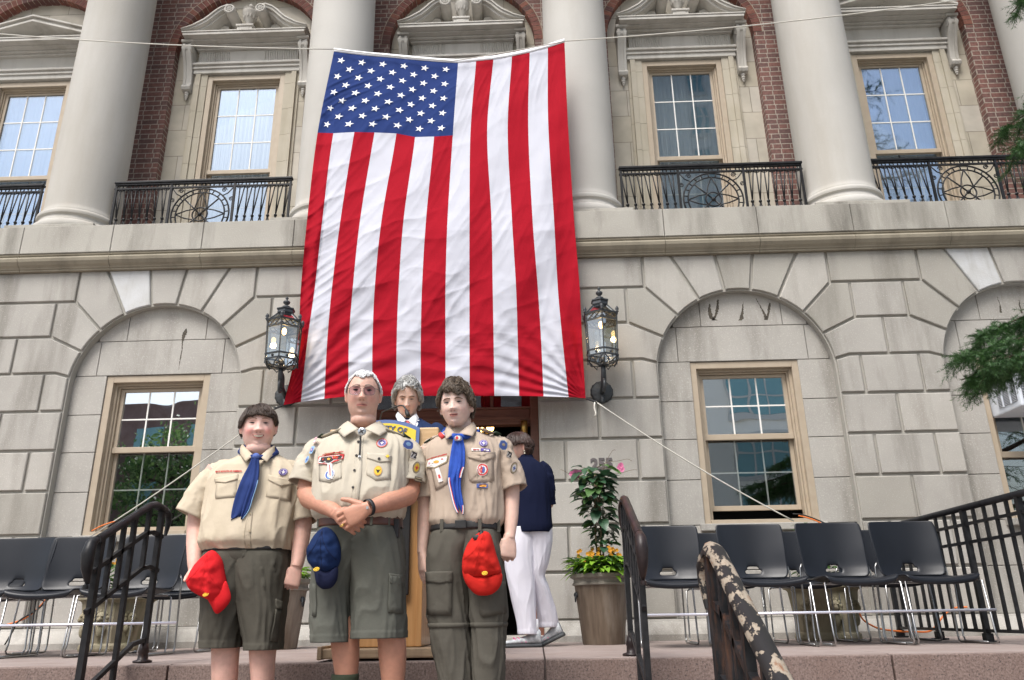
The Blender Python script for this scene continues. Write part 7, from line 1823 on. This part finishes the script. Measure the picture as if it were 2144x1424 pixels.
face_parts(B.root, MxB, hb, S, M['brow_brown'], eye_open=.0024, brow_z=.021, smile=.75, teeth=True, brow_t=.0020, mouth_w=.0265)
RBo.wr = fold_fn(5.1, .0085, .8, 1.1)
_w = RBo.wr; RBo.wr = lambda t, z: _w(t, z)+.003*math.sin(t*23+z*30+4*math.sin(t*3))*max(0, 1-abs(z-RBo.z[2])/.05)
garment(B, RBo, 'shirt', M['khaki'], 150, 170)
sleeve(B, [(496, 1000, .03), (478, 988, .02), (455, 1000, .02), (427, 1038, .015), (401, 1081, .0)], [.03, .056, .070, .080, .080], M['khaki'], 11)
sleeve(B, [(580, 1000, .03), (597, 988, .02), (616, 1000, .02), (630, 1042, .015), (636, 1093, .0)], [.03, .056, .066, .068, .066], M['khaki'], 15)
zb = lambda pts: [(x/2.282+360, y/2.282+800) for x, y in pts]
collar(B, [[(508, 930, -.02), (533, 955, -.105), (516, 968, -.125), (503, 950, -.03)], [(577, 932, -.02), (545, 956, -.105), (560, 968, -.125), (577, 950, -.03)]], M['khaki'])
m = MB(); m.smooth = True; band(m, B.L(541, 948, .02), .076, .072, -.02, .02); m.build('collar_band', M['khaki'], B.root, solid=.003)
m = MB(); m.smooth = True; on = lambda pts: onf(B, RBo, zb(pts))
decal(m, RBo, densify(on([(385, 380), (405, 380), (385, 640), (378, 795), (350, 795), (355, 640)]), 6), .003)
m.mark(); decal(m, RBo, densify(on([(460, 450), (568, 480), (560, 572), (447, 548)]), 4), .003); decal(m, RBo, densify(on([(457, 443), (572, 472), (570, 492), (515, 500), (456, 468)]), 4), .007)
m.mark(); decal(m, RBo, densify(on([(215, 470), (315, 450), (305, 550), (213, 558)]), 4), .003); decal(m, RBo, densify(on([(212, 462), (320, 440), (316, 465), (262, 482), (213, 478)]), 4), .007)
m.build_parts('pocket', M['khaki'], B.root)
m = MB(); cx, cz = on([(526, 430)])[0]; world_crest(m, RBo, cx, cz, .0185)
m.mark(); q = on([(277, 427)])[0]; strip_text(m, RBo, 'BOY SCOUTS OF AMERICA', q[0], q[1], .0105, PI['red'], -.03, .006); m.build_parts('patch', PMM, B.root)
m = MB(); 
for q in ((373, 630), (370, 712), (365, 780)): m.mark(); decal(m, RBo, circ(*on([q])[0], .0050, n=10), .0065)
m.build_parts('button', M['khaki_thread'], B.root)
m = MB(); m.smooth = True; B.tube(m, [(535, 958, -.125), (518, 956, -.085), (503, 946, -.02), (508, 938, .05), (541, 932, .10), (572, 938, .05), (579, 948, -.02), (562, 957, -.085), (540, 958, -.125)], .013, 12); m.build('neckerchief', M['scarf_navy'], B.root)
fy = lambda y: -.135-.03*min(1, (y-955)/60)
lobe(B, [(955, 529, 541), (975, 521, 542), (998, 509, 541), (1020, 500, 536), (1045, 492, 530), (1065, 487, 522), (1080, 484.5, 512), (1089, 484, 486)], fy, M['scarf_navy'])
lobe(B, [(955, 531, 542), (975, 528, 543), (998, 524, 542), (1020, 520, 537), (1045, 512, 529), (1065, 507, 523), (1080, 505, 514), (1088, 505.5, 507)], lambda y: fy(y)-.008, M['scarf_navy'], ph=2, edges=[(1, 1005, 1086, [('patch_sky', .2, 1.6)])])
m = MB(); m.smooth = True; q = B.L(536, 955, -.15); m.sphere(q, (.018, .012, .015), 14, 10); m.build('neckerchief_slide', M['patch_blue'], B.root)
WB = Rings(B.rows([(1140, 438, 606, .140, 0), (1160, 432, 606, .149, 0), (1172, 432, 604, .146, 0), (1200, 438, 598, .12, 0), (1250, 444, 590, .10, 0)]), 2.4); WB.wr = fold_fn(18, .003)
garment(B, WB, 'shorts_seat', M['olive'], 30, 72)
b1 = trouser_leg(B, [(1150, 442, 556, .13, 0), (1162, 432, 552, .149, 0), (1195, 430, 541, .151, 0), (1230, 429, 531, .148, 0), (1270, 428, 519, .14, 0), (1310, 427, 510, .130, 0), (1340, 426.5, 504, .12, 0), (1356, 427, 502, .118, 0)], M['olive'], 13)
b2 = trouser_leg(B, [(1150, 482, 598, .13, 0), (1162, 486, 606, .149, 0), (1195, 492, 604, .151, 0), (1230, 498, 601, .148, 0), (1270, 505, 597, .14, 0), (1310, 512, 591, .130, 0), (1340, 517, 587, .12, 0), (1360, 518, 585, .118, 0)], M['olive'], 16)
m = MB(); m.smooth = True; decal(m, b2, densify(onf(B, b2, zb([(497, 1080), (538, 1085), (522, 1240), (478, 1235)])), 4), .007); decal(m, b2, densify(onf(B, b2, zb([(493, 1035), (543, 1050), (541, 1085), (497, 1082)])), 4), .010); m.build_parts('cargo_pocket', M['olive'], B.root)
m = MB(); decal(m, WB, densify(onf(B, WB, zb([(338, 800), (358, 800), (352, 900), (340, 980), (330, 980)])), 4), .004); m.build('fly', M['olive'], B.root)
m = MB(); m.smooth = True; WB.mesh(m, 4, 64, .004, False, False, WB.z[-1]-.035, WB.z[-1]); m.build('belt', M['belt_black'], B.root, solid=.002)
for x in (472, 550):
    q = B.L(x, 1424, .01); m = MB(); m.smooth = True; m.lathe([(.05, -.22), (.045, -.15), (.052, -.1), (.052, -.08)], (q.x, q.y, .30), 24); m.build('sock', M['sock_green'], B.root); shoe(B, q.x, q.y-.01, 0, 0, M['shoe_brown'])
zz = lambda q: (q[0]/2.282+360, q[1]/2.282+800)
cap(B, -.165, [(190, 803), (150, 828), (110, 870), (85, 920), (72, 955), (80, 985), (110, 1010), (160, 1035), (200, 1052), (235, 1035), (258, 1000), (258, 955), (248, 900), (240, 855), (222, 825)],
    [(170, 1030), (188, 1070), (205, 1103), (225, 1104), (262, 1070), (281, 1032), (272, 985), (256, 950), (235, 985), (205, 1015)], M['cap_red'], M['cap_red'], (163, 1015), 'bright red baseball cap held over the hand of the left boy', .07, zz)

# ---------------------------------------------------------------- scout, right
C = Fig('person', P(975, 1100, 3.75).x, 3.75, ZF, 'tall boy with tousled brown hair, royal blue neckerchief and long olive trousers')
hcq = dict(jaw=.27, je=.55, sx=.97, sy=1.0, sz=.91, su=1.24, cheek=.005, nose=.95)
MxC = Matrix.Translation(C.L(955, 850, -.03)) @ Euler((R(4), R(-3), R(-5))).to_matrix().to_4x4()
def limC(az): a = np.abs(az); return np.where(a < .8, .043+.007*np.cos(az*9)-.01*np.sin(az*2), np.where(a < 1.2, .045-(a-.8)*.15, np.where(a < 1.75, -.018, -.06)))
b = MB(); S = head_mesh(b, MxC, hcq)
C.tube(b, [(960, 866, .02), (962, 885, .02), (964, 905, .02), (965, 925, .03)], [.060, .058, .060, .075])
RC = Rings(C.rows([(899, 938, 992, .06, .02), (907, 924, 1008, .075, .02), (916, 908, 1030, .09, .02), (928, 897, 1044, .105, .015), (945, 893, 1050, .118, .005), (975, 894, 1052, .128, 0), (1010, 899, 1053, .130, 0), (1045, 903, 1054, .128, 0), (1075, 901, 1055, .130, 0), (1091, 899, 1054, .130, 0), (1099, 902, 1049, .124, 0), (1104, 906, 1045, .118, 0)]), 2.4)
Rings([(z, cx, cy, a-.02, b_-.02) for z, cx, cy, a, b_ in zip(RC.z, *RC.c)], 2.3).mesh(b, 30, 40)
leg(C, b, [(1100, 910, 972, .09, 0), (1200, 908, 965, .07, 0), (1310, 915, 972, .06, 0), (1424, 932, 980, .05, 0)]); leg(C, b, [(1100, 978, 1040, .09, 0), (1200, 995, 1048, .07, 0), (1310, 1000, 1048, .06, 0), (1424, 1002, 1045, .05, 0)])
C.tube(b, [(900, 940, .02), (890, 975, .02), (889, 1015, .02), (891, 1055, .02), (888, 1100, .01), (885, 1140, -.01), (884, 1158, -.015)], [.052, .045, .040, .037, .033, .025, .024], 20)
hand(b, C.L(884, 1158, -.015), (.05, -.05, -1), (.85, .5, 0), side=-1, sc=.93, curl=(.22, .28, .32, .36), thumb=(.85, .35, .35))
C.tube(b, [(1046, 930, .02), (1062, 965, .02), (1070, 1010, .02), (1071, 1045, .01), (1070, 1085, -.01), (1068, 1120, -.03), (1067, 1128, -.035)], [.052, .046, .042, .038, .034, .025, .024], 20)
hand(b, C.L(1066, 1126, -.035), (-.08, -.1, -1), (-.45, 1, -.1), side=-1, sc=1.0, curl=(.9, 1.0, 1.0, 1.0), thumb=(.95, .25, .3))
bake_body(b, 'body', C.root, .0032, skin_color((.68, .49, .42), MxC, hcq, (.09, .06, .04), limC, arm=(.97, .9, .86), cheek=(.72, .40, .35), cheek_k=.4, lips=(.55, .22, .20)))
hair(C.root, MxC, hcq, limC, M['hair_brown'], n=5000, crown=(.15, .3, 1), thick=.021, rad=.0020, step=.15, segs=7, wave=.003, wfreq=8, seed=9, jit=.75, tipup=.005)
face_parts(C.root, MxC, hcq, S, M['brow_dark'], eye_open=.0026, brow_z=.0195, smile=.35, brow_t=.0030, mouth_w=.021, mouth_gap=.0022)
_f = fold_fn(7.7, .0075, .8, 1.1); RC.wr = lambda t, z: _f(t, z)+.002*math.sin(t*19+4*math.sin(t*3))*max(0, 1-abs(z-RC.z[2])/.05)
garment(C, RC, 'shirt', M['khaki3'], 150, 160)
sleeve(C, [(934, 944, .03), (919, 936, .02), (902, 948, .02), (891, 988, .015), (889, 1045, .0)], [.025, .046, .055, .052, .046], M['khaki3'], 21)
sleeve(C, [(1014, 938, .03), (1030, 930, .02), (1046, 942, .02), (1062, 978, .015), (1076, 1025, .0)], [.025, .046, .060, .062, .062], M['khaki3'], 25)
z4 = lambda pts: [(x/3.559+860, y/3.559+760) for x, y in pts]
collar(C, [[(938, 892, -.02), (954, 909, -.098), (934, 921, -.118), (931, 905, -.03)], [(991, 884, -.01), (961, 909, -.098), (990, 914, -.118), (1000, 900, -.02)]], M['khaki3'])
m = MB(); m.smooth = True; band(m, C.L(964, 897, .02), .068, .066, -.02, .018); m.build('collar_band', M['khaki3'], C.root, solid=.003)
on = lambda pts: onf(C, RC, z4(pts))
m = MB(); m.smooth = True
decal(m, RC, densify(on([(425, 690), (612, 680), (612, 870), (590, 890), (455, 892), (432, 870)]), 4), .003); decal(m, RC, densify(on([(422, 672), (618, 668), (616, 712), (520, 738), (424, 705)]), 4), .007)
m.mark(); decal(m, RC, densify(on([(150, 760), (290, 740), (280, 900), (195, 950)]), 4), .003)
m.build_parts('pocket', M['khaki3'], C.root)
m = MB(); cx, cz = on([(532, 597)])[0]; world_crest(m, RC, cx, cz, .0175)
m.mark(); q = on([(525, 798)])[0]; decal(m, RC, circ(*q, .0238, .030), .006, PI['white']); decal(m, RC, circ(*q, .022, .028), .0068, PI['red']); decal(m, RC, circ(*q, .016, .021), .0075, PI['white']); decal(m, RC, circ(q[0]-.004, q[1], .009, .016), .0082, PI['red'], sub=1); decal(m, RC, circ(q[0]+.005, q[1], .006, .015), .0088, PI['blue'], sub=1)
m.mark(); decal(m, RC, densify(on([(452, 635), (512, 640), (512, 662), (452, 658)]), 2), .005, PI['white']); m.mark(); decal(m, RC, densify(on([(518, 637), (584, 644), (584, 668), (518, 660)]), 2), .006, PI['purple']); decal(m, RC, densify(on([(532, 645), (570, 649), (570, 658), (532, 654)]), 2), .007, PI['white'])
q = on([(480, 649)])[0]; strip_text(m, RC, 'VENTURE', q[0], q[1], .0055, PI['red'], -.05, .0065)
m.mark(); decal(m, RC, densify(on([(488, 902), (564, 902), (564, 932), (490, 932)]), 2), .005, PI['blue']); decal(m, RC, densify(on([(498, 908), (556, 908), (556, 926), (498, 926)]), 2), .006, PI['orange'])
m.mark(); q = on([(205, 701)])[0]; strip_text(m, RC, 'BOY SCOUTS OF AMERICA', q[0], q[1], .0075, PI['red'], .22, .008)
m.mark(); decal(m, RC, densify(on([(132, 780), (142, 718), (280, 692), (272, 740), (188, 785)]), 3), .007, PI['khaki']); decal(m, RC, densify(on([(138, 774), (148, 724), (274, 699), (266, 735), (188, 778)]), 3), .0078, PI['white'])
decal(m, RC, circ(*on([(200, 738)])[0], .012, .007), .009, PI['orange'], sub=1); decal(m, RC, circ(*on([(155, 748)])[0], .005), .009, PI['pink'], sub=1); decal(m, RC, circ(*on([(240, 718)])[0], .006, .003), .009, PI['red'], sub=1)
m.mark(); decal(m, RC, densify(on([(190, 790), (215, 780), (246, 882), (216, 892)]), 2), .008, PI['white']); decal(m, RC, on([(212, 836), (224, 832), (232, 858), (218, 862)]), .009, PI['red'], sub=1)
m.build_parts('patch', PMM, C.root)
m = MB()
sp(C, 1054, 931, -.066, R(-14), R(42), [([(-.026, -.008), (-.020, -.02), (0, -.026), (.020, -.02), (.026, -.008), (.022, .014), (0, .022), (-.022, .014)], 'sky'), ([(-.023, -.008), (-.018, -.018), (0, -.023), (.018, -.018), (.023, -.008), (.019, .012), (0, .019), (-.019, .012)], 'blue'), (circ(0, 0, .010, .007), 'khaki')])
sp(C, 1066, 952, -.064, R(-16), R(48), [(rect(.032, .032), 'khaki'), (rect(.029, .028), 'white')]); c, u, v, n = frame_at(C, 1066, 952, -.064, R(-16), R(48)); vs, fs = text_geo('72', .03, .0002, .0012); m.add([c+u*q[0]+v*q[2]+n*.004 for q in vs], fs, PI['black'])
sp(C, 1076, 980, -.064, R(-20), R(46), [(circ(0, 0, .021, .028), 'black'), (circ(0, 0, .019, .026), 'khaki'), (circ(0, 0, .013, .019), 'white'), (fleur(0, 0, .011), 'blue')])
m.build_parts('sleeve_patch', PMM, C.root)
for pts, lo in ((((905, 922, -.02), (922, 913, -.04)), ((893, 930, .0), (908, 920, -.02))), (((1032, 908, -.02), (1006, 899, -.05)), ((1044, 912, .0), (1034, 907, -.02)))):
    m = MB(); m.smooth = True; Q = [C.L(*q)+Vector((0, 0, .002)) for q in pts]; m.tube(Q, .02, 12, flat=.22); m.build('epaulette', M['khaki3'], C.root)
    m = MB(); m.smooth = True; Q = [C.L(*q)+Vector((0, 0, .003)) for q in lo]; m.tube(Q, .023, 12, flat=.26); m.build('shoulder_loop', M['green_loop'], C.root)
m = MB(); m.smooth = True; C.tube(m, [(957, 914, -.125), (942, 913, -.09), (926, 912, -.03), (934, 900, .05), (962, 893, .09), (992, 898, .05), (1001, 905, -.02), (978, 914, -.09), (958, 914, -.125)], .014, 12); nk_ = m.build('neckerchief', M['scarf_royal'], C.root)
m = MB(); m.smooth = True; C.tube(m, [(930, 918, -.075), (924, 912, -.045)], .015, 10, mi=0); C.tube(m, [(928, 916, -.082), (922, 910, -.05)], .012, 8, mi=1); m.build('neckerchief_edge', [M['patch_white'], M['patch_red']], nk_)
fy2 = lambda y: -.128-.015*min(1, (y-915)/60)
lobe(C, [(915, 950, 966), (935, 946, 970), (955, 943, 973), (975, 940, 971), (990, 939, 965), (1008, 938, 956), (1028, 942, 957), (1050, 947, 959), (1065, 952, 960), (1075, 957.5, 959)], fy2, M['scarf_royal'], edges=[(-1, 1000, 1073, [('patch_blue', -.3, .6), ('patch_white', .6, 2.8), ('patch_red', 2.8, 4.3)])])
lobe(C, [(915, 954, 968), (935, 954, 973), (955, 957, 974), (975, 957, 973), (990, 955, 968), (1008, 955, 965), (1028, 955, 966), (1050, 957, 970), (1065, 963, 971), (1078, 969, 970)], lambda y: fy2(y)-.008, M['scarf_royal'], ph=2, edges=[(1, 978, 1000, [('patch_blue', -.3, .6), ('patch_white', .6, 3.0), ('patch_red', 3.0, 4.6)]), (1, 1058, 1076, [('patch_blue', -.3, .4), ('patch_white', .4, 2), ('patch_red', 2, 3.2)])])
q = C.L(959, 918, -.155); m = MB(); m.smooth = True; m.sphere(q, (.020, .010, .015), 16, 10); sl_ = m.build('neckerchief_slide', M['steel'], C.root)
m = MB(); m.add([q+Vector((.012*math.cos(a), -.011, .010*math.sin(a))) for a in [2*math.pi*k/16 for k in range(16)]], [list(range(16))], 0); m.add([q+Vector((-.004+.007*math.cos(a), -.0125, .008*math.sin(a))) for a in [2*math.pi*k/16 for k in range(16)]], [list(range(16))], 1); m.build('slide_emblem', [M['patch_white'], M['patch_red']], sl_)
WC = Rings(C.rows([(1092, 908, 1043, .115, 0), (1108, 905, 1045, .121, 0), (1122, 904, 1045, .118, 0), (1150, 910, 1040, .10, 0), (1190, 915, 1035, .08, 0)]), 2.5); WC.wr = fold_fn(28, .0025)
garment(C, WC, 'trousers_seat', M['olive3'], 30, 72)
c1 = trouser_leg(C, [(1104, 914, 1014, .105, 0), (1114, 904, 1009, .1215, 0), (1140, 900, 1001, .124, 0), (1170, 897, 991, .122, 0), (1205, 897, 986, .115, 0), (1250, 897.5, 985, .105, 0), (1286, 899, 983, .10, 0), (1305, 903, 983, .096, 0), (1345, 908, 985, .092, 0), (1390, 917, 988, .088, 0), (1424, 923, 990, .085, 0), (1500, 928, 990, .08, .01), (1560, 930, 990, .08, .01)], M['olive3'], 33, 'trouser_leg')
c2 = trouser_leg(C, [(1104, 940, 1036, .105, 0), (1114, 945, 1045, .1215, 0), (1140, 953, 1048, .124, 0), (1170, 964, 1052, .122, 0), (1205, 977, 1054, .115, 0), (1250, 984, 1058, .105, 0), (1286, 986, 1060, .10, 0), (1305, 989, 1057, .096, 0), (1345, 990, 1056, .092, 0), (1390, 990, 1055, .088, 0), (1424, 990, 1054, .085, 0), (1500, 990, 1050, .08, .01), (1560, 990, 1048, .08, .01)], M['olive3'], 36, 'trouser_leg')
m = MB(); m.smooth = True; z5 = lambda pts: [(x/3.808+860, y/3.808+1050) for x, y in pts]
decal(m, c1, densify(onf(C, c1, z5([(148, 620), (324, 620), (322, 905), (150, 905)])), 5), .008); decal(m, c1, densify(onf(C, c1, z5([(146, 562), (328, 556), (326, 640), (240, 655), (148, 642)])), 4), .012)
m.mark(); decal(m, c2, densify(onf(C, c2, z5([(545, 640), (735, 640), (760, 890), (580, 922), (555, 900)])), 5), .008); m.build_parts('cargo_pocket', M['olive3'], C.root)
m = MB(); m.smooth = True
for rg in (c1, c2):
    zc = C.L(970, 1308, -.1).z; rings = []
    for dz, of in ((-.012, .001), (-.010, .005), (.004, .006), (.008, .001)): rings.append([rg.pt(2*math.pi*k/48, zc+dz, of) for k in range(48)])
    m.loft(rings, False, False)
m.build('zip_off_seam', M['olive3'], C.root)
m = MB(); m.smooth = True; WC.mesh(m, 4, 64, .004, False, False, WC.z[-1]-.045, WC.z[-1]-.008); bl_ = m.build('belt', M['belt_black'], C.root, solid=.002)
q = WC.front(C.L(968, 1104, -.1).x, WC.z[-1]-.027, .01); m = MB(); m.bbox(q.x-.03, q.x+.022, q.y-.008, q.y+.002, q.z-.018, q.z+.018, .003); m.build('buckle', M['belt_black'], bl_)
m = MB()
for x in (929, 1003, 1038): m.mark(); q = WC.front(C.L(x, 1104, -.1).x, WC.z[-1]-.027, .009); m.box(q.x-.008, q.x+.008, q.y-.003, q.y, q.z-.03, q.z+.026)
m.build_parts('belt_loop', M['olive3'], C.root)
for x in (955, 1022): q = C.L(x, 1500, 0); shoe(C, q.x, -.02, 0, 0, M['shoe_brown'])
z5q = lambda q: (q[0]/3.808+860, q[1]/3.808+1050)
co_, oo = cap(C, -.145, [(592, 237), (545, 248), (490, 290), (450, 345), (420, 420), (408, 500), (412, 560), (440, 595), (500, 615), (575, 612), (650, 600), (722, 575), (708, 500), (682, 420), (658, 330), (632, 258)],
    [(413, 550), (428, 630), (468, 695), (520, 742), (580, 752), (650, 738), (705, 690), (728, 630), (722, 570), (640, 592), (560, 602), (470, 592)], M['cap_orange'], M['cap_orange'], (590, 572), 'scarlet baseball cap hanging from the belt of the right boy', .065, z5q)
m = MB(); m.smooth = True; q = P(1000, 1126, C.Y-.175)-oo; m.sphere(q, (.022, .006, .013), 14, 8); q2 = P(1009, 1112, C.Y-.172)-oo; m.tube([q2, q+Vector((.012, -.004, 0))], .008, 8); m.build('cap_opening_and_strap', M['belt_black'], co_)  # black oval stands for the shaded cap opening, the tube is its strap

# ---------------------------------------------------------------- speaker behind the lectern
D_ = Fig('person', P(855, 900, 4.98).x, 4.98, 0, 'grey-haired speaker in navy suit and dark red tie looking down behind the lectern')
hd_ = dict(jaw=.28, je=.55, sx=.97, sy=1.0, sz=1.10, cheek=.004, nose=1.1)
MxD = Matrix.Translation(D_.L(853, 835, -.03)) @ Euler((R(18), 0, R(8))).to_matrix().to_4x4()
def limD(az): a = np.abs(az); return np.where(a < .85, .064+.008*np.cos(az*6), np.where(a < 1.2, .062-(a-.85)*.17, np.where(a < 1.7, -.012, -.06)))
b = MB(); S = head_mesh(b, MxD, hd_)
D_.tube(b, [(854, 860, .03), (855, 880, .03), (856, 900, .03)], [.058, .058, .07]); 
RD = Rings(D_.rows([(878, 832, 884, .07, .03), (886, 815, 897, .09, .02), (896, 799, 913, .11, .02), (910, 790, 924, .125, .01), (940, 786, 930, .135, 0), (990, 790, 926, .14, 0), (1060, 795, 920, .14, 0), (1130, 797, 918, .14, 0)]), 2.4)
Rings([(z, cx, cy, a-.02, b_-.02) for z, cx, cy, a, b_ in zip(RD.z, *RD.c)], 2.3).mesh(b, 24, 32)
for x0 in (822, 890):
    q = D_.L(x0, 1100, 0); Rings([(.85, q.x, 0, .08, .09), (.5, q.x, 0, .06, .06), (.1, q.x, 0, .045, .045), (.03, q.x, 0, .045, .05)], 2).mesh(b, 20, 20)
for sx_, x0, x1 in ((-1, 798, 790), (1, 915, 925)):
    D_.tube(b, [(x0, 915, .02), (x1, 980, .0), (x1, 1040, -.1), ((x0+856)/2, 1050, -.3)], [.05, .045, .04, .03]); hand(b, D_.L((x0+856)/2, 1050, -.3), (-sx_*.5, -.8, -.1), (0, 0, -1), side=sx_, curl=(.2, .2, .2, .2))
bake_body(b, 'body', D_.root, .0036, skin_color((.60, .40, .32), MxD, hd_, (.28, .25, .23), limD, cheek_k=.3, stubble=0))
hair(D_.root, MxD, hd_, limD, M['hair_grey'], n=4200, crown=(-.25, -.75, .7), thick=.028, rad=.0026, step=.16, segs=7, wave=.006, wfreq=9, seed=13, jit=.6, tipup=.005)
face_parts(D_.root, MxD, hd_, S, M['brow_dark'], eye_open=.0018, brow_z=.0165, smile=0, brow_t=.0036, mouth_w=.021, brow_in=-.002, mouth_gap=.0024)
RD.wr = fold_fn(44, .004); garment(D_, RD, 'suit_jacket', M['suit'], 50, 64)
for pts, r in (([(812, 895, .02), (797, 915, .02), (790, 980, .01), (790, 1040, -.1), (822, 1048, -.27)], [.05, .066, .062, .056, .045]), ([(902, 895, .02), (918, 915, .02), (925, 980, .01), (925, 1040, -.1), (888, 1048, -.27)], [.05, .066, .062, .056, .045])): sleeve(D_, pts, r, M['suit'], 3, name='jacket_sleeve', amp=.003)
m = MB(); decal(m, RD, densify(onf(D_, RD, [(836, 880), (878, 880), (866, 960)]), 6), .004); m.build('dress_shirt', M['shirt_white'], D_.root)
collar(D_, [[(834, 863, -.03), (851, 881, -.085), (838, 893, -.10), (829, 872, -.03)], [(872, 866, -.03), (855, 881, -.085), (870, 894, -.10), (877, 876, -.03)]], M['shirt_white'])
m = MB(); decal(m, RD, densify(onf(D_, RD, [(849, 881), (857, 881), (860, 960), (850, 960)]), 5), .009); m.build('tie', M['tie'], D_.root)
for pts in ([(830, 874), (836, 880), (852, 940), (838, 915), (829, 905)], [(880, 876), (876, 882), (860, 940), (876, 915), (884, 905)]): m = MB(); decal(m, RD, densify(onf(D_, RD, pts), 4), .008); m.build('lapel', M['suit'], D_.root)
for x0 in (822, 890):
    q = D_.L(x0, 1100, 0); m = MB(); m.smooth = True; Rings([(.95, q.x, 0, .095, .11), (.5, q.x, 0, .08, .085), (.06, q.x, 0, .065, .075)], 2.2).mesh(m, 20, 32); m.build('trouser_leg', M['suit'], D_.root); shoe(D_, q.x, -.03, 0, 0, M['shoe_brown'])

# ---------------------------------------------------------------- woman walking behind
W = Fig('person', P(1112, 1200, 6.0).x, 6.0, 0, 'dark-haired woman in navy top and white trousers walking away behind the right boy')
hw_ = dict(jaw=.3, je=.65, sx=.94, sy=.95, sz=1.0, cheek=.005, nose=.8)
MxW = Matrix.Translation(W.L(1088, 938, .0)) @ Euler((R(8), 0, R(-74))).to_matrix().to_4x4()
def limW(az): a = np.abs(az); return np.where(a < .7, .035, np.where(a < 1.25, .03-(a-.7)*.05, np.where(a < 1.72, .018, -.116)))
b = MB(); S = head_mesh(b, MxW, hw_)
W.tube(b, [(1092, 950, .0), (1098, 965, .0), (1104, 985, .0)], [.050, .050, .07])
RW = Rings(W.rows([(957, 1086, 1112, .055, 0), (966, 1078, 1124, .08, 0), (978, 1072, 1138, .10, 0), (1000, 1068, 1149, .12, 0), (1030, 1070, 1152, .13, 0), (1060, 1074, 1153, .13, 0), (1090, 1078, 1154, .135, 0), (1105, 1079, 1155, .135, 0), (1116, 1081, 1151, .13, 0)]), 2.2)
Rings([(z, cx, cy, a-.02, b_-.02) for z, cx, cy, a, b_ in zip(RW.z, *RW.c)], 2.2).mesh(b, 24, 32)
r1 = [(1105, 1064, 1125, .11, 0), (1140, 1060, 1124, .11, 0), (1179, 1058, 1122, .10, 0), (1240, 1068, 1121, .085, 0), (1290, 1080, 1122, .075, 0), (1328, 1086, 1124, .07, 0)]
r2 = [(1100, 1090, 1156, .12, .0), (1140, 1098, 1156, .115, .03), (1180, 1102, 1149, .10, .04), (1205, 1108, 1141, .09, .05), (1229, 1114, 1150, .085, .07), (1260, 1121, 1160, .08, .10), (1300, 1127, 1170, .07, .13), (1314, 1128, 1168, .07, .14)]
for rr_ in (r1, r2): Rings([(z, cx, cy, a*.6, b_*.6) for z, cx, cy, a, b_ in W.rows(rr_)], 2).mesh(b, 20, 20)
W.tube(b, [(1140, 985, .0), (1146, 1030, .0), (1150, 1055, .02), (1120, 1062, .14), (1090, 1060, .22)], [.045, .04, .036, .03, .022]); hand(b, W.L(1090, 1060, .22), (-1, .2, 0), (0, 0, -1), sc=.85, curl=(.4, .4, .4, .4))
W.tube(b, [(1078, 985, .06), (1066, 1030, .10), (1058, 1060, .14), (1050, 1075, .22)], [.042, .038, .034, .022]); hand(b, W.L(1050, 1075, .22), (-1, .3, -.2), (0, 0, -1), sc=.85, curl=(.4, .4, .4, .4))
bake_body(b, 'body', W.root, .0038, skin_color((.52, .33, .26), MxW, hw_, (.05, .03, .022), limW, cheek_k=.4))
hair(W.root, MxW, hw_, limW, M['hair_woman'], n=4200, crown=(0, .1, 1), thick=.024, rad=.0026, step=.19, segs=11, seed=23, jit=.05)
face_parts(W.root, MxW, hw_, S, M['hair_dark'], eye_open=.003, brow_z=.021)
m = MB(); m.smooth = True
for dz in (-.040, -.058): m.sphere(MxW @ Vector((.078, .010, dz)), .006, 10, 8)
m.build('earring', M['teeth'], W.root)
RW.wr = fold_fn(50, .005, .8, 1); garment(W, RW, 'polo_shirt', M['navy_polo'], 50, 64)
sleeve(W, [(1128, 972, .0), (1141, 990, .0), (1147, 1025, .0), (1150, 1056, .03)], [.045, .056, .052, .046], M['navy_polo'], 8); sleeve(W, [(1082, 972, .05), (1074, 995, .08), (1066, 1030, .10), (1060, 1055, .13)], [.045, .054, .05, .045], M['navy_polo'], 9)
m = MB(); m.smooth = True; c = W.L(1100, 958, 0); m.loft([[c+Vector((r*math.cos(a), r*math.sin(a), z)) for a in [2*math.pi*k/24 for k in range(24)]] for r, z in ((.056, .012), (.060, .0), (.066, -.02))], False, False); m.build('collar', M['navy_polo'], W.root, solid=.004)
t1 = trouser_leg(W, r1, M['white_trousers'], 55, 'trouser_leg', 2.1, .0045); t2 = trouser_leg(W, r2, M['white_trousers'], 57, 'trouser_leg', 2.1, .0045)
for (x, y, dy, rz, pit, cx0) in ((1106, 1357, 0, R(-80), 0, 1), (1160, 1352, .14, R(-100), R(24), 2)):
    q = W.L(x, y, dy); o = shoe(W, q.x, dy, max(.0, q.z if cx0 == 1 else .035), rz, M['shoe'], 'trainer', pitch=pit)
    m = MB(); Mx = rotM(pit, 0, rz, (q.x, dy, max(.0, q.z if cx0 == 1 else .035)))
    for sd_ in (-1, 1):
        for k in range(3): m.bar(Mx @ Vector((sd_*.043, -.02-.03*k, .035)), Mx @ Vector((sd_*.030, -.045-.03*k, .068)), .006, .004)
    m.build('stripe', M['pink'], o)
    m = MB(); m.smooth = True; m.tube([Mx @ Vector((0, .05, .09)), Mx @ Vector((0, .045, .19))], .032, 14); m.build('sock', M['shirt_white'], W.root)
